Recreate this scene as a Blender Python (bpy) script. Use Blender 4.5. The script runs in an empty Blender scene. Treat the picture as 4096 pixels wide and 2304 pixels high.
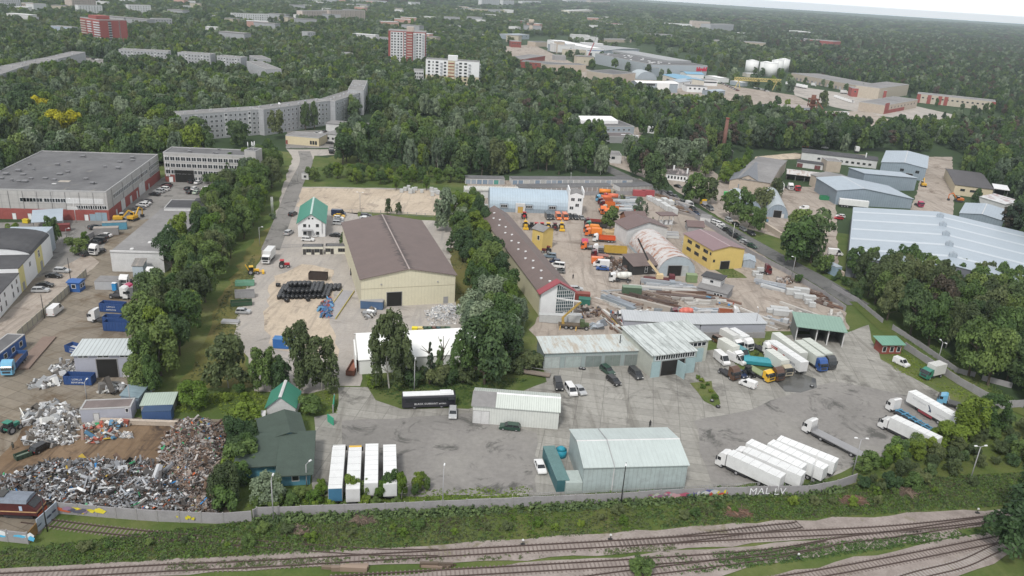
import bpy,math,random
import numpy as np
from mathutils import Vector,Matrix,Euler
SC=bpy.context.scene
COL=SC.collection
rnd=random.Random(11)
RAD=math.radians
# ---------------------------------------------------------------- camera, sky, sun, exposure
FPX,PW,PH,CAMH,PITCH,ROLL=3150.0,4096.0,2304.0,92.0,21.0,3.64
cam=bpy.data.cameras.new('camera');cam_o=bpy.data.objects.new('camera',cam);COL.objects.link(cam_o)
cam.sensor_width=36.0;cam.lens=FPX/PW*36.0;cam.clip_start=1.0;cam.clip_end=60000.0
CM=Matrix.Rotation(RAD(90-PITCH),3,'X') @ Matrix.Rotation(RAD(ROLL),3,'Z')
cam_o.rotation_euler=CM.to_euler();cam_o.location=(0,0,CAMH)
SC.camera=cam_o
SUN_EL,SUN_AZ=52.0,200.0      # elevation, compass azimuth seen from above (clockwise from +Y)
w=bpy.data.worlds.new('World');SC.world=w;w.use_nodes=True
nt=w.node_tree;bg=nt.nodes['Background']
sky=nt.nodes.new('ShaderNodeTexSky');sky.sky_type='NISHITA';sky.sun_disc=False
sky.sun_elevation=RAD(SUN_EL);sky.sun_rotation=RAD(SUN_AZ)
sky.air_density=1.0;sky.dust_density=1.5;sky.ozone_density=1.0;sky.altitude=50
# broken high cloud over the sky: a pale, nearly even deck
hs=nt.nodes.new('ShaderNodeHueSaturation');hs.inputs['Saturation'].default_value=0.25
nt.links.new(sky.outputs[0],hs.inputs['Color']);
tcw=nt.nodes.new('ShaderNodeTexCoord');nz=nt.nodes.new('ShaderNodeTexNoise');nz.inputs['Scale'].default_value=2.5;nz.inputs['Detail'].default_value=5
mpw=nt.nodes.new('ShaderNodeMapping');mpw.inputs['Scale'].default_value=(1,1,3);nt.links.new(tcw.outputs['Generated'],mpw.inputs[0]);nt.links.new(mpw.outputs[0],nz.inputs['Vector'])
cr=nt.nodes.new('ShaderNodeValToRGB');cr.color_ramp.elements[0].position=0.3;cr.color_ramp.elements[0].color=(0.8,0.84,0.9,1);cr.color_ramp.elements[1].position=0.7;cr.color_ramp.elements[1].color=(1,1,1,1)
nt.links.new(nz.outputs['Fac'],cr.inputs[0])
vm=nt.nodes.new('ShaderNodeVectorMath');vm.operation='SCALE';vm.inputs['Scale'].default_value=9.6;nt.links.new(cr.outputs[0],vm.inputs[0])
sz=nt.nodes.new('ShaderNodeSeparateXYZ');nt.links.new(tcw.outputs['Generated'],sz.inputs[0])
mz=nt.nodes.new('ShaderNodeMapRange');nt.links.new(sz.outputs[2],mz.inputs[0]);mz.inputs[1].default_value=0.0;mz.inputs[2].default_value=0.2;mz.inputs[3].default_value=17.0;mz.inputs[4].default_value=9.4
nt.links.new(mz.outputs[0],vm.inputs['Scale'])
mxw=nt.nodes.new('ShaderNodeMix');mxw.data_type='RGBA';mxw.inputs[0].default_value=0.75
nt.links.new(hs.outputs[0],mxw.inputs[6]);nt.links.new(vm.outputs[0],mxw.inputs[7]);nt.links.new(mxw.outputs[2],bg.inputs['Color'])
bg.inputs['Strength'].default_value=0.115
sun=bpy.data.lights.new('sun','SUN');sun.energy=2.7;sun.angle=RAD(10);sun.color=(1.0,0.96,0.9)
sun_o=bpy.data.objects.new('sun',sun);COL.objects.link(sun_o)
_sd=Vector((math.sin(RAD(SUN_AZ))*math.cos(RAD(SUN_EL)),math.cos(RAD(SUN_AZ))*math.cos(RAD(SUN_EL)),math.sin(RAD(SUN_EL))))
sun_o.rotation_euler=(-_sd).to_track_quat('-Z','Y').to_euler()
SC.view_settings.view_transform='Standard';SC.view_settings.look='None'
SC.view_settings.exposure=-0.05;SC.view_settings.gamma=1.0
SC.render.engine='CYCLES'
SC.cycles.max_bounces=4;SC.cycles.diffuse_bounces=2;SC.cycles.glossy_bounces=2
SC.cycles.transmission_bounces=2;SC.cycles.transparent_max_bounces=4;SC.cycles.volume_bounces=1

# ---------------------------------------------------------------- where a point of the ground lies
def ray(px,py):
    return CM @ Vector(((px-PW/2)/FPX,-(py-PH/2)/FPX,-1.0))
def pix(c,r,x,y):
    if c=='o': return x*PW/2576,y*PW/2576
    if r==3: return c*1024 +x/2.0586,1600 +y/2.0586
    return c*1024 +x/2.5156,r*540 +y/2.5156
def g(t,z=0.0):
    """point of height z seen at sheet position t=(column,row,x,y)"""
    px,py=pix(*t);d=ray(px,py)
    k=(z-CAMH)/min(d.z,-0.002);return Vector((d.x*k,d.y*k,z))
def o(x,y,z=0.0): return g(('o',0,x,y),z)
def xy(v): return Vector((v.x,v.y))

# ---------------------------------------------------------------- materials
MATS={}
def _mat(key):
    m=bpy.data.materials.new(key);m.use_nodes=True
    return m,m.node_tree,m.node_tree.nodes['Principled BSDF']
def N(t,typ,**kw):
    n=t.nodes.new(typ)
    for k,v in kw.items():
        if k in n.inputs:n.inputs[k].default_value=v
        else:setattr(n,k,v)
    return n
def ramp(t,fac,stops):
    n=t.nodes.new('ShaderNodeValToRGB');e=n.color_ramp.elements
    while len(e)<len(stops):e.new(0.5)
    for q,(p,c) in zip(e,stops):q.position=p;q.color=(*c,1)
    t.links.new(fac,n.inputs[0]);return n.outputs[0]
def mixc(t,fac,a,b,mode='MIX'):
    n=t.nodes.new('ShaderNodeMix');n.data_type='RGBA';n.blend_type=mode
    for k,v in ((0,fac),(6,a),(7,b)):
        if isinstance(v,bpy.types.NodeSocket):t.links.new(v,n.inputs[k])
        else:n.inputs[k].default_value=v if k==0 else (*v,1)
    return n.outputs[2]
def coord(t,scale=(1,1,1),rot=0.0,which='Object'):
    tc=t.nodes.new('ShaderNodeTexCoord');mp=t.nodes.new('ShaderNodeMapping')
    mp.inputs['Scale'].default_value=scale;mp.inputs['Rotation'].default_value=(0,0,rot)
    t.links.new(tc.outputs[which],mp.inputs[0]);return mp.outputs[0]
def noise(t,vec,scale,detail=4,rough=0.6,dist=0.0):
    n=N(t,'ShaderNodeTexNoise',Scale=scale,Detail=detail,Roughness=rough,Distortion=dist)
    t.links.new(vec,n.inputs['Vector']);return n.outputs['Fac']
def sc3(c,k): return tuple(min(1,v*k) for v in c)
def paint(c,rough=0.6,var=0.25,scale=0.6,metal=0.0,key=None,streak=False):
    """weathered paint, plaster or plastic: base colour with uneven dirt"""
    key=key or 'paint_%02x%02x%02x_%d_%d_%d' % (*[int(v*255) for v in c],rough*10,var*100,streak)
    if key in MATS: return MATS[key]
    m,t,b=_mat(key)
    v=coord(t,(1,1,0.15) if streak else (1,1,1))
    f=noise(t,v,scale,5,0.65)
    col=ramp(t,f,[(0.25,sc3(c,1-var)),(0.55,c),(0.8,sc3(c,1+var*0.5))])
    if var>0.1:
        f2=noise(t,v,scale*7,3,0.7)
        col=mixc(t,0.35,col,ramp(t,f2,[(0.35,sc3(c,1-var*1.4)),(0.65,c)]))
    t.links.new(col,b.inputs['Base Color'])
    b.inputs['Roughness'].default_value=rough;b.inputs['Metallic'].default_value=metal
    MATS[key]=m;return m
def sheet_metal(c,period=0.9,axis=0,rough=0.5,var=0.15,stain=None,key=None,amt=0.12):
    """ribbed sheet: thin darker seams every period metres plus dirt and stains"""
    key=key or 'sheet_%02x%02x%02x_%d_%d_%s' % (*[int(v*255) for v in c],period*10,axis,stain is not None)
    if key in MATS: return MATS[key]
    m,t,b=_mat(key)
    v=coord(t)
    sx=N(t,'ShaderNodeSeparateXYZ');t.links.new(v,sx.inputs[0])
    mt=N(t,'ShaderNodeMath',operation='MULTIPLY');t.links.new(sx.outputs[axis],mt.inputs[0]);mt.inputs[1].default_value=1/period
    fr=N(t,'ShaderNodeMath',operation='FRACT');t.links.new(mt.outputs[0],fr.inputs[0])
    rib=ramp(t,fr.outputs[0],[(0.0,(1-amt,)*3),(0.12,(1,1,1)),(0.85,(1,1,1)),(1.0,(1-amt*2.2,)*3)])
    f=noise(t,v,0.25,5,0.7)
    col=ramp(t,f,[(0.3,sc3(c,1-var)),(0.7,sc3(c,1+var*0.4))])
    f3=noise(t,coord(t,(2.2,0.25,1) if axis==0 else (0.25,2.2,1)),0.8,4,0.7)
    col=mixc(t,0.3,col,ramp(t,f3,[(0.35,sc3(c,0.75)),(0.6,c)]))
    if stain:
        fs=noise(t,coord(t,(1.2,0.35,1) if axis==0 else (0.35,1.2,1)),0.45,5,0.75)
        n=ramp(t,fs,[(0.48,(0,0,0)),(0.6,(1,1,1))])
        col=mixc(t,n,col,stain)
    col=mixc(t,1.0,col,rib,'MULTIPLY')
    t.links.new(col,b.inputs['Base Color']);b.inputs['Roughness'].default_value=rough
    MATS[key]=m;return m
def glassm(c=(0.02,0.025,0.03),key='window_glass'):
    if key in MATS: return MATS[key]
    m,t,b=_mat(key);b.inputs['Base Color'].default_value=(*c,1)
    b.inputs['Roughness'].default_value=0.12;b.inputs['Specular IOR Level'].default_value=0.7
    MATS[key]=m;return m
def brick(c,key,mortar=None,scale=3.0,bw=0.25,rh=0.075):
    if key in MATS: return MATS[key]
    m,t,b=_mat(key)
    f=noise(t,coord(t),0.5,5,0.7)
    col=ramp(t,f,[(0.3,sc3(c,0.72)),(0.6,c),(0.85,sc3(c,1.25))])
    f=noise(t,coord(t,(1,1,3)),3.5,2,0.6)
    col=mixc(t,0.5,col,ramp(t,f,[(0.35,sc3(c,0.65)),(0.65,sc3(c,1.15))]))
    t.links.new(col,b.inputs['Base Color']);b.inputs['Roughness'].default_value=0.9
    MATS[key]=m;return m
def panel_concrete(c,key,pw=3.0,ph=3.0,joint=0.75):
    """prefabricated wall panels: faint joints on a grid in height and along the wall"""
    if key in MATS: return MATS[key]
    m,t,b=_mat(key)
    v=coord(t)
    s=N(t,'ShaderNodeSeparateXYZ');t.links.new(v,s.inputs[0])
    ad=N(t,'ShaderNodeMath',operation='ADD');t.links.new(s.outputs[0],ad.inputs[0]);t.links.new(s.outputs[1],ad.inputs[1])
    outs=[]
    for sock,p in ((ad.outputs[0],pw),(s.outputs[2],ph)):
        q=N(t,'ShaderNodeMath',operation='MULTIPLY');t.links.new(sock,q.inputs[0]);q.inputs[1].default_value=1/p
        fr=N(t,'ShaderNodeMath',operation='FRACT');t.links.new(q.outputs[0],fr.inputs[0])
        outs.append(ramp(t,fr.outputs[0],[(0.0,(joint,)*3),(0.05,(1,1,1)),(0.96,(1,1,1)),(1.0,(joint,)*3)]))
    f=noise(t,v,0.35,5,0.65)
    col=ramp(t,f,[(0.3,sc3(c,0.85)),(0.65,sc3(c,1.05))])
    f=noise(t,coord(t,(1.5,1.5,0.2)),0.8,5,0.7)
    col=mixc(t,0.3,col,ramp(t,f,[(0.35,sc3(c,0.7)),(0.6,c)]))
    col=mixc(t,1.0,col,outs[0],'MULTIPLY');col=mixc(t,1.0,col,outs[1],'MULTIPLY')
    t.links.new(col,b.inputs['Base Color']);b.inputs['Roughness'].default_value=0.85
    MATS[key]=m;return m
def groundm(key,stops,s1=0.03,s2=0.6,stain=None,slab=None,bump=0.2,rough=0.95,tracks=None,s0=0.006):
    """bare ground or paving in world metres: broad patches, fine grain, stains, slab joints"""
    if key in MATS: return MATS[key]
    m,t,b=_mat(key)
    v=coord(t)
    f0=noise(t,v,s0,3,0.5);f1=noise(t,v,s1,6,0.65,0.4);f2=noise(t,v,s2,4,0.7)
    ad=N(t,'ShaderNodeMath',operation='MULTIPLY_ADD');t.links.new(f1,ad.inputs[0]);ad.inputs[1].default_value=0.6
    mm=N(t,'ShaderNodeMath',operation='MULTIPLY');t.links.new(f0,mm.inputs[0]);mm.inputs[1].default_value=0.4
    t.links.new(mm.outputs[0],ad.inputs[2])
    col=ramp(t,ad.outputs[0],stops)
    col=mixc(t,0.55,col,ramp(t,f2,[(0.3,(0.42,)*3),(0.7,(0.62,)*3)]),'OVERLAY')
    if stain:
        c,lo,hi,sc=stain
        fs=noise(t,v,sc,6,0.72,0.8)
        col=mixc(t,ramp(t,fs,[(lo,(0,0,0)),(hi,(1,1,1))]),col,c)
    if tracks:
        c,sc,rot=tracks
        fs=noise(t,coord(t,(1,0.12,1),rot),sc,5,0.7,1.2)
        col=mixc(t,ramp(t,fs,[(0.5,(0,0,0)),(0.66,(0.8,)*3)]),col,c)
    if slab:
        w_,h_,rot,dk=slab
        bt=N(t,'ShaderNodeTexBrick',Scale=1.0,offset=0.0);bt.inputs['Brick Width'].default_value=w_
        bt.inputs['Row Height'].default_value=h_;bt.inputs['Mortar Size'].default_value=0.1
        bt.inputs['Mortar Smooth'].default_value=0.3
        bt.inputs['Color1'].default_value=(1,1,1,1);bt.inputs['Color2'].default_value=(0.80,0.80,0.80,1)
        bt.inputs['Mortar'].default_value=(dk,dk,dk,1)
        t.links.new(coord(t,(1,1,1),rot),bt.inputs['Vector'])
        col=mixc(t,1.0,col,bt.outputs['Color'],'MULTIPLY')
    t.links.new(col,b.inputs['Base Color']);b.inputs['Roughness'].default_value=rough
    b.inputs['Specular IOR Level'].default_value=0.2
    if bump:
        bp=N(t,'ShaderNodeBump',Strength=bump,Distance=0.3);t.links.new(f2,bp.inputs['Height'])
        t.links.new(bp.outputs[0],b.inputs['Normal'])
    MATS[key]=m;return m
def leafm(key,dark,light,yellow=0.0):
    """foliage: every card has its own tone (attribute), every tree a slightly different hue"""
    if key in MATS: return MATS[key]
    m,t,b=_mat(key)
    at=N(t,'ShaderNodeAttribute',attribute_name='tone')
    col=ramp(t,at.outputs['Fac'],[(0.0,dark),(1.0,light)])
    oi=N(t,'ShaderNodeObjectInfo')
    hsv=N(t,'ShaderNodeHueSaturation')
    mr=N(t,'ShaderNodeMapRange');t.links.new(oi.outputs['Random'],mr.inputs[0]);mr.inputs[3].default_value=0.47;mr.inputs[4].default_value=0.515
    mv=N(t,'ShaderNodeMapRange');t.links.new(oi.outputs['Random'],mv.inputs[0]);mv.inputs[3].default_value=1.5;mv.inputs[4].default_value=0.8
    t.links.new(mr.outputs[0],hsv.inputs['Hue']);t.links.new(mv.outputs[0],hsv.inputs['Value']);t.links.new(col,hsv.inputs['Color'])
    t.links.new(hsv.outputs[0],b.inputs['Base Color'])
    b.inputs['Roughness'].default_value=0.6;b.inputs['Specular IOR Level'].default_value=0.25
    tr=N(t,'ShaderNodeBsdfTranslucent');t.links.new(hsv.outputs[0],tr.inputs['Color'])
    mx=N(t,'ShaderNodeMixShader');mx.inputs[0].default_value=0.22
    out=t.nodes['Material Output']
    t.links.new(b.outputs[0],mx.inputs[1]);t.links.new(tr.outputs[0],mx.inputs[2]);t.links.new(mx.outputs[0],out.inputs[0])
    MATS[key]=m;return m
def palette_mat(key='scrap_metal',rough=0.6,metal=0.0):
    if key in MATS: return MATS[key]
    m,t,b=_mat(key)
    at=N(t,'ShaderNodeAttribute',attribute_name='tint');t.links.new(at.outputs['Color'],b.inputs['Base Color'])
    b.inputs['Roughness'].default_value=rough;b.inputs['Metallic'].default_value=metal
    MATS[key]=m;return m

# ---------------------------------------------------------------- mesh building
class MB:
    """collects shapes; build() links them as ONE mesh object"""
    def __init__(s):s.v=[];s.f=[];s.mi=[];s.sm=[]
    def add(s,vs,fs,mi=0,M=None,smooth=False):
        n=len(s.v)
        s.v+=[tuple(M @ Vector(p)) if M is not None else tuple(p) for p in vs]
        for f in fs:s.f.append([n+i for i in f]);s.mi.append(mi);s.sm.append(smooth)
        return s
    def box(s,x0,x1,y0,y1,z0,z1,mi=0,M=None):
        vs=[(x0,y0,z0),(x1,y0,z0),(x1,y1,z0),(x0,y1,z0),(x0,y0,z1),(x1,y0,z1),(x1,y1,z1),(x0,y1,z1)]
        return s.add(vs,[(0,3,2,1),(4,5,6,7),(0,1,5,4),(1,2,6,5),(2,3,7,6),(3,0,4,7)],mi,M)
    def taper(s,b,t_,z0,z1,mi=0):
        """box whose bottom b=(x0,x1,y0,y1) and top t_ differ"""
        vs=[(b[0],b[2],z0),(b[1],b[2],z0),(b[1],b[3],z0),(b[0],b[3],z0),(t_[0],t_[2],z1),(t_[1],t_[2],z1),(t_[1],t_[3],z1),(t_[0],t_[3],z1)]
        return s.add(vs,[(0,3,2,1),(4,5,6,7),(0,1,5,4),(1,2,6,5),(2,3,7,6),(3,0,4,7)],mi)
    def prism(s,poly,z0,z1,mi=0):
        n=len(poly);a=sum(poly[i][0]*poly[(i+1) % n][1]-poly[(i+1) % n][0]*poly[i][1] for i in range(n))
        if a<0:poly=poly[::-1]
        vs=[(p[0],p[1],z0) for p in poly] +[(p[0],p[1],z1) for p in poly]
        return s.add(vs,[tuple(range(n))[::-1],tuple(range(n,2*n))] +[(i,(i+1) % n,n+(i+1) % n,n+i) for i in range(n)],mi)
    def extr(s,prof,axis,a0,a1,mi=0,smooth=False,M=None):
        """closed profile [(u,z)] pushed along axis 0 (x; u is y) or 1 (y; u is x)"""
        n=len(prof)
        f=(lambda u,z,a:(a,u,z)) if axis==0 else (lambda u,z,a:(u,a,z))
        vs=[f(u,z,a0) for u,z in prof] +[f(u,z,a1) for u,z in prof]
        fs=[tuple(range(n)),tuple(range(n,2*n))[::-1]] +[(i,n+i,n+(i+1) % n,(i+1) % n) for i in range(n)]
        return s.add(vs,fs,mi,M,smooth)
    def cyl(s,p0,p1,r0,r1=None,n=8,mi=0,cap=True):
        r1=r0 if r1 is None else r1
        p0,p1=Vector(p0),Vector(p1);d=(p1-p0).normalized()
        a=d.orthogonal().normalized();b=d.cross(a)
        vs=[]
        for p,r in ((p0,r0),(p1,r1)):
            for i in range(n):
                t=2*math.pi*i/n;vs.append(tuple(p+a*(r*math.cos(t))+b*(r*math.sin(t))))
        fs=[(i,(i+1) % n,n+(i+1) % n,n+i) for i in range(n)]
        m0=len(s.f);s.add(vs,fs,mi,None,n>6)
        if cap:
            k=len(s.v)-2*n
            s.f.append([k+i for i in range(n)][::-1]);s.f.append([k+n+i for i in range(n)]);s.mi+=[mi,mi];s.sm+=[False,False]
        return s
    def bar(s,p0,p1,w_,h_=None,mi=0):
        """square bar between two points"""
        h_=h_ or w_
        p0,p1=Vector(p0),Vector(p1);d=(p1-p0);L=d.length
        if L<1e-6: return s
        M=Matrix.Translation(p0) @ d.to_track_quat('X','Z').to_matrix().to_4x4()
        return s.box(0,L,-w_/2,w_/2,-h_/2,h_/2,mi,M)
    def mesh(s,name,mats):
        me=bpy.data.meshes.new(name);me.from_pydata(s.v,[],s.f)
        for m in mats:me.materials.append(m)
        me.polygons.foreach_set('material_index',s.mi);me.polygons.foreach_set('use_smooth',s.sm)
        me.update();return me
    def build(s,name,mats,parent=None,loc=None,rz=0.0,label=None):
        if not isinstance(mats,(list,tuple)):mats=[mats]
        return link(name,s.mesh(name,mats),parent,loc,rz,label)
def link(name,me,parent=None,loc=None,rz=0.0,label=None):
    ob=bpy.data.objects.new(name,me);COL.objects.link(ob)
    if parent:ob.parent=parent
    if loc is not None:ob.location=loc
    if rz:ob.rotation_euler=(0,0,rz)
    if label:ob['label']=label
    return ob
def tag(ob,label,cat,group=None,kind=None):
    ob['label']=label;ob['category']=cat
    if group:ob['group']=group
    if kind:ob['kind']=kind
    return ob
def thing(name,label,cat,loc=(0,0,0),rz=0.0,group=None):
    ob=bpy.data.objects.new(name,None);COL.objects.link(ob);ob.location=loc;ob.rotation_euler=(0,0,rz)
    ob.empty_display_size=0.5
    return tag(ob,label,cat,group)
def copy_tree(src,parent=None):
    c=src.copy();COL.objects.link(c)
    if parent is not None:c.parent=parent
    for ch in list(src.children):copy_tree(ch,c)
    return c
def np_mesh(name,V,F,mats,attrs=None,smooth=False):
    """numpy verts (n,3), quads (m,4)"""
    me=bpy.data.meshes.new(name)
    k=F.shape[1]
    me.vertices.add(len(V));me.vertices.foreach_set('co',V.astype(np.float32).ravel())
    me.loops.add(F.size);me.loops.foreach_set('vertex_index',F.astype(np.int32).ravel())
    me.polygons.add(len(F));me.polygons.foreach_set('loop_start',np.arange(len(F),dtype=np.int32)*k)
    try:me.polygons.foreach_set('loop_total',np.full(len(F),k,dtype=np.int32))
    except Exception:pass
    for m in (mats if isinstance(mats,(list,tuple)) else [mats]):me.materials.append(m)
    me.polygons.foreach_set('use_smooth',np.full(len(F),smooth))
    for an,typ,arr in (attrs or []):
        a=me.attributes.new(an,typ,'FACE')
        a.data.foreach_set('value' if typ=='FLOAT' else 'color',arr.astype(np.float32).ravel())
    me.update(calc_edges=True);return me
def card_quads(P,Nn,s1,s2,rs):
    """quads centred at P facing Nn, half sizes s1,s2"""
    n=len(P);r=rs.normal(size=(n,3));a=np.cross(Nn,r);a /= np.linalg.norm(a,axis=1)[:,None]+1e-9
    b=np.cross(Nn,a);a=a*s1[:,None];b=b*s2[:,None]
    V=np.stack([P-a-b,P+a-b*0.6,P+a*0.7+b,P-a*0.8+b],1).reshape(-1,3)
    return V,np.arange(4*n).reshape(n,4)

# ================================================================ THE GROUND
GRASS=groundm('rough_grass',[(0.3,(0.040,0.065,0.018)),(0.45,(0.070,0.105,0.026)),(0.56,(0.115,0.135,0.045)),(0.7,(0.17,0.15,0.08))],0.07,1.3,bump=0.5)
DRYG=groundm('dry_grass',[(0.3,(0.06,0.085,0.022)),(0.45,(0.115,0.115,0.035)),(0.6,(0.16,0.135,0.055)),(0.75,(0.22,0.19,0.11))],0.06,0.7,bump=0.5)
MEADOW=groundm('meadow_grass',[(0.3,(0.05,0.10,0.018)),(0.5,(0.09,0.15,0.02)),(0.62,(0.25,0.24,0.02)),(0.75,(0.3,0.28,0.03))],0.08,0.8)
EARTH=groundm('forest_floor',[(0.3,(0.026,0.045,0.020)),(0.55,(0.040,0.066,0.028)),(0.8,(0.065,0.09,0.04))],0.012,0.12,bump=0.0)
CONC=groundm('concrete_slabs',[(0.3,(0.16,0.135,0.105)),(0.5,(0.23,0.20,0.16)),(0.7,(0.29,0.25,0.21))],0.05,0.8,((0.12,0.085,0.055),0.52,0.68,0.06),(6.0,3.0,RAD(20),0.62))
CONC2=groundm('yard_concrete',[(0.3,(0.22,0.21,0.19)),(0.5,(0.31,0.30,0.275)),(0.7,(0.38,0.37,0.34))],0.035,0.9,((0.12,0.115,0.105),0.56,0.68,0.07),(6.0,3.0,RAD(8),0.66),tracks=((0.20,0.19,0.17),0.25,0.3))
ASPH=groundm('worn_asphalt',[(0.3,(0.16,0.155,0.145)),(0.5,(0.22,0.21,0.20)),(0.7,(0.28,0.27,0.25))],0.05,0.9,((0.10,0.098,0.092),0.54,0.64,0.12))
ASPHD=groundm('dark_asphalt',[(0.3,(0.10,0.10,0.10)),(0.5,(0.14,0.14,0.137)),(0.7,(0.19,0.185,0.18))],0.06,0.9,((0.07,0.07,0.07),0.55,0.66,0.12))
DIRT=groundm('yard_dirt',[(0.3,(0.25,0.215,0.185)),(0.5,(0.34,0.295,0.255)),(0.7,(0.42,0.37,0.325))],0.045,0.9,((0.16,0.125,0.10),0.53,0.68,0.09),tracks=((0.22,0.19,0.165),0.3,0.9))
SAND=groundm('sand',[(0.3,(0.34,0.28,0.22)),(0.5,(0.47,0.395,0.31)),(0.7,(0.55,0.48,0.39))],0.05,0.8,((0.2,0.165,0.14),0.57,0.68,0.12),tracks=((0.30,0.255,0.21),0.35,0.2))
GRAVEL=groundm('pale_gravel',[(0.3,(0.26,0.24,0.22)),(0.5,(0.37,0.34,0.31)),(0.7,(0.46,0.43,0.395))],0.05,1.2,((0.2,0.185,0.17),0.56,0.68,0.08),tracks=((0.29,0.275,0.26),0.3,0.7))
BROWN=groundm('scrapyard_dirt',[(0.3,(0.10,0.065,0.04)),(0.5,(0.175,0.12,0.075)),(0.7,(0.26,0.19,0.13))],0.07,0.9,((0.055,0.04,0.032),0.52,0.66,0.14),tracks=((0.08,0.055,0.04),0.4,0.1))
BALL=groundm('track_ballast',[(0.25,(0.16,0.135,0.12)),(0.5,(0.285,0.245,0.225)),(0.75,(0.43,0.38,0.355))],0.25,2.2,((0.13,0.12,0.05),0.58,0.72,0.12),bump=0.8)
BRUSH=groundm('bare_embankment',[(0.3,(0.045,0.06,0.018)),(0.45,(0.075,0.105,0.025)),(0.57,(0.10,0.115,0.035)),(0.7,(0.14,0.115,0.07))],0.12,1.2,bump=0.6)

def ragged(pts,k,step=4.0,rs=random.Random(5)):
    out=[]
    for i,a in enumerate(pts):
        b=pts[(i+1) % len(pts)];d=b-a;n=max(1,min(40,int(d.length/step)))
        nn=Vector((-d.y,d.x)).normalized() if d.length>0 else Vector((0,0))
        for j in range(n):
            out.append(a+d*(j/n) +(nn*rs.uniform(-k,k) if j else Vector((0,0))))
    return out
OPEN=[]
def sheet(name,pts,m,lvl,rag=0.6):
    P=[xy(o(*p)) if len(p)==2 else xy(g(p)) for p in pts]
    if m not in (GRASS,DRYG,BRUSH):OPEN.append(P)
    P=ragged(P,rag) if rag else P
    b=MB();b.add([(p.x,p.y,0.03*lvl) for p in P],[tuple(range(len(P)))])
    ob=b.build(name,m)
    me=ob.data
    if me.polygons[0].normal.z<0:me.flip_normals()
    ob['kind']='structure';return ob
def strip_pts(line,wd):
    """both edges of a band of width wd (metres) along world points"""
    L,Rr=[],[]
    for i,p in enumerate(line):
        a=line[max(0,i-1)];b=line[min(len(line)-1,i+1)];d=(b-a).normalized();n=Vector((-d.y,d.x))
        L.append(p+n*wd/2);Rr.append(p-n*wd/2)
    return L,Rr
def smooth_line(pts,n=8):
    P=[pts[0]*2-pts[1]]+list(pts)+[pts[-1]*2-pts[-2]];out=[]
    for i in range(1,len(P)-2):
        for k in range(n):
            t=k/n;a,b,c,d=P[i-1],P[i],P[i+1],P[i+2]
            out.append(0.5*((2*b)+(c-a)*t+(2*a-5*b+4*c-d)*t*t+(3*b-a-3*c+d)*t**3))
    out.append(pts[-1]);return out
def road(name,pts,wd,m,lvl,sm=True):
    P=[xy(o(*p)) if len(p)==2 else xy(g(p)) for p in pts]
    if sm:P=smooth_line(P,6)
    L,Rr=strip_pts(P,wd);b=MB();n=len(P);OPEN.append(L+Rr[::-1])
    b.add([(p.x,p.y,0.03*lvl) for p in L+Rr],[(i,n+i,n+i+1,i+1) for i in range(n-1)])
    ob=b.build(name,m)
    if ob.data.polygons[0].normal.z<0:ob.data.flip_normals()
    ob['kind']='structure';return ob
def grid_ground():
    xs=np.array([-11000,-7000,-4000,-2000,-1000,-600,-300,-100,100,300,600,1000,2000,4000,7000,11000.0])
    ys=np.array([-300,60,120,200,300,450,650,900,1300,2000,3000,5000,6500,8000,10000,13000.0])
    V=np.array([(x,y,0) for y in ys for x in xs]);nx=len(xs)
    F=np.array([(j*nx+i,j*nx+i+1,(j+1)*nx+i+1,(j+1)*nx+i) for j in range(len(ys)-1) for i in range(nx-1)])
    ob=link('ground',np_mesh('ground',V,F,EARTH));ob['kind']='structure'
grid_ground()
sheet('meadow',[(-300,1500),(-300,860),(0,700),(200,560),(330,420),(700,380),(1150,440),(2200,600),(2300,820),(2576,1040),(2900,1100),(2900,1700),(1288,1900),(-300,1700)],GRASS,1,1)
sheet('lawn',[(0,372),(48,376),(60,395),(60,415),(0,430),(-60,420),(-60,380)],GRASS,1,1)
sheet('flower_meadow',[(1050,297),(1130,296),(1150,310),(1110,335),(1050,335),(1030,315)],MEADOW,1,1)
sheet('verge',[(845,388),(900,392),(880,450),(770,450),(760,430)],GRASS,2,1)
# left: factory court and scrapyard
sheet('factory_yard',[(-80,620),(-40,560),(100,560),(300,520),(420,440),(470,425),(560,455),(545,520),(440,540),(400,640),(300,640),(250,680),(150,690),(-80,800)],ASPH,2,0.4)
sheet('scrapyard',[(-120,800),(-60,760),(120,690),(260,625),(300,560),(460,540),(410,640),(390,720),(345,850),(335,960),(330,1050),(640,1060),(580,1290),(140,1285),(100,1345),(-150,1330)],CONC,3,0.5)
sheet('roadside_dirt',[(-60,850),(0,805),(140,680),(220,640),(250,660),(215,690),(60,850),(-60,940)],DIRT,4,0.5)
sheet('scrapyard_earth',[(0,1150),(60,1070),(210,1070),(330,1060),(420,1060),(600,1060),(600,1140),(560,1280),(0,1250)],BROWN,4,1.0)
# centre-left: warehouse lot
sheet('verge',[(640,600),(690,560),(700,600),(640,680),(600,760),(600,850),(620,900),(640,975),(450,975),(520,850),(560,740)],DRYG,2,1)
sheet('warehouse_lot',[(720,376),(850,376),(850,390),(790,392),(770,440),(752,470),(1100,475),(1160,520),(1130,560),(1190,700),(1190,830),(1010,850),(930,860),(905,975),(850,990),(640,985),(625,900),(590,860),(600,760),(640,690),(665,620),(690,560),(708,480),(737,400)],GRAVEL,3,0.6)
road('lane',[(765,381),(770,410),(742,470),(712,550),(680,630)],6.5,ASPH,6)
sheet('parking',[(720,555),(750,530),(1080,545),(1090,600),(1000,618),(700,617)],GRAVEL,4,0.2)
sheet('sand_lot',[(760,473),(1080,478),(1150,520),(1100,543),(900,540),(745,520)],SAND,4,0.8)
sheet('sand_lot',[(690,695),(760,665),(840,680),(838,830),(850,900),(760,890),(690,880),(665,800)],SAND,4,1.0)
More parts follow.
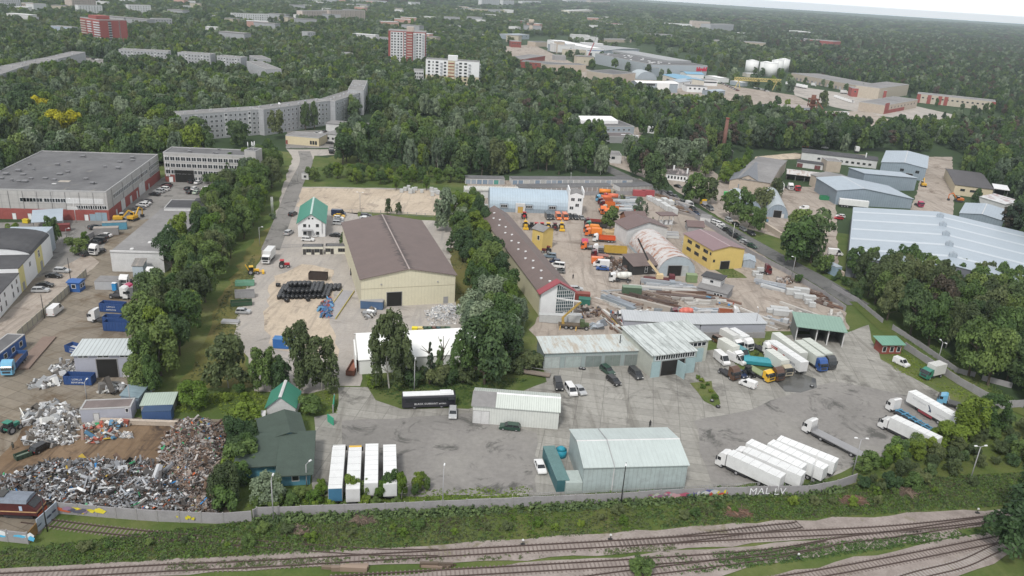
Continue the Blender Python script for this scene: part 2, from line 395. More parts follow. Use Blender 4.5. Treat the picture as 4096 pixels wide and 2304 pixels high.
sheet('verge',[(900,533),(1180,547),(1160,560),(900,545)],GRASS,5,0.4)
sheet('verge',[(1130,625),(1190,620),(1200,800),(1150,790)],DRYG,4,0.6)
# centre-right: machine depot and building materials
sheet('depot_yard',[(1168,455),(1610,450),(1650,490),(1760,525),(1870,610),(2130,788),(2135,835),(1860,845),(1350,850),(1330,830),(1385,760),(1370,690),(1210,520)],DIRT,3,0.6)
road('street',[(1470,395),(1560,440),(1650,478),(1790,555),(1950,645),(2060,705),(2160,768)],8.5,ASPHD,6)
road('track',[(2150,760),(2250,850),(2420,965),(2600,1050)],4.0,BRUSH,7)
sheet('court',[(1660,432),(1750,400),(1850,470),(2100,470),(2110,690),(2060,640),(1960,600),(1830,560),(1700,480)],DIRT,4,0.5)
sheet('court',[(2330,395),(2395,395),(2400,560),(2290,530),(2310,470)],DIRT,4,0.5)
sheet('court',[(1900,405),(2010,400),(2090,385),(2180,390),(2180,400),(2000,385),(1900,395)],SAND,4,0.5)
sheet('verge',[(1740,610),(1790,640),(1880,700),(1830,700),(1745,650)],GRASS,4,0.6)
# the long front yard
sheet('front_yard',[(640,1030),(850,972),(930,972),(1000,1000),(1370,955),(1345,900),(1330,850),(1880,835),(2135,830),(2190,815),(2270,870),(2566,1050),(2300,1160),(2130,1215),(1900,1232),(1350,1258),(620,1285)],GRASS,4,0.5)
sheet('front_pavement',[(850,975),(925,975),(945,1008),(1010,1030),(1180,1030),(1375,962),(1362,915),(1800,880),(1850,850),(2130,838),(2185,818),(2200,870),(2215,905),(2400,1010),(2420,1060),(2330,1110),(2190,1160),(2080,1205),(1740,1230),(1340,1250),(1190,1250),(1020,1215),(835,1250),(790,1250),(790,1050),(845,1040)],CONC2,5,0.5)
sheet('asphalt_patch',[(1745,1060),(1850,1040),(2100,960),(2420,1020),(2410,1060),(2190,1150),(2080,1200),(1790,1220),(1760,1140)],ASPH,6,0.6)
sheet('asphalt_patch',[(860,1060),(1180,1040),(1350,1090),(1350,1240),(1010,1250),(860,1200)],ASPH,6,0.6)
sheet('verge',[(1735,965),(1790,960),(1812,1018),(1800,1025),(1770,1010)],GRASS,7,0.6)
sheet('verge',[(1800,840),(1950,838),(1960,945),(1870,950),(1840,900)],GRASS,6,0.8)
sheet('puddle',[(3,2,60,1110),(3,2,130,1050),(3,2,330,1045),(3,2,480,1100),(3,2,490,1190),(3,2,330,1240),(3,2,170,1230)],paint((0.10,0.10,0.095),0.12,0.2,0.2,key='wet_asphalt'),7,0.4)
# railway land
sheet('embankment',[(-300,1390),(100,1400),(560,1320),(640,1300),(1350,1275),(2100,1225),(2250,1200),(2620,1050),(2700,1250),(2550,1270),(1900,1315),(1380,1355),(850,1390),(-300,1440)],BRUSH,2,1.0)
sheet('ballast_bed',[(-200,1468),(0,1432),(420,1405),(850,1385),(1000,1378),(1380,1350),(2000,1310),(2560,1278),(2600,1305),(2400,1330),(2000,1360),(1500,1400),(900,1425),(400,1450),(-200,1530)],BALL,4,0.5)
sheet('ballast_bed',[(700,1475),(1100,1438),(1500,1405),(2000,1362),(2400,1330),(2420,1345),(2150,1385),(1900,1420),(1700,1480),(1600,1600),(700,1600)],BALL,4,0.5)
sheet('ballast_bed',[(1850,1475),(2100,1415),(2300,1375),(2540,1330),(2640,1340),(2500,1420),(2300,1500),(1850,1550)],BALL,4,0.5)
# town streets and yards far behind
def patch(name,pts,m,lvl): return sheet(name,pts,m,lvl,0.5)
patch('avenue',[(120,185),(180,140),(270,150),(300,165),(265,180),(225,200),(215,195)],ASPH,2)
patch('street_strip',[(2,0,0,690),(2,0,180,790),(2,0,180,870),(2,0,80,830),(2,0,-60,760)],ASPH,2)
patch('court',[(1250,118),(1340,112),(1480,175),(1600,200),(1800,210),(2000,240),(2060,270),(1900,280),(1640,250),(1480,205),(1300,160)],DIRT,2)
patch('court',[(1990,215),(2060,225),(2250,255),(2450,300),(2440,320),(2200,290),(2100,270),(2000,240)],GRAVEL,2)
patch('court',[(2060,280),(2180,280),(2290,320),(2280,345),(2080,325),(1960,310)],DIRT,3)
patch('court',[(720,330),(900,325),(930,350),(850,372),(720,374)],ASPH,3)
patch('court',[(1500,380),(1720,420),(1640,455),(1500,400)],DIRT,2)
patch('court',[(1400,325),(1620,320),(1610,350),(1450,350)],DIRT,2)

# ================================================================ FOLIAGE PROTOTYPES
def crown_mesh(name,kind,seed,n_leaf,size):
    """unit crown: footprint radius 1, height from 0 to 1 (scaled by the tree), built of leaf cards on many lobes"""
    rs=np.random.RandomState(seed)
    K={'broad':26,'oval':26,'birch':44,'willow':30,'pine':24,'spruce':40,'bush':14,'poplar':30}[kind]
    C,Rr=[],[]
    for i in range(K):
        a=rs.uniform(0,2*np.pi);u=rs.uniform(0,1)
        if kind in ('broad','bush'):
            zc=rs.uniform(0.14,0.86);q=math.sqrt(max(0.02,1-((zc-0.45)/0.58)**2));rr=q*rs.uniform(0.35,0.72);r=rs.uniform(0.24,0.40)
        elif kind=='oval':
            zc=rs.uniform(0.12,0.88);q=math.sqrt(max(0.02,1-((zc-0.4)/0.62)**2));rr=q*rs.uniform(0.3,0.7);r=rs.uniform(0.22,0.36)
        elif kind=='poplar':
            zc=rs.uniform(0.08,0.92);q=math.sqrt(max(0.02,1-((zc-0.4)/0.65)**2));rr=q*rs.uniform(0.2,0.65);r=rs.uniform(0.22,0.34)
        elif kind=='birch':
            zc=rs.uniform(0.05,0.95);q=math.sqrt(max(.05,1-((zc-.38)/.64)**2));rr=q*rs.uniform(0.15,0.85);r=rs.uniform(0.13,0.27)
        elif kind=='willow':
            zc=rs.uniform(0.2,0.9);q=math.sqrt(max(0.02,1-((zc-0.4)/0.65)**2));rr=q*rs.uniform(0.3,0.75);r=rs.uniform(0.2,0.34)
        elif kind=='pine':
            zc=rs.uniform(0.35,0.95);q=math.sqrt(max(0.02,1-((zc-0.6)/0.42)**2));rr=q*rs.uniform(0.2,0.75);r=rs.uniform(0.16,0.3)
        else:
            zc=rs.uniform(0.02,0.95);rr=(1-zc)*rs.uniform(0.4,0.85);r=0.09+0.16*(1-zc)
        C.append((rr*math.cos(a),rr*math.sin(a),zc));Rr.append(r)
    C=np.array(C);Rr=np.array(Rr)
    zs={'broad':0.55,'oval':0.55,'birch':0.75,'willow':0.8,'pine':0.32,'spruce':0.25,'bush':0.7,'poplar':0.5}[kind]   # lobe height relative to radius (unit z is taller than unit r)
    wgt=Rr**2/np.sum(Rr**2);idx=rs.choice(K,n_leaf,p=wgt)
    D=rs.normal(size=(n_leaf,3));D /= np.linalg.norm(D,axis=1)[:,None];D[:,2]=np.where(D[:,2]<-0.35,-D[:,2],D[:,2])
    rad=Rr[idx]*rs.uniform(0.72,1.08,n_leaf)
    P=C[idx]+D*rad[:,None]*np.array([1,1,zs])
    if kind in ('birch','willow'):
        P[:,2] -= rs.uniform(0,0.10,n_leaf)*(np.hypot(P[:,0],P[:,1]))*1.2
    # drop most cards buried inside other lobes
    keep=np.ones(n_leaf,bool)
    for k in range(K):
        dd=(P-C[k])/np.array([1,1,zs]);ins=(np.linalg.norm(dd,axis=1)<Rr[k]*0.7) & (idx != k);keep &= ~(ins & (rs.uniform(size=n_leaf)<0.8))
    P,D,idx=P[keep],D[keep],idx[keep];n=len(P)
    P[:,2]=np.clip(P[:,2],0.0,1.05)
    Nn=D +rs.normal(size=(n,3))*0.45 +np.array([0,0,0.35]);Nn /= np.linalg.norm(Nn,axis=1)[:,None]
    # cards keep their shape although the crown is stretched in z
    s=size*rs.uniform(0.6,1.35,n)
    V,F=card_quads(P,Nn,s,s*rs.uniform(0.5,0.9,n),rs)
    lobet=rs.uniform(-0.22,0.22,K)
    tone=np.clip(rs.uniform(0.15,0.75,n)+lobet[idx],0,1)
    return V,F,tone
CROWNS={}
LEAF={
    'green':leafm('leaves_green',(0.038,0.072,0.022),(0.118,0.192,0.050)),
    'dark':leafm('leaves_dark',(0.028,0.056,0.024),(0.084,0.142,0.050)),
    'fresh':leafm('leaves_fresh',(0.052,0.094,0.014),(0.140,0.225,0.030)),
    'olive':leafm('leaves_olive',(0.044,0.064,0.027),(0.115,0.150,0.060)),
    'grey':leafm('leaves_grey',(0.080,0.115,0.070),(0.200,0.260,0.165)),
    'yellow':leafm('leaves_yellow',(0.22,0.22,0.008),(0.62,0.54,0.015)),
    'brown':leafm('leaves_brown',(0.045,0.038,0.028),(0.110,0.085,0.062)),
    'pine':leafm('needles_pine',(0.027,0.046,0.028),(0.072,0.102,0.060)),
}
BARK=paint((0.10,0.08,0.06),0.95,0.3,2.0,key='bark');BIRCHBARK=paint((0.55,0.53,0.48),0.8,0.45,3.0,key='birch_bark')
NLEAF={'broad':2600,'oval':2600,'birch':2600,'willow':2400,'pine':1500,'spruce':1500,'bush':1000,'poplar':2600}
def crown_data(kind,hue,var,lod):
    key=(kind,hue,var,lod)
    if key not in CROWNS:
        n=int(NLEAF[kind]*(2.0 if lod==0 else 1.0 if lod==1 else 0.35));sz={0:0.050,1:0.070,2:0.12}[lod]*(1.5 if kind=='bush' else 1.0)
        V,F,tone=crown_mesh(kind,kind,hash((var,len(kind)*7)) % 9973 +var*31,n,sz)
        V=V.copy()
        # unit z is about 2.4 radii tall, so flatten the card's share of z
        cen=V.reshape(-1,4,3).mean(1,keepdims=True);q=V.reshape(-1,4,3)-cen;q[:,:,2] *= {'birch':0.62,'poplar':0.5,'spruce':0.5,'pine':0.45}.get(kind,0.55);V=(cen+q).reshape(-1,3)
        CROWNS[key]=np_mesh('crown',V,F,LEAF[hue],[('tone','FLOAT',tone)])
    return CROWNS[key]
TRUNKS={}
def trunk_mesh(kind,var):
    key=(kind,var)
    if key not in TRUNKS:
        rs=random.Random(var*7+len(kind));b=MB()
        top={'bush':0.5,'pine':0.95,'spruce':0.95,'birch':0.9,'poplar':0.85}.get(kind,0.7);r={'bush':0.012,'birch':0.012,'pine':0.015}.get(kind,0.022)
        pts=[Vector((rs.uniform(-.02,.02)*i,rs.uniform(-.02,.02)*i,top*i/4)) for i in range(5)]
        for i in range(4):b.cyl(pts[i],pts[i+1],r*(1-0.2*i),r*(1-0.2*(i+1)),6)
        for i in range(6):
            q=rs.randint(1,3);a=rs.uniform(0,6.28);L=rs.uniform(0.12,0.24)
            b.cyl(pts[q],pts[q]+Vector((math.cos(a)*L,math.sin(a)*L,L*0.7)),r*0.45,r*0.15,5)
        TRUNKS[key]=b.mesh('trunk',[BIRCHBARK if kind=='birch' else BARK])
    return TRUNKS[key]
KINDWORD={'broad':'tree','oval':'tree','birch':'birch','willow':'willow','pine':'pine','spruce':'conifer','bush':'bush','poplar':'tree'}
def tree(p,h,wd,kind='broad',hue='green',label='tree',group=None,lod=1,base=None,seed=None):
    """p world xy, h total height, wd crown width"""
    seed=rnd.randrange(4) if seed is None else seed
    nm={'birch':'birch_tree','willow':'willow_tree','pine':'pine_tree','spruce':'conifer_tree','bush':'bush','poplar':'tall_tree'}.get(kind,'leafy_tree')
    t=thing(nm,label,KINDWORD[kind],(p.x,p.y,0.05),rnd.uniform(0,6.28),group)
    cb={'bush':0.0,'pine':0.0,'birch':0.12,'spruce':0.04,'willow':0.06}.get(kind,0.10)*h if base is None else base
    c=link('crown',crown_data(kind,hue,seed % 4,lod),t);c.location=(0,0,cb)
    k=rnd.uniform(0.9,1.1);c.scale=(wd/2*k,wd/2/k,h-cb)
    tr=link('trunk',trunk_mesh(kind,seed % 2),t);tr.scale=(h,h,h)
    return t

# ================================================================ BUILDING KIT
ALLB=[]
WINC={}
WHITEF=paint((0.72,0.73,0.74),0.5,0.1,key='white_frame')
def win_mesh(w_,h_,style):
    key=(round(w_,2),round(h_,2),style)
    if key in WINC: return WINC[key]
    b=MB();fr=0.10 if w_>0.9 else 0.08
    if style in ('w','d','k'):       # white frame / dark frame / plain pane
        n=max(1,int(round(w_/1.0))) if style != 'k' else 1
        b.box(-w_/2,w_/2,-0.02,0.03,0,h_,1)
        if style != 'k' or True:
            for a0,a1,c0,c1 in [(-w_/2-fr/2,w_/2+fr/2,-fr,0),(-w_/2-fr/2,w_/2+fr/2,h_,h_+fr)]:b.box(a0,a1,-0.07,0.03,c0,c1,0)
            for i in range(n+1):
                x=-w_/2+w_*i/n;b.box(x-fr/2,x+fr/2,-0.065,0.03,0,h_,0)
        if h_>1.8:
            b.box(-w_/2,w_/2,-0.06,0.03,h_*0.6,h_*0.6+fr,0)
    mats=[WHITEF if style=='w' else paint((0.10,0.09,0.08),0.6,0.2,key='dark_frame') if style=='d' else paint((0.28,0.28,0.28),0.6,0.1,key='grey_frame'),glassm()]
    WINC[key]=b.mesh('window',mats);return WINC[key]
def door_mesh(w_,h_,kind,m):
    key=(round(w_,2),round(h_,2),kind,m.name)
    if key in WINC: return WINC[key]
    b=MB()
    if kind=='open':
        b.box(-w_/2,w_/2,-0.02,0.04,0,h_,1)  # flat black panel paints the shade inside; no hollow behind the opening
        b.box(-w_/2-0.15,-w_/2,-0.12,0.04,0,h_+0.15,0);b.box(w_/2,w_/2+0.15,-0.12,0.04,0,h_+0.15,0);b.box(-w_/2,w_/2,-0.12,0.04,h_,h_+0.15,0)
    else:
        b.box(-w_/2,w_/2,-0.05,0.04,0,h_,0)
        for x in (-w_/2-0.08,w_/2):b.box(x,x+0.08,-0.09,0.04,0,h_+0.08,1)
        b.box(-w_/2,w_/2,-0.09,0.04,h_,h_+0.08,1)
        if w_>2:b.box(-0.03,0.03,-0.07,0.0,0,h_,1)
    WINC[key]=b.mesh('door',[m,paint((0.012,0.011,0.010),0.9,0.1,key='painted_interior_shade') if kind=='open' else paint((0.3,0.3,0.3),0.6,0.1,key='door_trim')]);return WINC[key]
class Bld:
    def __init__(s,name,label,cat,p0,p1,depth,h,zr=0.0,zd=None,group=None):
        a,b_=(g(p0,zr) if isinstance(p0,tuple) else p0),(g(p1,zr) if isinstance(p1,tuple) else p1);s.h=h
        d=xy(b_)-xy(a);s.L=d.length;s.ang=math.atan2(d.y,d.x);s.o=xy(a)
        nrm=Vector((-math.sin(s.ang),math.cos(s.ang)))
        if isinstance(depth,tuple):s.D=abs((xy(g(depth,zr if zd is None else zd))-s.o).dot(nrm))
        else:s.D=depth
        s.root=thing(name,label,cat,(s.o.x,s.o.y,0.0),s.ang,group);s.wins=[];ALLB.append(s);s.name=name
    def part(s,name,mb,m,label=None): return mb.build(name,m,s.root,label=label)
    def flat(s,wall,roof,par=0.45,over=0.0,base=None):
        b=MB();z0=0
        if base:
            bm_,bh=base;MB_=MB();MB_.box(-0.04,s.L+0.04,-0.04,s.D+0.04,0,bh);s.part('plinth',MB_,bm_);z0=bh
        b.box(0,s.L,0,s.D,z0,s.h);s.part('wall',b,wall)
        s.part('roof',MB().box(-over,s.L+over,-over,s.D+over,s.h,s.h+0.15),roof)
        if par:
            q=MB();t=0.3
            q.box(-over-.03,s.L+over+.03,-over-0.03,-over+t,s.h+0.0,s.h+par);q.box(-over-.03,s.L+over+.03,s.D+over-t,s.D+over+0.03,s.h+0.0,s.h+par)
            q.box(-over-0.03,-over+t,-over+t,s.D+over-t,s.h+0.0,s.h+par);q.box(s.L+over-t,s.L+over+0.03,-over+t,s.D+over-t,s.h+0.0,s.h+par)
            s.part('parapet',q,paint((0.42,0.42,0.42),0.7,0.2,key='parapet'))
        return s
    def prof(s,wall,roof,axis,pts,over=0.4,th=0.18,base=None,smooth=False,ridge=None,parts=True):
        """pts: roof line [(u,z)...] from u=0 to u=span; axis 0 = ridge along x, 1 = ridge along y"""
        z0=0
        if base:
            bm_,bh=base;s.part('plinth',MB().box(-0.04,s.L+0.04,-0.04,s.D+0.04,0,bh),bm_);z0=bh
        prof_=[(pts[0][0],z0)] +[(u,z-0.05) for u,z in pts] +[(pts[-1][0],z0)]
        ln=s.L if axis==0 else s.D
        if axis==1:prof_=prof_[::-1]
        s.part('wall',MB().extr(prof_,axis,0,ln),wall)
        # roof shell
        P=list(pts)
        if not smooth:
            def ext(a,b_,k):
                dx,dz=a[0]-b_[0],a[1]-b_[1];L=math.hypot(dx,dz) or 1;return (a[0]+dx/L*k,a[1]+dz/L*k)
            P=[ext(P[0],P[1],over)] +P[1:-1] +[ext(P[-1],P[-2],over)]
        up=[(u,z+th) for u,z in P];sh=P +up[::-1]
        if axis==1:sh=sh[::-1]
        s.part('roof',MB().extr(sh,axis,-over,ln+over),roof)
        if ridge:
            k=max(range(len(P)),key=lambda i:P[i][1]);u,z=P[k]
            q=MB();w_=0.35
            q.extr([(u-w_,z+th-0.12),(u,z+th+0.06),(u+w_,z+th-0.12)][::(1 if axis==0 else -1)],axis,-over-0.02,ln+over+0.02);s.part('ridge_cap',q,ridge)
        return s
    def gable(s,wall,roof,axis,rise,at=0.5,**k):
        sp=s.D if axis==0 else s.L
        return s.prof(wall,roof,axis,[(0,s.h),(sp*at,s.h+rise),(sp,s.h)],**k)
    def mono(s,wall,roof,axis,h0,h1,**k):
        sp=s.D if axis==0 else s.L
        return s.prof(wall,roof,axis,[(0,h0),(sp,h1)],**k)
    def arch(s,wall,roof,axis,top,n=14,side=0.0,**k):
        sp=s.D if axis==0 else s.L
        pts=[(sp/2-sp/2*math.cos(math.pi*i/n),side+(top-side)*math.sin(math.pi*i/n)) for i in range(n+1)]
        pts[0]=(0,max(side,0.05));pts[-1]=(sp,max(side,0.05))
        return s.prof(wall,roof,axis,pts,over=0.15,th=0.12,smooth=True,**k)
    def hip(s,wall,roof,rise,over=0.5):
        s.part('wall',MB().box(0,s.L,0,s.D,0,s.h),wall)
        L,D,h=s.L,s.D,s.h;e=min(D/2,L/2)
        vs=[(-over,-over,h),(L+over,-over,h),(L+over,D+over,h),(-over,D+over,h),(e,D/2,h+rise),(L-e,D/2,h+rise)]
        s.part('roof',MB().add(vs,[(3,2,1,0),(0,1,5,4),(1,2,5),(2,3,4,5),(3,0,4)]),roof);return s
    def place(s,me,name,side,u,z,off=0.0):
        ob=bpy.data.objects.new(name,me);COL.objects.link(ob);ob.parent=s.root
        if side=='f':ob.location=(u,-off,z)
        elif side=='l':ob.location=(-off,u,z);ob.rotation_euler=(0,0,-math.pi/2)
        elif side=='r':ob.location=(s.L+off,u,z);ob.rotation_euler=(0,0,math.pi/2)
        elif side=='b':ob.location=(u,s.D+off,z);ob.rotation_euler=(0,0,math.pi)
        return ob
    def win(s,side,u,z,w_,h_,st='w',off=0.0):s.wins.append((side,u,z,w_,h_,st,off));return s
    def row(s,side,n,u0,u1,z,w_,h_,st='w',off=0.0):
        """n windows spread between u0 and u1 (fractions of the side)"""
        sp=s.L if side in 'fb' else s.D
        for i in range(n):s.win(side,sp*(u0+(u1-u0)*(i+0.5)/n),z,w_,h_,st,off)
        return s
    def grid(s,side,nf,n,z0,dz,w_,h_,st='w',u0=0.03,u1=0.97,skip=(),off=0.0):
        for f in range(nf):
            sp=s.L if side in 'fb' else s.D
            for i in range(n):
                if i in skip:continue
                ww=w_ if (i % 3) != 1 else w_*0.6
                s.win(side,sp*(u0+(u1-u0)*(i+0.5)/n),z0+dz*f,ww,h_,st,off)
        return s
    def door(s,side,u,w_,h_,m=None,kind='shut',z=0.0,off=0.0,name=None):
        sp=s.L if side in 'fb' else s.D
        m=m or paint((0.3,0.3,0.3),0.6,0.2)
        s.place(door_mesh(w_,h_,kind,m),name or ('doorway' if kind=='open' else 'door'),side,sp*u,z,off);return s
    def box(s,name,x0,x1,y0,y1,z0,z1,m,label=None):s.part(name,MB().box(x0,x1,y0,y1,z0,z1),m,label);return s
    def vents(s,n,seed=1,m=None,name='roof_vent',z=None,k=1.0):
        r=random.Random(seed);m=m or paint((0.2,0.2,0.21),0.7,0.2)
        for i in range(n):
            x,y=r.uniform(0.08,0.92)*s.L,r.uniform(0.1,0.9)*s.D;a=r.uniform(0.35,0.8)*k;hh=r.uniform(0.5,1.1)
            z_=(s.h if z is None else z)+0.1
            b=MB().box(x-a*0.7,x+a*0.7,y-a*0.7,y+a*0.7,z_,z_+hh*0.7).box(x-a,x+a,y-a,y+a,z_+hh*0.7,z_+hh);s.part(name,b,m)
        return s
    def finish(s):
        W=s.wins
        for (side,u,z,w_,h_,st,off) in W[:100]:s.place(win_mesh(w_,h_,st),'window',side,u,z,off)
        if len(W)>100:
            b=MB();mats=None
            for (side,u,z,w_,h_,st,off) in W[100:]:
                me=win_mesh(w_,h_,st);mats=mats or list(me.materials)
                ro={'f':0,'l':-math.pi/2,'r':math.pi/2,'b':math.pi}[side]
                lo={'f':(u,-off,z),'l':(-off,u,z),'r':(s.L+off,u,z),'b':(u,s.D+off,z)}[side]
                M=Matrix.Translation(lo) @ Matrix.Rotation(ro,4,'Z')
                b.add([v.co for v in me.vertices],[],0,M)
                n=len(b.v)-len(me.vertices)
                for p in me.polygons:b.f.append([n+i for i in p.vertices]);b.mi.append(p.material_index);b.sm.append(False)
            ob=b.build('window',mats,s.root);ob['kind']='stuff'
# common colours
ROOFD=groundm('bitumen_roof',[(0.3,(0.10,0.10,0.105)),(0.5,(0.145,0.145,0.15)),(0.7,(0.20,0.20,0.205))],0.08,0.5,((0.24,0.225,0.20),0.62,0.72,0.10))
ROOFDD=groundm('dark_bitumen_roof',[(0.3,(0.05,0.05,0.055)),(0.5,(0.075,0.075,0.08)),(0.7,(0.11,0.11,0.115))],0.08,0.5)
ROOFG=groundm('grey_felt_roof',[(0.3,(0.17,0.165,0.165)),(0.5,(0.23,0.225,0.225)),(0.7,(0.29,0.285,0.28))],0.08,0.6)
ROOFB=sheet_metal((0.155,0.115,0.105),1.1,1,0.6,0.18,key='brown_roof_sheets')
ROOFBR=sheet_metal((0.165,0.115,0.11),0.9,1,0.6,0.15,key='brown_roof_sheets_fine')
CREAM=sheet_metal((0.66,0.62,0.47),1.0,0,0.7,0.08,key='cream_cladding',amt=0.05)
WHITE=paint((0.74,0.75,0.76),0.7,0.08,key='white_render');WHITE2=paint((0.62,0.62,0.62),0.8,0.25,0.4,key='dirty_white_wall')
GREY=paint((0.33,0.33,0.34),0.85,0.2,0.4,key='grey_wall');BLUEG=sheet_metal((0.34,0.39,0.44),1.2,0,0.55,0.12,key='blue_grey_cladding')
BLUEGR=sheet_metal((0.37,0.43,0.49),1.2,0,0.5,0.1,key='pale_blue_roof',amt=0.05)
BLUEGRX=sheet_metal((0.37,0.43,0.49),1.2,1,0.5,0.1,key='pale_blue_roof_across',amt=0.05)
BLUEWALL=sheet_metal((0.27,0.33,0.39),1.2,0,0.55,0.15,key='slate_blue_cladding')
PANEL=panel_concrete((0.40,0.41,0.43),'grey_panels',3.2,2.9);PANELW=panel_concrete((0.62,0.63,0.64),'white_panels',3.2,2.9)
PANELC=panel_concrete((0.62,0.55,0.40),'cream_panels',3.2,2.9);PANELP=panel_concrete((0.50,0.43,0.38),'pinkish_panels',3.2,2.9)
REDB=brick((0.26,0.07,0.055),'red_brick');REDB2=brick((0.32,0.085,0.075),'bright_red_brick');PALEB=brick((0.48,0.41,0.34),'pale_brick')
CONCW=panel_concrete((0.44,0.43,0.42),'factory_panels',6.0,3.1,0.8)
BLACKM=paint((0.03,0.03,0.03),0.7,0.2,key='black_plastic')

# ================================================================ BUILDINGS: NEAR LEFT
def T(c,r): return lambda x,y:(c,r,x,y)
t01,t11,t21,t31=T(0,1),T(1,1),T(2,1),T(3,1)
t02,t12,t22,t32=T(0,2),T(1,2),T(2,2),T(3,2)
t00,t10,t20,t30=T(0,0),T(1,0),T(2,0),T(3,0)
t03,t13,t23,t33=T(0,3),T(1,3),T(2,3),T(3,3)
# flat-roofed factory
b=Bld('factory','big flat-roofed grey factory with red brick ground floor beside the car park','factory',t01(-366,545),t01(1068,580),t01(1665,205),11.0,zr=11.0)
b.flat(CONCW,ROOFD,0.5,base=(REDB2,4.2));b.vents(26,4,k=1.3)
L,D=b.L,b.D
for x0,x1,n in ((0.40,0.515,5),(0.55,0.97,11)):
    for i in range(n):b.win('f',L*(x0+(x1-x0)*(i+.5)/n),6.9,1.1*(3 if x0<.5 else 1.9),1.35)
for i in range(6):b.win('f',L*(0.78+0.2*(i+.5)/6),4.6,2.6,1.2)
b.box('render_band',L*0.70,L*0.97,-0.05,0.0,6.5,8.6,WHITE2);b.box('render_band',L*0.70,L*0.78,-0.05,0.0,4.1,5.4,WHITE2)
b.row('r',22,0.10,0.74,7.0,2.2,1.5);b.row('r',12,0.78,0.99,7.2,1.3,1.7);b.row('r',12,0.78,0.99,4.3,1.3,1.6)
for u,w_,hh,m in ((0.32,1.2,2.3,WHITE),(0.43,1.2,2.3,WHITE),(0.835,1.3,2.3,WHITE),(0.88,2.0,2.6,paint((0.28,0.38,0.46),0.6,0.2)),(0.925,2.2,3.2,paint((0.28,0.38,0.46),0.6,0.2)),(0.963,2.0,3.2,paint((0.28,0.38,0.46),0.6,0.2))):
    b.door('f',u,w_,hh,m,off=0.04)
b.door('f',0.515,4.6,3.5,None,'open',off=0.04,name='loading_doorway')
for u,w_,hh in ((0.12,1.3,2.3),(0.24,4.5,4.4),(0.38,2.2,3.0),(0.5,1.3,3.0),(0.60,8.0,5.2),(0.74,1.3,2.2)):b.door('r',u,w_,hh,WHITE2,off=0.05)
for i in range(9):b.box('downpipe',L*(0.1+0.1*i),L*(0.1+0.1*i)+.12,-0.14,-0.02,3.8,10.8,paint((0.22,0.22,0.22)))
for i in range(5):b.box('downpipe',L+0.02,L+.14,D*(0.08+0.18*i),D*(0.08+0.18*i)+.12,3.8,10.8,paint((0.22,0.22,0.22)))
b.box('roof_patch',L*0.55,L*0.63,D*0.2,D*0.24,11.16,11.19,paint((0.42,0.38,0.33),0.9,0.4));b.box('roof_patch',L*0.53,L*0.56,D*0.15,D*0.17,11.16,11.19,paint((0.6,0.6,0.6),0.9,0.3))
# office wing behind the court
b=Bld('office_building','four storey grey office wing with dark archway behind the car park','office building',t01(1668,470),t01(2480,500),12.5,13.0)
b.flat(CONCW,ROOFD,0.5);L,D=b.L,b.D;b.vents(6,3)
for f in (3.9,6.9,9.9):b.row('f',15,0.01,0.99,f,1.9,1.6)
b.box('plinth',-0.03,L*0.32,-0.06,0.0,0,3.4,REDB);b.door('f',0.24,8.2,5.6,None,'open',off=0.05,name='archway');b.door('f',0.07,1.6,2.4,WHITE,off=0.07);b.row('f',6,0.34,0.7,1.1,1.5,1.5)
b.row('l',3,0.1,0.9,10.2,1.6,1.5)
for i in range(4):
    for k in range(2):b.box('air_unit',L*0.0+0.5+1.0*k,L*0.0+1.2+1.0*k,-0.45,-0.05,2.7+2.9*i,3.4+2.9*i,WHITE2)
b=Bld('stair_tower','grey stair tower at the right end of the office wing, antennas on top','tower',t01(2478,500),t01(2590,510),7.0,15.5);b.flat(CONCW,ROOFD,0.4);b.row('f',1,0.2,0.8,11.0,2.2,1.6)
q=MB()
for x,y in ((1,2),(2.2,3.5),(3.4,2.2),(2.8,5)):q.cyl((x,y,15.5),(x,y,19.3),0.08).box(x-.18,x+.18,y-.2,y-.05,17.6,19.2)
b.part('antenna',q,WHITE)
# long low hall right of the car park
b=Bld('low_hall','long low hall with plain grey felt roof beside the left tree belt','building',t01(1108,1182),t01(1640,1196),t01(2020,760),6.4,zr=6.4)
b.flat(WHITE2,ROOFG,0.0,0.15);L,D=b.L,b.D
b.box('gable_parapet',0,L,-0.1,0.3,6.5,7.1,WHITE2)
for x,y in ((0.55,0.2),(0.62,0.5),(0.35,0.06)):
    b.part('roof_dome',MB().cyl((L*x,D*y,6.5),(L*x,D*y,7.0),0.8,0.5,10),WHITE2)
b=Bld('dark_roof_shed','low shed with dark felt roof at the far end of the long grey hall','shed',t01(1650,740),t01(2080,745),t01(2080,660),7.4,zr=7.4);b.flat(WHITE2,ROOFDD,0.3)
b.box('roof_hatch',b.L*.62,b.L*.85,b.D*.6,b.D*.95,7.55,8.6,ROOFDD)
# entrance canopy
b=Bld('canopy','pale blue sheet roof on posts in front of the factory loading door','canopy',t01(345,965),t01(575,950),9.0,4.5)
b.part('roof',MB().extr([(-1.0,3.3),(9.6,5.0),(9.6,5.15),(-1.0,3.45)],0,-0.5,b.L+2.2),BLUEGRX)
b.part('wall',MB().box(b.L*0.55,b.L+1.8,3.0,9.0,0,3.7),WHITE2);b.row('r',3,0.4,0.9,1.6,1.1,1.2,off=1.8)
for x in (0.1,b.L*.5):b.part('post',MB().box(x,x+.2,-0.6,-0.4,0,3.4),paint((0.2,0.2,0.2)))
b.box('platform',-0.3,b.L,-0.6,9,0,0.9,paint((0.3,0.28,0.26)))
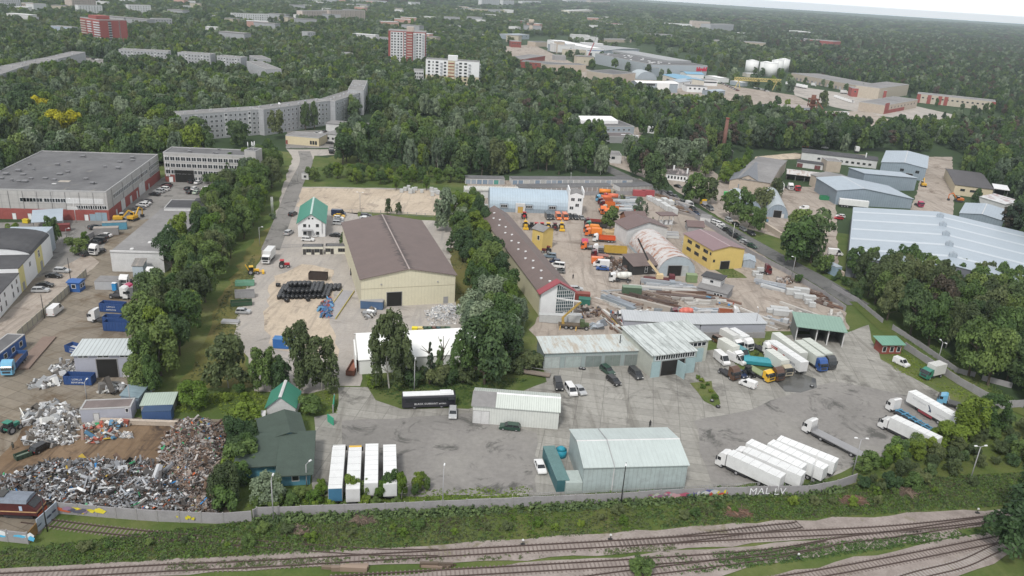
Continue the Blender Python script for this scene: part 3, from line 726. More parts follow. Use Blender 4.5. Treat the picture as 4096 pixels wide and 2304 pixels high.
# white and yellow workshop at the left edge, a strip of wings
YEL=paint((0.62,0.56,0.25),0.8,0.1,key='pale_yellow_render')
b=Bld('workshop','white and yellow workshop with low arched dark roof at the left edge','workshop',t02(-60,560),t02(535,-140),26.0,6.5)
L=b.L
b.part('wall',MB().box(0,L*0.42,0,26,0,6.0).box(L*0.42,L*0.64,0,26,0,7.4),WHITE)
arc=[(26-26*math.cos(math.pi*i/12)*0.5-13,7.2+2.6*math.sin(math.pi*i/12)) for i in range(13)]
b.part('wall',MB().extr([(0,0)]+arc+[(26,0)],0,L*0.64,L),WHITE)
up=[(u,z+0.25) for u,z in arc];b.part('roof',MB().extr(arc+up[::-1],0,L*0.64-0.2,L-0.6),ROOFDD)
b.part('roof',MB().box(-0.2,L*0.42,-0.2,26,6.0,6.2).box(L*0.42+.01,L*0.64-.22,-0.2,26,7.4,7.6),ROOFDD)
b.box('yellow_bay',L*0.42,L*0.50,-0.06,-0.0,0,7.4,YEL);b.box('yellow_bay',L*0.70,L*0.82,-0.06,0.0,0,7.3,YEL)
for u in (0.05,0.12,0.19,0.30,0.37):b.win('f',L*u,1.2,1.1,1.7);b.win('f',L*u,3.9,1.1,1.3)
b.win('f',L*0.6,4.6,1.6,1.4);b.win('f',L*0.76,4.4,1.6,2.2,'w',0.06);b.door('f',0.46,1.6,2.4,GREY,off=0.06);b.door('f',0.78,1.8,2.6,GREY,off=0.06);b.vents(6,9,z=7.5)
b=Bld('grey_box_building','small pale grey box with flat roof behind the arched workshop','building',t01(35,1145),t01(466,1140),9.0,7.5,zr=3.0);b.flat(BLUEG,BLUEGR,0.1)
# scrapyard buildings
BLUE=paint((0.035,0.12,0.36),0.5,0.25,key='blue_paint');LBLUE=paint((0.05,0.22,0.45),0.5,0.2,key='light_blue_paint')
b=Bld('kiosk','small blue cabin with white windows at the end of the concrete fence','cabin',t02(690,222),t02(808,228),3.2,3.0);b.gable(BLUE,BLUE,0,0.3,over=0.3);b.row('f',1,0.3,0.7,1.3,1.2,1.1);b.row('r',2,0.1,0.9,1.3,1.0,1.1)
b=Bld('site_office','long blue site office behind the loaded blue truck','cabin',t02(15,975),t02(270,770),4.2,3.2);b.flat(BLUE,ROOFD,0.25);b.row('f',3,0.05,0.95,1.2,1.3,1.2,'w');b.win('l',2,1.0,1.0,1.3)
GREYB=paint((0.38,0.39,0.45),0.8,0.12,0.3,key='grey_blocks')
b=Bld('shed','grey block shed with ribbed metal roof and open gateway in the scrapyard','shed',t02(775,1090),t02(1345,1080),t02(905,690),6.0,zd=6.3)
b.gable(GREYB,sheet_metal((0.50,0.54,0.55),0.95,0,0.45,0.08,key='ribbed_roof',amt=0.3),0,0.5,at=0.9,over=0.5)
b.door('f',0.56,b.L*0.36,4.9,None,'open',name='gateway');b.door('f',0.87,1.3,2.3,WHITE2)
for u in (0.12,0.2,0.46,0.56,0.85,0.93):b.win('f',b.L*u,5.35,1.2,0.4)
b=Bld('lean_to','long blue metal lean-to roof falling beside the grey scrapyard shed','shed',t02(1215,1275),t02(1390,1280),t02(1310,1060),3.0,zr=3.0);b.mono(BLUEWALL,sheet_metal((0.24,0.32,0.36),0.9,1,0.5,0.3,key='blue_rough_roof'),1,3.3,2.8,over=0.2)
b=Bld('flat_workshop','grey flat-roofed workshop between white bags and the scrap heap','building',t03(675,190),t03(1090,170),t02(880,1315),3.1,zd=3.1);b.flat(GREYB,groundm('old_felt_roof',[(0.3,(0.13,0.11,0.105)),(0.5,(0.19,0.16,0.155)),(0.7,(0.25,0.22,0.21))],0.1,0.6),0.25)
b.door('f',0.3,1.0,2.2,WHITE2);b.win('f',b.L*0.92,2.2,0.6,0.8)
b=Bld('small_shed','small shed with weathered grey roof standing against the low hall wall','shed',t02(1345,95),t02(1450,95),4.5,5.0);b.mono(paint((0.45,0.52,0.58),0.7,0.2),sheet_metal((0.22,0.21,0.20),0.5,0,0.8,0.2,stain=(0.3,0.27,0.24),key='weathered_roof'),0,4.4,5.2,over=0.2)
b=Bld('site_hut','low hut with flat felt roof and a row of pale boards along its front','shed',t02(958,200),t02(1205,205),t02(1050,60),2.6,zd=2.6);b.flat(paint((0.42,0.43,0.45),0.8,0.2),ROOFG,0.0)

# ================================================================ CENTRE LEFT
b=Bld('warehouse','cream clad warehouse with huge brown gable roof, dark streaks down its ridge','warehouse',t12(1060,385),t12(1998,332),t11(1018,875),9.2,zd=9.4)
b.gable(CREAM,sheet_metal((0.185,0.14,0.13),1.1,1,0.6,0.14,stain=None,key='brown_roof_sheets'),1,2.6,over=0.5,ridge=paint((0.42,0.36,0.34),0.7,0.5,0.4));L,D=b.L,b.D
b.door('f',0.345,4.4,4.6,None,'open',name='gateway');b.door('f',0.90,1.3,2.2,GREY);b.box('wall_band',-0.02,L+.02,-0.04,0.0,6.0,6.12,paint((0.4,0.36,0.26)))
q=MB();rr=random.Random(3)
for i in range(46):     # old soot marks on the sheets beside the ridge
    y=D*(i+.5)/46;a=rr.uniform(0.6,2.0);sl=2.6/(L/2)
    for sg in (-1,1):
        a=rr.uniform(0.5,2.1);x0,x1=L/2+sg*0.35,L/2+sg*(0.35+a);w_=rr.uniform(0.25,0.6)
        z=lambda x:9.2+2.6-abs(x-L/2)*sl+0.205
        q.add([(x0,y-w_,z(x0)),(x0,y+w_,z(x0)),(x1,y+w_*0.15,z(x1)),(x1,y-w_*0.15,z(x1))],[(0,1,2,3) if sg<0 else (3,2,1,0)])
b.part('soot_marks',q,paint((0.075,0.065,0.065),0.8,0.4,1.0,key='soot'))
b.box('lamp',L*0.2,L*0.2+.4,-0.3,0,7.2,7.5,GREY);b.box('lamp',L*0.8,L*0.8+.4,-0.3,0,7.2,7.5,GREY)
for i in range(8):b.box('roof_seam',L*0.035,L*0.035+0.1,D*i/8,D*(i+1)/8,9.2+2.6*0.07+.17,9.2+2.6*0.07+.22,WHITE2) if False else None
b=Bld('house','white two storey house with green metal gable roof','house',t11(425,1028),t11(697,1028),t11(612,625),5.6,zd=9.2)
b.gable(WHITE,sheet_metal((0.035,0.235,0.165),0.8,1,0.45,0.1,key='green_roof',amt=0.06),1,3.4,over=0.6,ridge=paint((0.5,0.62,0.58)));L=b.L
for u in (0.25,0.72):b.win('f',L*u,3.9,1.2,1.2);b.win('f',L*u,0.9,1.3,1.3)
b.win('f',L*.42,3.8,0.6,1.1);b.door('f',0.43,1.0,2.2,GREY,z=0.2);b.row('r',6,0.05,0.95,3.9,1.2,1.3);b.row('r',6,0.05,0.95,0.9,1.2,1.3)
b.win('f',L*.42,6.9,0.7,0.6);b.win('f',L*.55,6.9,0.7,0.6)
b.part('porch_roof',MB().box(L*.15,L*.55,-1.6,-0.05,2.9,3.0),GREY);b.part('stair',MB().bar((L*.5,-1.3,0.1),(L*.68,-1.3,2.4),0.5,0.15),GREY);b.box('flue',L*.88,L*.88+.2,-0.3,-0.08,1.5,6.5,GREY)
CABIN=paint((0.66,0.64,0.55),0.7,0.12,key='cabin_cream')
for nm,x0,y0,x1,y1,dd in (('cream office cabin with three dark doors, left of its pair',468,1206,678,1206,(1,3,5)),('cream office cabin with one dark door, right of its pair',703,1200,914,1200,(2,))):
    b=Bld('office_cabin',nm,'cabin',t11(x0,y0),t11(x1,y1),2.9,2.9,group='office cabins at the yard gate');b.flat(CABIN,ROOFD,0.15)
    for i in (1,2,3,4,5):
        if i in dd:b.door('f',(i-0.5)/5,1.0,2.1,paint((0.05,0.045,0.04)))
        elif i in (1,2,4,5):b.win('f',b.L*(i-.5)/5,1.0,1.6,1.1,'d')
b=Bld('gate_cabin','tiny white cabin beside the lane under the hedge','cabin',t11(460,448),t11(530,452),2.6,3.0);b.flat(WHITE2,ROOFG,0.1);b.row('f',1,0.3,0.7,1.1,1.1,0.9,'d')
b=Bld('storage_tent','long white fabric storage tent behind the front yard fence','tent',t12(1040,1052),t12(2230,975),15.0,4.2)
TENT=paint((0.80,0.81,0.80),0.6,0.05,0.4,key='tent_fabric')
b.prof(TENT,TENT,0,[(0,4.0),(1.6,5.0),(7.5,7.6),(13.4,5.0),(15,4.0)],over=0.25);q=MB()
for i in range(8):x=b.L*i/7;q.box(x-.06,x+.06,-0.08,0.0,0,4.0)
b.part('frame_post',q,paint((0.6,0.6,0.6)));b.part('door_curtain',MB().extr([(0.5,0),(5,0),(6.5,6.6),(1.5,4.6)],0,-0.9,-0.6),TENT)

# ================================================================ TOWN HOUSES BEHIND
def roofstuff(b,n,seed=1):
    r=random.Random(seed)
    for i in range(n):
        x=b.L*(i+.5)/n;y=b.D*r.uniform(.3,.7);b.box('roof_vent',x-.7,x+.7,y-.5,y+.5,b.h+.1,b.h+1.0,PANEL)
def slab(label,p0,p1,depth,h,nf,n,wall=PANEL,roof=ROOFG,zr=None,side=0,zd=None,st='w',stairs=0,cat='apartment block',name='apartment_block',ww=1.5,par=0.5,wh=1.35):
    b=Bld(name,label,cat,p0,p1,depth,h,zr=h if zr is None else zr,zd=zd);b.flat(wall,roof,par)
    dz=(h-0.8)/max(nf,1);sk=()
    if stairs and n:
        k=n/stairs;sk=tuple(int(k*(i+.5)) for i in range(stairs))
        for i in sk:u=b.L*(0.03+0.94*(i+.5)/n);b.box('stairwell',u-0.9,u+0.9,-0.12,0.0,1.0,h-0.4,PANELW);[b.win('f',u,1.6+dz*f,1.1,1.0,'k',0.12) for f in range(nf)]
    if n:b.grid('f',nf,n,1.0,dz,ww,wh,st,skip=sk)
    if side:b.grid('r',nf,side,1.0,dz,ww,wh,st)
    return b
b=slab('grey five storey housing block with plain left gable, leftmost wing of the long row',t00(1818,1160),t10(68,1105),11.5,14.5,5,16,stairs=3);roofstuff(b,6)
b.box('gable_render',-0.05,0.0,0,b.D,0,b.h,PANELW)
b=slab('grey housing block with satellite dish on its roof, second wing of the long row',t10(75,1108),t10(742,1018),11.5,15.0,5,16,stairs=3);roofstuff(b,6,2)
b.part('satellite_dish',MB().cyl((b.L*.25,1.5,15.1),(b.L*.25,1.5,17.2),.08).cyl((b.L*.25,1.3,17.2),(b.L*.25,1.0,17.4),1.0,0.5,10),WHITE)
b=slab('grey housing block seen at a slant behind the yellow tree, end of the long row',t10(797,1022),t10(1085,925),11.5,15.0,5,12,stairs=2);roofstuff(b,6,3)
b=slab('grey end block of the long row, its flat roof seen almost end on',t10(925,905),t10(1083,912),t10(1100,815),17.0,5,2,side=8);roofstuff(b,4,4)
# red brick tower far left
b=Bld('apartment_tower','red brick apartment tower with white balconies on its left face','apartment tower',t00(1030,468),t00(1300,462),42.0,28.0)
b.flat(REDB2,ROOFG,0.8);L,D=b.L,b.D;b.box('lift_house',L*.1,L*.6,D*.3,D*.7,28.2,32.0,REDB2)
for f in range(10):
    b.win('f',L*.72,1.5+2.65*f,1.3,1.5);b.box('stair_landing',L*.30,L*.42,-0.6,0.0,1.0+2.65*f,1.9+2.65*f,PANEL)
    for k,(v0,v1) in enumerate(((0.0,0.30),(0.42,0.62),(0.70,0.98))):b.box('balcony',-1.1,0,D*v0+.2,D*v1-.2,1.0+2.65*f,2.1+2.65*f,PANELW if k != 2 else PANELP)
b.box('painted_stair_recess',L*.31,L*.41,-0.05,0.0,1,27,paint((0.05,0.05,0.05)))  # recess is only a flat black strip, its dark painted on the wall
# white and red tower in the middle
b=Bld('apartment_tower','tall white apartment tower with red brick edges and dark stair column','apartment tower',t10(1332,306),t10(1706,328),t10(1784,322),37.0,zr=37.0)
b.flat(REDB2,ROOFG,0.9);L,D=b.L,b.D
b.box('facade_panel',L*0.06,L*0.40,-0.25,0,0,36,PANELW);b.box('facade_panel',L*0.42,L*0.48,-0.25,0,0,36,PANELW);b.box('facade_panel',L*0.67,L*0.99,-0.25,0,0,36,PANELW)
b.box('stair_tower',L*0.50,L*0.655,-1.6,0,0,37,REDB2);b.box('lift_house',L*.49,L*.68,-1.0,D*.5,37.2,42,PANELP)
for f in range(12):
    z=1.2+2.95*f
    for u in (.10,.18,.27,.35,.45,.78,.86):b.win('f',L*u,z,1.7,1.5,'k',0.25)
    for u in (.71,.94):b.box('balcony',L*u-1.3,L*u+1.3,-1.3,-0.25,z-0.3,z+0.8,PANEL)
    b.box('stair_landing',L*0.51,L*0.645,-1.9,-1.6,z,z+1.1,PANELP)
    b.box('balcony',L+0.0,L+1.2,D*.55,D*.95,z-0.3,z+0.8,PANEL)
# cream and white block in front of it
b=Bld('apartment_block','eight storey white block with cream lower floors and white lift house','apartment block',t10(1710,596),t10(2248,628),12.0,24.0,zr=24.0)
b.flat(PANELC,ROOFD,0.6);L,D=b.L,b.D
b.box('white_render',-0.08,L+0.08,-0.08,D+0.08,10.5,23.98,WHITE);b.box('lift_house',L*.41,L*.59,-0.5,D*.6,24.2,28.5,WHITE);b.box('stair_bay',L*.415,L*.54,-0.7,0,0,24,PANELC)
for f in range(8):
    z=1.3+2.85*f
    for u,w_ in ((.06,1.8),(.135,0.9),(.21,2.4),(.36,2.0),(.65,2.4),(.745,2.4)):b.win('f',L*u,z,w_,1.4,'d',0.08)
    for u in (.29,.58,.82):b.box('balcony',L*u-1.0,L*u+1.0,-1.2,-0.08,z-0.4,z+0.6,PANEL)
    b.box('stair_landing',L*.42,L*.535,-0.85,-0.7,z,z+0.9,REDB)
    b.box('balcony',L+.08,L+1.3,D*.3,D*.8,z-0.4,z+.6,PANEL)
# further town blocks: (label, p0, p1, depth, h, floors, windows, wall, side, ref)
FARB=[
 ('white panel block with red stripe at the top left corner',t00(-30,132),t00(222,122),14,30,9,12,PANELW,3,0),
 ('white block with brown balconies near the top left corner',t00(232,138),t00(350,142),14,17,5,6,PANELP,0,0),
 ('plain white gable block joined to the balcony block at top left',t00(350,146),t00(476,142),14,16,5,0,PANELW,0,0),
 ('tall pinkish block standing at the top edge behind the red tower',t00(735,120),t00(975,112),14,30,9,12,PANELP,2,0),
 ('pale block with blank right gable above the red tower',t00(800,160),t00(1040,162),12,17,5,8,PANELW,0,0),
 ('white five storey block with striped balconies right of the red tower',t00(1300,148),t00(1525,152),12,17,5,8,PANELW,0,0),
 ('low white building at the top between trees, left of centre',t00(1820,95),t00(1922,98),12,8,2,4,PANELW,0,0),
 ('long pale school building at the top, cut by trees',t00(2345,215),t10(160,225),12,14,4,16,PANELW,0,0),
 ('pale roofed building seen at a slant among the trees',t00(2095,205),t00(2225,212),18,8,2,4,PANELW,0,0),
 ('blue grey house with slanting roof left of the red tower',t00(735,392),t00(800,388),30,13,4,0,paint((0.36,0.42,0.50),0.8,0.1),0,0),
 ('flat grey roofs among dark trees at upper left',t00(250,240),t00(400,240),30,9,2,6,PANEL,0,0),
 ('small pale block behind trees in upper left',t00(1565,290),t00(1740,290),14,14,4,6,PANEL,0,0),
 ('pale pink pair of nine storey blocks, the left one',t10(470,218),t10(716,212),14,20,6,14,PANELP,3,0),
 ('pale pink pair of nine storey blocks, the right one with roof plant',t10(740,212),t10(1100,208),14,21,7,20,PANELP,3,0),
 ('low pale block left of the pink pair',t10(210,205),t10(300,207),14,10,3,5,PANELC,0,0),
 ('big white factory hall at the top edge',t10(1050,52),t10(1318,50),40,13,0,0,WHITE,0,0),
 ('small white tower block on the horizon right of the white hall',t10(1560,70),t10(1650,72),14,16,4,5,PANELW,0,0),
 ('long low cream factory with white wall near the top',t10(2070,130),t10(2515,138),30,12,2,14,PANELC,0,0),
 ('tall pale block behind the cream factory',t10(2268,85),t10(2446,82),14,32,8,8,PANELW,2,0),
 ('tall pale block beside the top edge right of its twin',t10(2480,72),t20(20,72),14,28,8,6,PANELW,2,0),
 ('grey roof half hidden left of the white tower',t10(1215,470),t10(1335,472),16,12,3,5,PANEL,0,0),
 ('grey gable house among the trees left of centre',t10(522,430),t10(600,428),12,14,4,3,PANEL,0,0),
 ('small grey roof in the wood above the long housing row',t10(860,600),t10(978,602),14,7,2,4,PANEL,0,0),
 ('unfinished white concrete house left of the cream block',t10(1590,828),t10(1685,832),12,11,3,4,PANELW,0,0),
 ('grey house with dark roof among trees right of the white tower',t10(1840,372),t10(1940,372),16,8,2,4,PANEL,0,0),
 ('pale workshop roofs among trees above the cream block',t10(1905,300),t10(2060,300),20,8,2,5,PANELW,0,0),
 ('small white building just left of the warehouse district',t10(2310,385),t10(2440,388),14,6,1,4,WHITE,0,0),
 ('grey five storey block whose end shows at the left of the wood',t10(-60,700),t10(30,740),12,13,4,4,PANEL,0,0),
 ('pale low building behind the pink blocks',t10(600,25),t10(720,28),14,12,3,5,PANELW,0,0),
 ('white tower on the skyline left of the white hall',t10(540,30),t10(590,30),14,22,6,3,PANELW,0,0),
]
for (lb,p0,p1,dp,h,nf,n,wl,sd,zr) in FARB:
    slab(lb,p0,p1,dp,h,nf,n,wl,zr=zr,side=sd,cat='building' if nf<4 else 'apartment block',name='building' if nf<4 else 'apartment_block',st='k')
# long wings left
for lb,p0,p1,dp,h,n in (
 ('long grey housing block behind trees below the red tower, left piece',t00(1192,500),t00(1690,522),12,14.5,14),
 ('long grey housing block behind trees below the red tower, middle piece',t00(1785,530),t00(2115,552),12,14.5,10),
 ('long grey housing block behind trees below the red tower, right piece',t00(2180,565),t00(2420,585),12,14.5,8)):
    b=slab(lb,p0,p1,dp,h,5,n,stairs=2);roofstuff(b,5)
b=slab('grey end block with square flat roof at the left, beside the avenue',t00(425,590),t00(582,597),t00(575,515),15,5,0);roofstuff(b,2)
b=slab('pale long block whose flat roof slants down to the left edge, upper piece',t00(245,672),t00(585,600),14,14.5,5,0);roofstuff(b,4)
b=slab('pale long block whose flat roof slants down to the left edge, lower piece',t00(-60,775),t00(240,672),14,14.5,5,0);roofstuff(b,4)
b=slab('grey block with long flat roof above the tree avenue, half hidden',t00(2480,620),t10(100,700),13,14.5,5,4);roofstuff(b,4)
b=slab('small house roof with chimneys sunk in the trees above the lime row',t00(2110,775),t00(2270,765),9,7,2,0,roof=ROOFD)
# buildings at the T junction
b=Bld('shop','cream single storey shop with flat grey roof at the T junction','shop',t11(300,90),t11(634,118),14,4.6);b.flat(paint((0.62,0.54,0.37),0.8,0.1),ROOFG,0.4);b.row('f',3,0.72,0.95,1.0,1.1,1.9,'d');b.door('f',0.03,1.2,2.3,REDB)
b=Bld('commercial_building','pale grey low building with wide slate roof right of the cream shop','building',t11(690,70),t11(1000,112),20,5.2);b.hip(WHITE2,ROOFG,1.2);b.row('f',3,0.05,0.5,2.0,1.2,1.1,'d');b.door('f',0.4,2.4,3.2,paint((0.15,0.16,0.18)));b.row('r',5,0.1,0.9,1.8,1.6,1.2,'d')
b=Bld('commercial_building','slate roofed annex behind the pale grey low building','building',t10(705,1320),t10(1085,1350),12,5.0);b.hip(WHITE2,ROOFG,1.0)
b=Bld('garage_row','garage row with green and red doors beside the flower meadow','garages',t10(1520,1400),t10(1750,1375),7,2.8);b.flat(WHITE2,ROOFD,0.1)
b=Bld('garage_row','garages with green and red doors facing the meadow','garages',t10(1560,1372),t10(1745,1352),5,3.0);b.flat(WHITE2,ROOFG,0.1)
for i in range(5):b.door('f',0.1+0.2*i,2.4,2.3,paint(((0.3,0.06,0.05),(0.04,0.16,0.12),(0.05,0.2,0.14))[i % 3]))

# ================================================================ BUILDINGS: RIGHT HALF
YELW=paint((0.62,0.47,0.16),0.75,0.1,0.4,key='yellow_render')
REDM=sheet_metal((0.30,0.055,0.07),0.7,1,0.5,0.1,key='red_roof')
# long brown-roofed building with glass gable
b=Bld('long_building','very long brown-roofed building with white front gable and tall glass wall','building',t22(265,455),t22(600,440),t11(2320,790),7.4,zd=7.6)
L,D=b.L,b.D
b.gable(paint((0.60,0.56,0.40),0.8,0.15),ROOFB,1,3.2,over=0.5)
b.part('front_wall',MB().extr([(0,0),(L,0),(L,7.6),(L/2,10.6),(0,7.6)],1,-1.2,-0.02),WHITE)
b.part('front_roof',MB().extr([(-0.8,7.35),(L/2,10.9),(L+0.8,7.35),(L+0.8,7.6),(L/2,11.2),(-0.8,7.6)][::-1],1,-2.0,1.2),REDM)
q=MB();gx0,gx1=L*.46,L*.97
top=lambda x:7.3+(1-abs(x-L/2)/(L/2))*3.0
n=9
for i in range(n):
    x0,x1=gx0+(gx1-gx0)*i/n,gx0+(gx1-gx0)*(i+1)/n;q.add([(x0,-1.23,0.4),(x1,-1.23,0.4),(x1,-1.23,top(x1)-.3),(x0,-1.23,top(x0)-.3)],[(0,1,2,3)],1)
    q.box(x0-.05,x0+.05,-1.32,-1.24,0.4,top(x0)-.35,0)
for z in (0.4,1.5,2.6,3.7,4.8,5.9,7.0,8.1):q.box(gx0 if z<8 else L*.46,gx1 if z<7.3 else L*.86,-1.31,-1.25,z,z+.1,0)
b.part('glass_wall',q,[WHITEF,glassm((0.03,0.06,0.07),'green_glass')])
rr=random.Random(8)
for i in range(17):
    y=D*(0.03+0.94*i/17);k=0.22 if i % 2 else 0.34;x=L*k;z=7.4+3.2*(x/(L/2))+0.2
    b.part('skylight',MB().box(x-.35,x+.35,y-.3,y+.3,z-.1,z+.28),WHITEF)
for i in range(12):b.win('r',D*(.04+.08*i),3.6,2.2,1.4)
b=Bld('stair_wing','yellow rendered wing with small gable joined to the long brown roof','building',t21(195,1130),t21(300,1165),6.0,7.5);b.gable(YELW,ROOFG,0,1.2,over=0.4);b.win('f',b.L*.6,3.8,1.1,1.6)
# barrel hall with white stair block
b=Bld('barrel_hall','pale blue barrel-vaulted hall with windows and yellow door','hall',t11(2350,770),t21(555,800),15.0,8.5)
b.arch(BLUEWALL,sheet_metal((0.40,0.49,0.57),1.1,0,0.5,0.1,key='sky_blue_sheets'),0,8.6,side=1.8)
for u in (0.18,0.50,0.80):b.box('dormer',b.L*u-1.8,b.L*u+1.8,-0.3,1.4,2.0,3.9,BLUEWALL);b.win('f',b.L*u,2.3,2.8,1.1,'w',0.32)
b.box('door_surround',b.L*.33,b.L*.45,-0.5,1.6,0,4.2,WHITE2);b.door('f',.39,2.2,2.8,paint((0.55,0.35,0.08)),off=0.52)
b=Bld('white_block','white three storey block with grey roof at the end of the barrel hall','building',t21(565,805),t21(700,812),9.0,9.0)
b.gable(WHITE,ROOFG,1,1.0,over=-0.1);b.box('parapet',-0.35,0.1,-0.1,9.1,0,11.2,WHITE);b.box('parapet',b.L-0.1,b.L+.35,-0.1,9.1,8,11.0,WHITE)
for u,z in ((.25,6.4),(.75,6.4),(.6,3.9),(.2,2.6)):b.win('f',b.L*u,z,1.6,1.3,'w')
b=Bld('ribbed_shed','long shed roofed with white translucent ribs behind the barrel hall','shed',t11(2100,630),t21(75,640),t11(2085,510),3.6,zd=4.2)
b.part('wall',MB().box(0,b.L,0,b.D,0,3.4),WHITE2);q=MB();n=34
for i in range(n):
    x0=b.L*i/n;w_=b.L/n;pr=[(x0+w_*(0.5-0.5*math.cos(math.pi*k/5)),3.45+0.75*math.sin(math.pi*k/5)) for k in range(6)]
    q.extr(pr[::-1],1,-0.4,b.D+0.4)
b.part('roof',q,paint((0.66,0.66,0.63),0.6,0.25,0.5,key='ribbed_plastic'))
# garages
def garages(lb,p0,p1,dp,h,n,cols,roof=ROOFD):
    b=Bld('garage_row',lb,'garages',p0,p1,dp,h);b.flat(WHITE2,roof,0.0,0.2);r=random.Random(len(lb))
    for i in range(n):b.door('f',(i+.5)/n,b.L/n*0.78,2.2,paint(r.choice(cols),0.7,0.3))
    return b
GC=[(0.34,0.36,0.38),(0.42,0.43,0.43),(0.20,0.27,0.36),(0.30,0.35,0.42),(0.5,0.5,0.48)]
garages('long garage row with grey and blue doors under the dark wood',t21(0,500),t21(1208,500),6,2.8,22,GC)
garages('short garage row with a green door behind the ribbed white roof',t11(2105,492),t11(2500,500),6,2.8,7,GC+[(0.08,0.3,0.25)])
garages('second garage row, its patched grey roofs in front of the long one',t21(75,585),t21(1005,570),7,2.6,18,[(0.3,0.27,0.26)])
garages('short grey garage block beside the tall dark conifer',t21(1082,572),t21(1405,560),7,2.6,8,[(0.4,0.38,0.36)])
# rusty barrel hangar with gabled back building
b=Bld('hangar','barrel-vaulted hangar with rust-streaked white roof and open front','hangar',t22(1462,62),t22(1836,60),t21(1205,1105),7.6,zd=1.0)
b.arch(paint((0.40,0.46,0.50),0.6,0.25,0.5),sheet_metal((0.56,0.54,0.53),1.0,1,0.6,0.15,stain=(0.33,0.15,0.09),key='rusty_barrel_roof'),1,7.4,side=1.2)
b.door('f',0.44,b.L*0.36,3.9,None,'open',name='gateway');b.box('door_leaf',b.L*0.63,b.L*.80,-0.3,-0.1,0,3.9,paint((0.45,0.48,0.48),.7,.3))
b=Bld('gabled_building','white walled gabled building with brown roof behind the rusty hangar','building',t21(1145,1110),t21(1545,1090),11,6.5);b.gable(WHITE2,ROOFBR,1,2.6,over=0.5)
b=Bld('dark_shed','black walled shed with brown sloping roof left of the hangar mouth','shed',t22(1215,55),t22(1470,40),9.0,4.2);b.mono(BLACKM,ROOFB,0,3.4,4.6,over=0.4);b.win('f',b.L*.5,0.8,0.9,2.2)
b=Bld('brick_house','small brick house with dark red hipped roof among the depot trucks','house',t21(1150,972),t21(1345,968),8,5.0);b.gable(brick((0.34,0.15,0.09),'orange_brick'),ROOFBR,0,2.4,over=0.5);b.box('chimney',b.L*.5,b.L*.5+.5,4,4.5,6,8.2,REDB)
b=Bld('yellow_building','yellow two storey workshop with mauve-brown metal roof and open gate','workshop',t21(1992,1362),t21(2308,1342),t21(1815,990),7.6,zd=7.6)
b.gable(YELW,sheet_metal((0.24,0.16,0.17),0.9,1,0.5,0.1,key='mauve_roof'),1,1.3,at=0.5,over=0.4,ridge=paint((0.45,0.36,0.37)))
b.door('f',0.44,b.L*.28,3.2,None,'open',name='gateway');b.win('f',b.L*.08,3.1,0.8,0.9,'d');b.win('l',b.D*.06,5.5,0.9,0.9,'d')
for u in (.22,.5,.78):b.win('l',b.D*u,5.3,3.0,1.1,'d');b.win('l',b.D*u,2.4,3.0,1.1,'d')
b=Bld('greenhouse_shed','blue grey lean-to sheds at the right side of the yellow workshop','shed',t21(2318,1330),t21(2440,1345),7,2.6);b.gable(BLUEG,BLUEGR,1,0.7,over=0.2)
b=Bld('tool_shed','grey block shed with dark upper room beside the sand yard','shed',t22(1855,245),t22(2150,318),6.5,3.0);b.mono(GREY,ROOFG,0,2.6,3.4,over=0.3);b.box('upper_room',0.2,6.5,3.5,8.2,0,5.6,WHITE2);b.box('upper_roof',-0.3,7.0,3.0,8.7,5.6,5.85,ROOFDD);b.win('f',b.L*.35,4.0,1.2,0.9,'w',-3.46)
for i in range(3):b.win('f',b.L*(.62+.1*i),0.7,0.9,1.3)
b=Bld('small_house','old white single storey house with patched dark hipped roof at the bend','house',t21(1545,450),t21(1760,475),10,3.6);b.hip(WHITE,sheet_metal((0.10,0.09,0.09),1.5,0,0.9,0.3,stain=(0.3,0.26,0.25),key='patched_roof'),2.2);b.row('f',6,0.05,0.95,1.0,1.0,1.5,'w');b.box('chimney',3,3.8,4,4.8,4.5,7.3,WHITE);b.box('chimney',b.L-1,b.L-.2,3,3.8,3.5,6.6,WHITE)
b=Bld('roadside_shed','low shed with dark red hipped roof beside the street wall','shed',t21(1765,975),t21(1920,985),6,2.6);b.gable(GREY,ROOFBR,0,1.6,over=0.5)
b=Bld('lattice_shed','pale grey shed behind the street wall near the parked cars','shed',t21(1885,890),t21(1990,905),6,2.8);b.flat(WHITE2,ROOFG,0.1)
b=Bld('fuel_canopy','brown fuel canopy standing over three white pumps','canopy',t21(1490,915),t21(1640,912),4.5,4.6)
b.part('roof',MB().box(-0.5,b.L+.5,-0.5,5,4.4,4.8),ROOFBR);q=MB()
for x in (.15,.85):
    for y in (.5,4):q.cyl((b.L*x,y,0),(b.L*x,y,4.4),.12)
b.part('post',q,WHITE2);b.box('island',0,b.L,0.8,3.6,0,0.2,GREY)
for u in (.2,.5,.8):b.box('pump',b.L*u-.6,b.L*u+.6,1.4,2.6,0.2,1.9,WHITE)
b=Bld('barn','beige barn with grey stepped gable roof beside the barrel stores','barn',t21(2178,540),t21(2530,590),38,5.0)
sp=b.L;b.prof(PALEB,sheet_metal((0.17,0.18,0.20),1.0,1,0.6,0.1,key='slate_roof'),1,[(0,4.6),(sp*.3,6.6),(sp*.5,8.4),(sp*.75,6.4),(sp,4.4)],over=0.4)
for u in (.3,.42,.56):b.win('f',sp*u,5.1,1.3,1.2,'d')
b.door('f',.36,3.6,3.2,paint((0.2,0.25,0.30)))
b=Bld('barn','beige barn annex with wavy slate roof right behind the stepped barn','barn',t31(0,600),t31(170,360),16,6.0);b.gable(PALEB,ROOFG,1,2.0,over=0.4)
BARREL=sheet_metal((0.42,0.47,0.50),1.2,1,0.5,0.12,key='barrel_sheets')
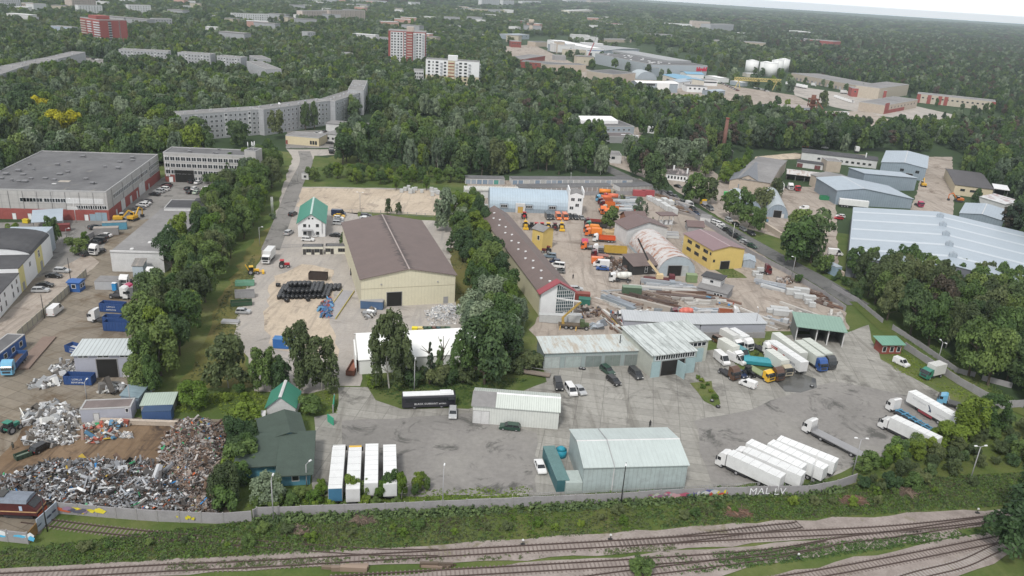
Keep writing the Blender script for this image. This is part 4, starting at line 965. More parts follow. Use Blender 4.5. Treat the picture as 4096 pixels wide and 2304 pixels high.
b=Bld('barrel_store','grey barrel-roofed store with dark mouth, the nearer of the pair','store',t31(-20,822),t31(195,845),t31(105,640),6.5,zd=1.0);b.arch(BLUEWALL,BARREL,1,6.2,side=0.8);b.door('f',.5,3.4,3.4,None,'open');b.door('f',.75,1.2,2.1,WHITE2)
b=Bld('barrel_store','grey barrel-roofed store half hidden by trees, the farther of the pair','store',t21(2290,790),t21(2500,800),24,6.5);b.arch(BLUEWALL,BARREL,1,6.2,side=0.8)
b=Bld('open_shed','long open-fronted shed with rusty white sheet roof','shed',t31(180,450),t31(540,492),7,4.2)
b.part('wall',MB().box(0,b.L,6.6,7,0,4.0).box(0,.3,0,6.6,0,4).box(b.L-.3,b.L,0,6.6,0,4),paint((0.12,0.11,0.10),0.9,0.2));b.part('roof',MB().extr([(-0.8,3.4),(1.2,4.9),(7.4,4.6),(7.4,4.8),(1.2,5.1),(-0.8,3.6)],0,-.3,b.L+.3),sheet_metal((0.55,0.54,0.54),0.8,0,0.6,0.2,stain=(0.32,0.24,0.20),key='rusty_white_roof'))
b.part('post',MB().box(b.L*.25,b.L*.25+.2,0,.2,0,4).box(b.L*.5,b.L*.5+.2,0,.2,0,4).box(b.L*.75,b.L*.75+.2,0,.2,0,4),GREY)
b=Bld('dark_roof_building','long low building with dark roof along the far side of the court','building',t31(330,250),t31(1085,340),13.0,5.0);b.gable(WHITE2,ROOFDD,0,1.2,over=0.4);b.row('f',10,0.2,0.95,1.5,1.6,1.1,'d');b.box('flue',b.L*.84,b.L*.84+.6,3,3.6,5,8.5,WHITE)
b=Bld('annex','low grey annex with maroon doors in front of the dark long roof','building',t31(285,320),t31(545,355),6,3.2);b.gable(WHITE2,ROOFDD,0,0.8,over=0.3);b.door('f',.12,3.2,2.4,paint((0.16,0.05,0.05)));b.door('f',.8,3.2,2.4,paint((0.16,0.05,0.05)))
b=Bld('annex','cream gabled annex with two windows above an open garage','building',t31(540,560),t31(850,560),12,6.0);b.gable(PALEB,ROOFG,1,1.4,over=0.3);b.door('f',.2,4.5,4.0,None,'open');b.win('f',b.L*.48,4.4,1.5,1.1,'d');b.win('f',b.L*.82,4.4,1.5,1.1,'d');b.door('f',.04,1.6,4.0,YEL);b.door('f',.37,1.6,4.0,WHITE)
b=Bld('annex','cream annex with flat felt roof behind the open garage','building',t31(575,370),t31(720,380),10,6.4);b.flat(PALEB,ROOFG,0.3)
b=Bld('blue_hall','blue grey hall with stepped pale blue roofs in the middle of the court','hall',t31(668,700),t31(1435,742),t31(950,460),7.0,zd=7.0)
b.prof(BLUEWALL,BLUEGR,1,[(0,7.2),(b.L*.34,8.8),(b.L,5.0)],over=0.4,ridge=WHITE2)
b=Bld('blue_hall','rear section of the pale blue hall with plain sloping roof','hall',t31(935,560),t31(1470,560),t31(1010,350),8.4,zd=8.4);b.mono(BLUEWALL,BLUEGR,1,9.4,7.0,over=0.4)
b=Bld('blue_shed','pale blue gabled shed with two small windows, farthest of the blue halls','shed',t31(1115,400),t31(1565,465),t31(1200,160),7.5,zd=7.5);b.gable(BLUEWALL,BLUEGR,1,1.6,over=0.4,ridge=WHITE2);b.win('f',b.L*.48,4.0,2.0,1.4,'d');b.win('f',b.L*.82,4.0,2.0,1.4,'d');b.door('f',.66,3.6,3.2,None,'open')
# giant hall at the right
_a=g(t31(815,1240),7.0);_b=g(t31(1885,1335),10.0);_b=Vector((2*_b.x-_a.x,2*_b.y-_a.y,0))
b=Bld('giant_hall','giant hall with pale blue ribbed roof and ridge ventilators at the right edge','hall',_a,_b,t31(860,730),9.0,zd=7.0)
L,D=b.L,b.D
b.prof(paint((0.17,0.18,0.21),0.7,0.15),sheet_metal((0.38,0.44,0.50),1.0,1,0.45,0.08,key='giant_roof',amt=0.04),1,[(0,7.0),(L*.5,10.5),(L,7.0)],over=0.3)
for i in range(5):
    y=D*(0.13+0.185*i)
    q=MB()
    for (u0,z0,u1,z1) in ((0,7.0,L*.5,10.5),(L*.5,10.5,L,7.0)):q.add([(u0,y,z0+.22),(u1,y,z1+.22),(u1,y+2.6,z1+.22),(u0,y+2.6,z0+.22)],[(0,1,2,3)])
    b.part('light_strip',q,paint((0.50,0.55,0.60),0.4,0.05))
    b.part('ventilator',MB().extr([(L*.5-1.3,10.4),(L*.5+1.3,10.4),(L*.5+1.3,11.8),(L*.5,12.5),(L*.5-1.3,11.8)],1,y-.2,y+2.0),BLUEG)
for i in range(12):b.box('wall_joint',L*(i+.5)/12,L*(i+.5)/12+.25,-0.06,0,0,8,BLACKM) if i<7 else None
b=Bld('boundary_wall','pale concrete wall along the left side of the giant hall','wall',t31(735,1440),t31(762,1440),t31(800,820),2.2);b.flat(PALEB,PALEB,0)
b=Bld('cream_building','cream building with dark corrugated roof, white canopy at its right end','building',t31(1860,600),t31(2240,650),t31(1870,350),5.5,zd=5.5);b.gable(PALEC if False else paint((0.58,0.50,0.36),0.8,0.15),sheet_metal((0.09,0.085,0.09),0.7,1,0.8,0.25,key='dark_corrugated'),0,0.6,at=.8,over=0.4);b.win('f',b.L*.22,2.6,2.2,1.1,'d');b.win('f',b.L*.5,2.6,3.0,1.1,'d')
b=Bld('white_canopy','white roofed open canopy at the right end of the cream building','canopy',t31(2250,640),t31(2390,660),13,5.8);b.part('roof',MB().box(-.3,b.L+.5,-1,13,5.6,5.9),WHITE);b.part('post',MB().box(0,.2,0,.2,0,5.6).box(b.L-.2,b.L,0,.2,0,5.6).box(b.L-.2,b.L,12,12.2,0,5.6),GREY);b.part('wall',MB().box(0,b.L,12.5,13,0,5.5),BLACKM)
b=Bld('striped_shed','shed with white and grey striped sloping roof behind the small blue hall','shed',t31(2110,680),t31(2370,760),t31(2115,560),3.6,zd=3.6);b.mono(WHITE2,sheet_metal((0.60,0.61,0.62),2.0,1,0.6,0.1,stain=(0.35,0.25,0.25),key='striped_roof'),0,3.2,4.4,over=0.3)
b=Bld('blue_store','small pale blue gabled hall between orange excavator and giant hall','hall',t31(1905,880),t31(2340,960),t31(1905,670),4.5,zd=4.5,zr=0.0);b.gable(BLUEWALL,BLUEGR,1,1.4,over=0.3,ridge=WHITE2)
b=Bld('water_tank_house','small pale blue shed hidden in shrubs beside the street','shed',t32(665,65),t32(728,60),5,3.5);b.flat(paint((0.33,0.45,0.56)),BLUEGR,0.1)
# ---------------------------------------------------------------- front yard
GRN=paint((0.24,0.34,0.33),0.7,0.15,0.4,key='grey_green_boards')
b=Bld('garage_building','long low garage with five double doors and pale metal roof','garage',t22(320,995),t22(1330,960),t22(215,690),4.6,zd=4.6)
b.mono(sheet_metal((0.30,0.36,0.36),0.5,0,0.7,0.1,key='board_cladding'),sheet_metal((0.52,0.56,0.55),0.9,0,0.5,0.1,stain=(0.40,0.36,0.3),key='garage_roof'),0,4.5,4.9,over=0.4);L=b.L
for u,m in ((.07,(0.42,0.47,0.46)),(.28,(0.36,0.42,0.41)),(.48,(0.2,0.24,0.23)),(.67,(0.2,0.24,0.22)),(.87,(0.2,0.23,0.22))):b.door('f',u,4.2,3.3,paint(m,0.7,0.3))
b.part('flue',MB().cyl((L*.78,b.D*.45,4.6),(L*.78,b.D*.45,7.2),.14),BLACKM)
b=Bld('service_hall','tall service hall with seamed pale roof and open blue gates','hall',t22(1385,1085),t22(2050,1000),t22(1150,580),6.6,zd=6.8)
ROOFS=sheet_metal((0.55,0.59,0.58),1.9,0,0.5,0.12,stain=(0.34,0.37,0.36),key='seamed_roof',amt=0.3)
L,D=b.L,b.D
b.part('wall',MB().box(0,L*.64,0,D,0,6.4).box(L*.64+.0,L,5.0,D,0,6.4),paint((0.46,0.48,0.43),0.8,0.2))
b.part('roof',MB().extr([(-0.6,6.4),(D+.4,7.0),(D+.4,7.2),(-.6,6.6)],0,-.5,L*.64+.3).extr([(4.4,6.52),(D+.4,7.0),(D+.4,7.2),(4.4,6.72)],0,L*.64+.3,L+.5),ROOFS)
b.box('gate_head',0.3,L*.64,-0.12,0,4.6,6.3,paint((0.36,0.44,0.44)))
for i in range(8):b.win('f',L*(.05+.57*(i+.5)/8),4.9,1.5,1.2,'w',0.12)
for i in range(4):b.win('f',L*(.70+.26*(i+.5)/4),4.9,1.4,1.0,'w',-5.0+.05)
b.door('f',.32,L*.34,4.4,None,'open',name='gateway')
BG=paint((0.33,0.45,0.47),0.7,0.2,0.5,key='blue_gate')
b.part('gate_leaf',MB().box(-0.0,2.6,-0.3,-0.14,0,4.5),BG);b.part('gate_leaf',MB().bar((L*.38,-0.2,2.2),(L*.41,-3.2,2.2),0.15,4.4),BG);b.part('gate_leaf',MB().box(L*.5,L*.5+3,-0.3,-0.14,0,4.5),BG)
b.part('gate_leaf',MB().box(L*.72,L*.82,4.8,4.96,0,4.2),BG);b.part('gate_leaf',MB().box(L*.84,L*.94,4.8,4.96,0,4.2),BG)
b=Bld('long_block_shed','long grey block building with pale metal roof behind the service hall','shed',t22(1890,640),t22(2540,632),6.5,3.0);b.mono(GREYB,sheet_metal((0.46,0.48,0.50),0.8,0,0.5,0.08,key='long_pale_roof'),0,3.0,3.4,over=0.3)
b=Bld('long_block_shed','left end of the pale metal roofed block building behind the garages','shed',t22(1120,600),t22(1880,640),6.5,3.0);b.mono(GREYB,sheet_metal((0.46,0.48,0.50),0.8,0,0.5,0.08,key='long_pale_roof'),0,3.0,3.4,over=0.3)
b=Bld('small_hall','small white hall with ribbed roof and darker left bay behind the bus lot','hall',t12(2175,1545),t22(460,1610),t12(2390,1180),4.6,zd=5.2)
L,D=b.L,b.D
b=b
b.gable(sheet_metal((0.62,0.64,0.61),0.6,0,0.6,0.08,key='white_ribbed_wall'),sheet_metal((0.56,0.60,0.56),0.5,0,0.5,0.1,key='ribbed_light_roof',amt=0.25),0,1.3,over=0.3,ridge=WHITE)
b.box('dark_roof_bay',-0.35,L*.26,-0.3,D*.5,0,0.01,ROOFDD) if False else None
b.part('dark_roof_bay',MB().extr([(-0.35,4.66),(D/2,6.12),(D/2,6.2),(-0.35,4.74)],0,-0.4,L*.26),ROOFG)
b.door('f',.1,3.6,3.4,WHITE2)
b=Bld('metal_hall','large hall with pale sheet gable roof at the front wall','hall',t23(575,770),t23(1415,745),t23(437,262),6.0,zd=5.6)
L,D=b.L,b.D
b.gable(sheet_metal((0.40,0.47,0.47),0.9,0,0.6,0.14,stain=(0.33,0.38,0.38),key='hall_cladding'),sheet_metal((0.47,0.53,0.52),0.9,0,0.5,0.1,key='hall_roof',amt=0.05),0,1.6,over=0.3,ridge=WHITE2)
b.box('porch',-3.4,-0.1,-0.2,4.0,0,2.7,paint((0.42,0.48,0.46)));b.box('roof_joint',L*.27,L*.27+.12,-.3,D*.5,0,0.01,GREY) if False else None
b.part('roof_joint',MB().extr([(-0.3,6.12),(D/2,7.82),(D+.3,6.12),(D+.3,6.26),(D/2,7.96),(-0.3,6.26)],0,L*.28,L*.28+.12),GREY)
b.box('downpipe',L*.28,L*.28+.15,-.15,0,0,6,WHITE2)
b=Bld('open_truck_shed','four bay open truck shed with green mono-pitch roof','shed',t32(265,720),t32(745,780),9.0,5.2)
L=b.L;b.part('wall',MB().box(0,L,8.7,9,0,5.2).box(0,.25,0,8.7,0,5).box(L-.25,L,0,8.7,0,5).box(L*.42,L*.42+.2,0,8.7,0,5).box(L*.66,L*.66+.2,0,8.7,0,5),paint((0.18,0.19,0.18),0.8,0.2))
b.part('post',MB().box(L*.42-.05,L*.42+.25,-.1,.1,0,5.0).box(L*.66-.05,L*.66+.25,-.1,.1,0,5.0).box(L-.3,L,-.1,.1,0,5).box(0,.3,-.1,.1,0,5),WHITE2);b.part('roof',MB().extr([(-1,5.0),(9.3,5.6),(9.3,5.8),(-1,5.2)],0,-.4,L+.4),sheet_metal((0.22,0.34,0.28),0.9,0,0.5,0.1,key='green_sheets'))
b=Bld('gatehouse','small red brick gatehouse with green lean-to roof at the gate','gatehouse',t32(1135,850),t32(1330,850),3.8,3.0);b.mono(REDB,sheet_metal((0.16,0.33,0.25),0.9,0,0.5,0.1,key='green_sheets_fine'),0,3.2,3.6,over=0.7)
for u in (.12,.5,.85):b.win('f',b.L*u,0.9,1.1,1.5)
# wooden cottages at the left of the front yard
TAR=paint((0.06,0.085,0.07),0.9,0.25,0.4,key='green_tar_roof');BOARD=sheet_metal((0.08,0.24,0.33),0.35,0,0.8,0.2,key='blue_boards')
b=Bld('cottage','large low wooden cottage with tar roof and blue board end wall','cottage',t13(210,715),t13(445,700),12.0,3.2)
b.root.location.z=0
b.part('wall',MB().box(0,b.L,0,12,0,3.0).box(-8,0,3.5,12,0,2.9),BOARD);b.part('roof',MB().extr([(-1.2,3.0),(13,4.0),(13,4.2),(-1.2,3.2)],0,-1.0,b.L+.8).extr([(2.6,2.9),(13,4.0),(13,4.2),(2.6,3.1)],0,-9,-1.0),TAR);b.win('f',b.L*.5,1.2,1.3,1.2)
b=Bld('cottage','wooden cottage with stepped tar roof in the middle of the cottage row','cottage',t13(60,455),t13(410,400),t13(85,130),3.2,zd=4.0);b.prof(BOARD,TAR,1,[(0,3.3),(b.L*.65,4.6),(b.L,3.4)],over=0.4)
b=Bld('cottage','cottage with green gable roof and white barge boards, farthest of the row','cottage',t12(110,1500),t12(400,1500),7.0,3.0);b.gable(WHITE2,sheet_metal((0.06,0.24,0.17),0.8,1,0.5,0.1,key='green_cottage_roof'),1,2.6,over=0.4,ridge=WHITE2)
b=Bld('outhouse','small flat-roofed outhouse left of the cottages','shed',t13(5,245),t13(72,240),3.0,2.6);b.flat(WHITE2,WHITE2,0.0,0.25)
b=Bld('low_shed','low shed with striped pale roof in the overgrown left corner','shed',t02(1425,1452),t02(1745,1440),4.8,2.2);b.mono(GREY,sheet_metal((0.42,0.50,0.44),0.5,0,0.6,0.15,key='pale_striped_roof',amt=0.25),0,2.1,2.4,over=0.2)
b=Bld('block_shed','blue container store behind the concrete blocks of the scrapyard','container',t03(1175,190),t03(1415,180),2.6,2.6);b.flat(sheet_metal((0.04,0.09,0.22),0.3,0,0.7,0.2,key='blue_corrugated'),sheet_metal((0.04,0.08,0.16),0.4,0,0.7,0.3,key='blue_old_roof'),0)

# ================================================================ INDUSTRIAL DISTRICT FAR RIGHT
def hall(label,p0,p1,depth,h,wall,roof,kind='flat',rise=2.0,axis=0,zr=0.0,zd=None,nw=0,wz=None,ww=2.0,name='hall',cat='hall',cols=None):
    b=Bld(name,label,cat,p0,p1,depth,h,zr=zr,zd=zd)
    if kind=='flat':b.flat(wall,roof,0.5)
    elif kind=='gable':b.gable(wall,roof,axis,rise,over=0.4)
    elif kind=='arch':b.arch(wall,roof,axis,h,side=0.5)
    elif kind=='hip':b.hip(wall,roof,rise)
    if nw:b.row('f',nw,0.05,0.95,h*0.55 if wz is None else wz,ww,1.4,'k')
    return b
WR=paint((0.82,0.82,0.82),0.5,0.05,key='white_roof')
b=hall('long white hall with blue stripe and dark gate behind the thin red crane',t20(752,575),t20(916,580),t20(550,408),12.5,WHITE,WR,zd=12.5);b.box('stripe',0,b.L,-0.1,0,9.2,10,BLUE);b.door('f',.2,5,6,None,'open')
for i in range(4):b.box('dark_bay',b.L*(.52+.11*i),b.L*(.52+.11*i)+1.6,-.1,0,0,5,BLACKM)
hall('wide grey hall with sloping pale roof behind the white hall',t20(930,580),t20(1275,560),t20(840,430),10,BLUEG,sheet_metal((0.33,0.34,0.35),6,1,0.5,0.1,key='grey_broad_roof'),'gable',1.5,1,zd=10)
b=hall('huge pale logistics hall with dark grey roof and red castle-like sign',t20(1402,765),t20(1952,772),t20(1075,545),13,sheet_metal((0.40,0.44,0.48),2.0,0,0.6,0.05,key='logistics_wall',amt=0.04),ROOFD,zd=13)
L,D=b.L,b.D
b.box('upper_hall',L*.55,L+.0,D*.25,D+30,13,15.5,paint((0.33,0.34,0.35)))
RS=paint((0.55,0.02,0.06),0.5,0.05,key='red_sign');q=MB();x0=L*.80;u=(L*.195)/9
for i in range(9):
    if i in (4,):q.box(x0+u*i,x0+u*(i+.9),-0.25,0,7.5,10.0);continue
    q.box(x0+u*i,x0+u*(i+.98),-0.25,0,6.5,9.8+(1.8 if i % 2==0 else 0)-(0))
b.part('sign',q,RS);rr=random.Random(4)
for i in range(22):x,y=rr.uniform(.03,.5)*L,rr.uniform(.05,.95)*D;b.box('roof_light',x-1,x+1,y-1,y+1,13.1,13.8,WHITE)
hall('left wing of the logistics hall, lower and paler',t20(1310,745),t20(1400,770),t20(1180,610),10,BLUEG,ROOFD,zd=10)
hall('pale barrel hall in front of the logistics hall',t20(1258,800),t20(1455,808),26,9,BLUEG,BARREL,'arch',axis=1)
b=hall('white showroom with glazed sloping ends and white panels',t20(1250,925),t20(1660,935),14,9,BLUEG,WR,'gable',1.2,0);b.box('panel',b.L*.48,b.L*.78,-1.0,0,0,9.4,WR)
for i in range(8):b.win('f',b.L*(.06+.05*i),6.5,2.2,1.8,'k')
BLR=sheet_metal((0.16,0.36,0.52),1.0,1,0.5,0.08,key='blue_roof')
b=hall('cream hall with bright blue roof beside the logistics hall',t20(1512,815),t20(1690,870),28,7,paint((0.6,0.57,0.5)),BLR,'gable',1.5,0);b.row('f',3,.2,.9,2,8,2,'k')
hall('second hall with bright blue roof, right of the cream one',t20(1750,800),t20(1925,808),22,6.5,WHITE,BLR,'gable',1.5,0)
hall('white gabled hall with pale blue roof in front of the blue roofs',t20(1672,892),t20(1905,860),16,6.5,WHITE,BLUEGR,'gable',1.8,0,nw=3)
hall('white flat building with dark roof in front of the gabled white hall',t20(1755,925),t20(1958,935),16,5.5,WHITE,ROOFD,nw=4)
hall('low white office with a band of small windows right of the blue roofs',t20(1905,862),t20(2062,868),14,6,WHITE,ROOFG,nw=10,ww=1.6)
hall('small pale roof with rounded end below the white flat building',t20(2010,965),t20(2140,955),12,4,BLUEG,BLUEGR,'gable',1,0)
b=hall('long tan factory with dark roof and tall brown windows',t20(745,830),t20(1000,870),t20(700,660),12,PALEB,ROOFD,zd=12,nw=6,wz=3,ww=3)
hall('low brick building with dark roof left of the tan factory',t20(90,680),t20(540,715),22,7,REDB,ROOFD,nw=8)
hall('second low brick building with grey roof joined to the first',t20(350,715),t20(740,720),16,7.5,PALEB,ROOFD)
hall('dark roof of a brick shed at the left of the industrial area',t20(85,650),t20(330,610),22,6,REDB,ROOFG)
hall('cream office building in front of the white striped hall',t20(545,575),t20(742,580),14,10,paint((0.58,0.53,0.43)),PALEB,nw=8)
hall('round-fronted cream silo building beside a rusty tower',t20(960,625),t20(1052,628),14,11,paint((0.6,0.57,0.5)),WHITE2,'arch',axis=1)
hall('low grey depot in front of the cement silos',t20(425,605),t20(540,610),12,6,GREY,ROOFG)
b=Bld('cement_silo','brown concrete plant tower with slanting conveyor','silo',t20(452,540),t20(522,542),12,17);b.flat(PALEB,ROOFG,0.3);b.part('conveyor',MB().bar((b.L,2,15),(b.L+16,-6,3),2.2,2.2).bar((b.L+18,-6,10),(b.L+32,-20,1),2.0,2.0),BLUEG)
FARI=[
 ('long pale roofs in a row beyond the white hall',t20(800,425),t20(1200,428),25,5,PALEB,ROOFG),('long grey warehouse with dark doors behind the tree belt',t20(1290,385),t20(1610,388),25,8,GREY,ROOFG),
 ('long white works on the edge of the great forest',t20(1505,270),t20(1810,285),25,11,WHITE,WR),('tall pinkish mill building with roof turrets at the forest edge',t20(1808,285),t20(1985,295),25,22,PANELP,ROOFG),
 ('tall grey mill building beside the pinkish one',t20(1990,330),t20(2222,325),30,22,PANEL,ROOFG),('low pale roofs at the forest edge below the mill',t20(2240,350),t20(2380,360),25,6,WHITE,WR),
 ('wide low roof group right of the mill',t20(2055,440),t20(2576,465),40,6,PALEB,ROOFG),('cream plant with thin mast near the skyline',t20(572,160),t20(808,150),30,18,paint((0.62,0.58,0.48)),WR),
 ('red and white building in trees, centre right background',t20(1005,290),t20(1110,290),25,12,WHITE,REDM),('brick building with long roof left of the water tower',t20(28,262),t20(160,265),25,12,REDB2,ROOFG),
 ('long white row of buildings at the far edge of town',t20(1055,82),t20(1612,88),40,12,WHITE,WR),('pale tower block at the top edge, left of the far white row',t20(100,68),t20(290,66),20,24,PANELW,WR),
 ('cluster of pale tower blocks at the top edge',t20(550,40),t20(780,40),30,45,PANELW,ROOFG),('pale tower slab right of the cluster at the top edge',t20(790,48),t20(985,50),30,26,PANELP,ROOFG),
 ('grey sheds below the water tower',t20(-20,400),t20(172,395),25,8,BLUEG,BLUEGR),('brick and white house left of the water tower sheds',t20(-10,475),t20(90,480),20,9,REDB,ROOFG),
 ('far white works in the forest at upper right',t30(205,345),t30(370,365),30,12,WHITE,WR),('far grey factory with pale shed roof in the forest',t30(218,432),t30(436,430),40,9,GREY,ROOFG),
 ('far red brick factory piece in the forest',t30(368,462),t30(500,465),30,11,REDB2,ROOFG),('far red brick tower piece right of the red factory',t30(500,470),t30(578,468),30,14,REDB2,ROOFG),('far red brick corner building, rightmost of the forest factory',t30(640,505),t30(718,500),30,18,REDB2,ROOFG),
 ('small white house on the far side of the wood',t20(1360,1338),t20(1432,1345),8,3.5,WHITE,WR),('tiny shed with white roof left of the brick chimney',t20(1752,1375),t20(1832,1370),8,3.5,GREY,WR),
 ('small dark-roofed house with chimney in the dark trees above the red tower',t20(235,470),t20(370,470),20,7,PALEB,ROOFD),('pale tank yard wall and sheds in the far district',t20(1940,800),t20(2080,830),14,4.5,WHITE,WR),
 ('small cream pump house beside the white tanks',t20(2360,775),t20(2480,780),12,4,paint((0.55,0.52,0.45)),WHITE2),('white box vans depot roof by the yellow gantry',t20(2190,850),t20(2310,870),10,4,BLUEG,WR)]
for lb,p0,p1,dp,h,wl,rf in FARI:hall(lb,p0,p1,dp,h,wl,rf,nw=(4 if h>7 else 0),name='building',cat='building')
b=hall('grey hall with white stepped roof in the wood, right of centre',t20(700,1365),t20(1222,1365),26,6.0,BLUEG,ROOFD,zr=0);b.row('f',9,.05,.95,3.4,1.7,1.2);b.part('upper_roof',MB().extr([(10,6.3),(22,6.3),(22,9.8),(10,8.6)],0,-6,b.L*.8),WR)
b=hall('lower brown-roofed wing in front of the white stepped roof',t20(930,1440),t20(1260,1440),14,4,GREY,sheet_metal((0.13,0.11,0.11),1,0,0.7,.2,key='brown_felt'))
hall('low grey outbuilding with one window under the big trees',t21(930,280),t21(1095,290),12,4.5,WHITE2,ROOFG,nw=1)
# terminals at right
b=hall('very long terminal with flat grey roof and dock doors',t30(225,800),t30(835,925),42.0,8,PALEB,ROOFG,zd=8)
for i in range(14):b.door('f',.05+.065*i,3.2,3.6,paint((0.2,0.2,0.22) if i % 3 else (0.5,0.5,0.52)))
hall('large cream box building behind the red one',t30(1100,1005),t30(1395,960),26,12,paint((0.5,0.44,0.36)),ROOFG,'flat');hall('red brick office with white window bands',t30(830,972),t30(1180,1000),16,9,REDB2,ROOFG,nw=8)
b=hall('grey and red brick hall with a row of square windows',t30(1160,1150),t30(1490,1085),24,8,PALEB,ROOFG,nw=9);b.box('red_end',-.1,b.L*.12,-.1,0,0,10,REDB2);b.box('red_base',0,b.L*.6,-.12,0,0,3.4,REDB2)
b=hall('long red and cream building cut by trees at far right',t30(1485,1030),t30(2265,1115),20,9,paint((0.52,0.46,0.38)),ROOFG,nw=14);[b.box('red_bay',b.L*u,b.L*(u+.05),-.15,0,0,9,REDB2) for u in (0.0,.14,.28,.36,.96)]
hall('rusty-roofed shed with pale blue wall near the rust-red tower',t30(35,1155),t30(410,1160),18,6.5,BLUEG,sheet_metal((0.36,0.31,0.30),1,0,0.7,0.2,key='faded_roof'),'gable',1.2,0)
hall('white storage tent among the far trees',t30(540,1200),t30(655,1235),14,4.5,TENT,TENT,'gable',2.5,1,name='storage_tent',cat='tent')
hall('small grey roof with open side at the far scrap court',t30(820,1275),t30(935,1285),8,3.5,GREY,BLUEGR);hall('white hut on the far lawn',t30(755,1165),t30(812,1168),5,3,WHITE,WR)
hall('white roof peeping from the right hand forest',t30(1315,1320),t30(1440,1330),12,6,WHITE,WR);hall('low shed in the dark trees beside the chimney',t21(2070,230),t21(2215,240),10,4.5,BLACKM,ROOFD,'gable',2.0,1)
# brick chimney, water tower, tanks, crane, gantry
def root_at(name,label,cat,p,rz=0,group=None):v=g(p);return thing(name,label,cat,(v.x,v.y,0),rz,group)
t=root_at('brick_chimney','tapering red brick factory chimney rising from the trees','chimney',t21(2116,190));MB().cyl((0,0,0),(0,0,22),1.5,1.0,14).build('shaft',brick((0.20,0.10,0.08),'old_brick'),t);MB().cyl((0,0,22),(0,0,22.7),1.2,1.2,14).build('cap',REDB,t)
t=root_at('water_tower','pale round water tower with wider top near the skyline','water tower',t20(188,345));MB().cyl((0,0,0),(0,0,20),4.2,3.8,14).build('shaft',PALEB,t);MB().cyl((0,0,20),(0,0,29),5.6,5.6,14).build('tank',PALEB,t)
TANKW=paint((0.70,0.71,0.71),0.5,0.08,key='tank_white')
for i,(p,r,lb) in enumerate(((t20(2402,742),8.5,'white storage tank standing alone at the left of its group'),(t20(2545,760),8.5,'white storage tank, second from the left'),(t30(12,770),9,'white storage tank, largest and nearest of the group'),(t30(80,735),8,'white storage tank right behind the nearest one'),(t30(145,720),8,'white storage tank, rightmost of the group'))):
    t=root_at('storage_tank',lb,'tank',p,0,'white storage tanks');MB().cyl((0,0,0),(0,0,17),r,r,24).build('shell',TANKW,t);MB().cyl((0,0,17),(0,0,18.4),r,1.0,24).build('tank_roof',TANKW,t);q=MB();q.cyl((r*.8,-r*.7,0),(r*.8,-r*.7,24),.15,n=5);q.build('lightning_mast',GREY,t)
t=root_at('mobile_crane','thin dark red telescopic crane jib rising over the industrial yard','crane',t20(740,640));MB().box(-6,6,-1.4,1.4,.9,2.2).build('carrier',REDM,t);MB().bar((0,0,2),(9,3,27),1.0,1.0).build('jib',paint((0.35,0.06,0.07)),t);MB().bar((9,3,27),(12,4,37),.5,.5).build('jib_tip',GREY,t)
YC=paint((0.62,0.5,0.2),.6,.1)
t=root_at('gantry_crane','pale yellow lattice gantry crane over the far yard','crane',t20(2440,900),0.15);q=MB()
for i in range(18):x=-25+i*3;q.bar((x,-1,9),(x+3,-1,12),.35).bar((x,1,9),(x+3,1,12),.35).bar((x,0,9),(x,0,12),.3)
q.box(-25,29,-1.2,-.8,8.8,9.3).box(-25,29,.8,1.2,8.8,9.3).box(-25,29,-.3,.3,11.8,12.3);q.build('girder',YC,t)
for x in (-20,24):MB().bar((x-3,0,0),(x,0,9),.6).bar((x+3,0,0),(x,0,9),.6).build('leg',YC,t)
t=root_at('rusty_plant','rust red steel processing tower beside the faded shed','tower',t30(428,1150));q=MB()
for x in (-3,3):
    for y in (-3,3):q.box(x-.3,x+.3,y-.3,y+.3,0,14)
q.box(-3.5,3.5,-3.5,3.5,8,9).box(-3.5,3.5,-3.5,3.5,13,14);RUST=paint((0.18,0.075,0.05),0.9,0.35,key='rust');q.build('frame',RUST,t);MB().cyl((0,0,3),(0,0,8),1,3,10).cyl((0,0,9),(0,0,17),2,2,10).build('hopper',RUST,t);MB().bar((2,0,14),(12,-4,2),1).build('chute',RUST,t)

# ================================================================ VEHICLES
RUB=paint((0.025,0.025,0.027),0.9,0.1,key='tyre_rubber');RIM=paint((0.32,0.32,0.33),0.4,0.1,key='wheel_rim')
CG=glassm((0.015,0.018,0.022),'car_glass');LAMP=paint((0.75,0.75,0.72),0.2,0.0,key='headlight');TAIL=paint((0.35,0.02,0.02),0.3,0.0,key='tail_light')
CHAS=paint((0.045,0.045,0.05),0.8,0.25,key='chassis_black')
def gloss(c,key=None):
    key=key or 'car_paint_%02x%02x%02x' % tuple(int(v*255) for v in c)
    if key in MATS: return MATS[key]
    m,t,b=_mat(key)
    f=noise(t,coord(t),1.2,3,0.6);col=ramp(t,f,[(0.3,sc3(c,0.88)),(0.7,c)])
    t.links.new(col,b.inputs['Base Color']);b.inputs['Roughness'].default_value=0.28;b.inputs['Coat Weight'].default_value=0.5;MATS[key]=m;return m
def wheel_mesh(r,w_):
    k=('wheel',r,w_)
    if k not in WINC:
        b=MB();b.cyl((0,-w_/2,0),(0,w_/2,0),r,r,12,0);b.cyl((0,-w_/2-.015,0),(0,w_/2+.015,0),r*.58,r*.58,10,1);WINC[k]=b.mesh('wheel',[RUB,RIM])
    return WINC[k]
def wheels(t,xs,y,r,w_=0.22):
    for x in xs:
        for s in (-1,1):link('wheel',wheel_mesh(r,w_),t,(x,s*y,r))
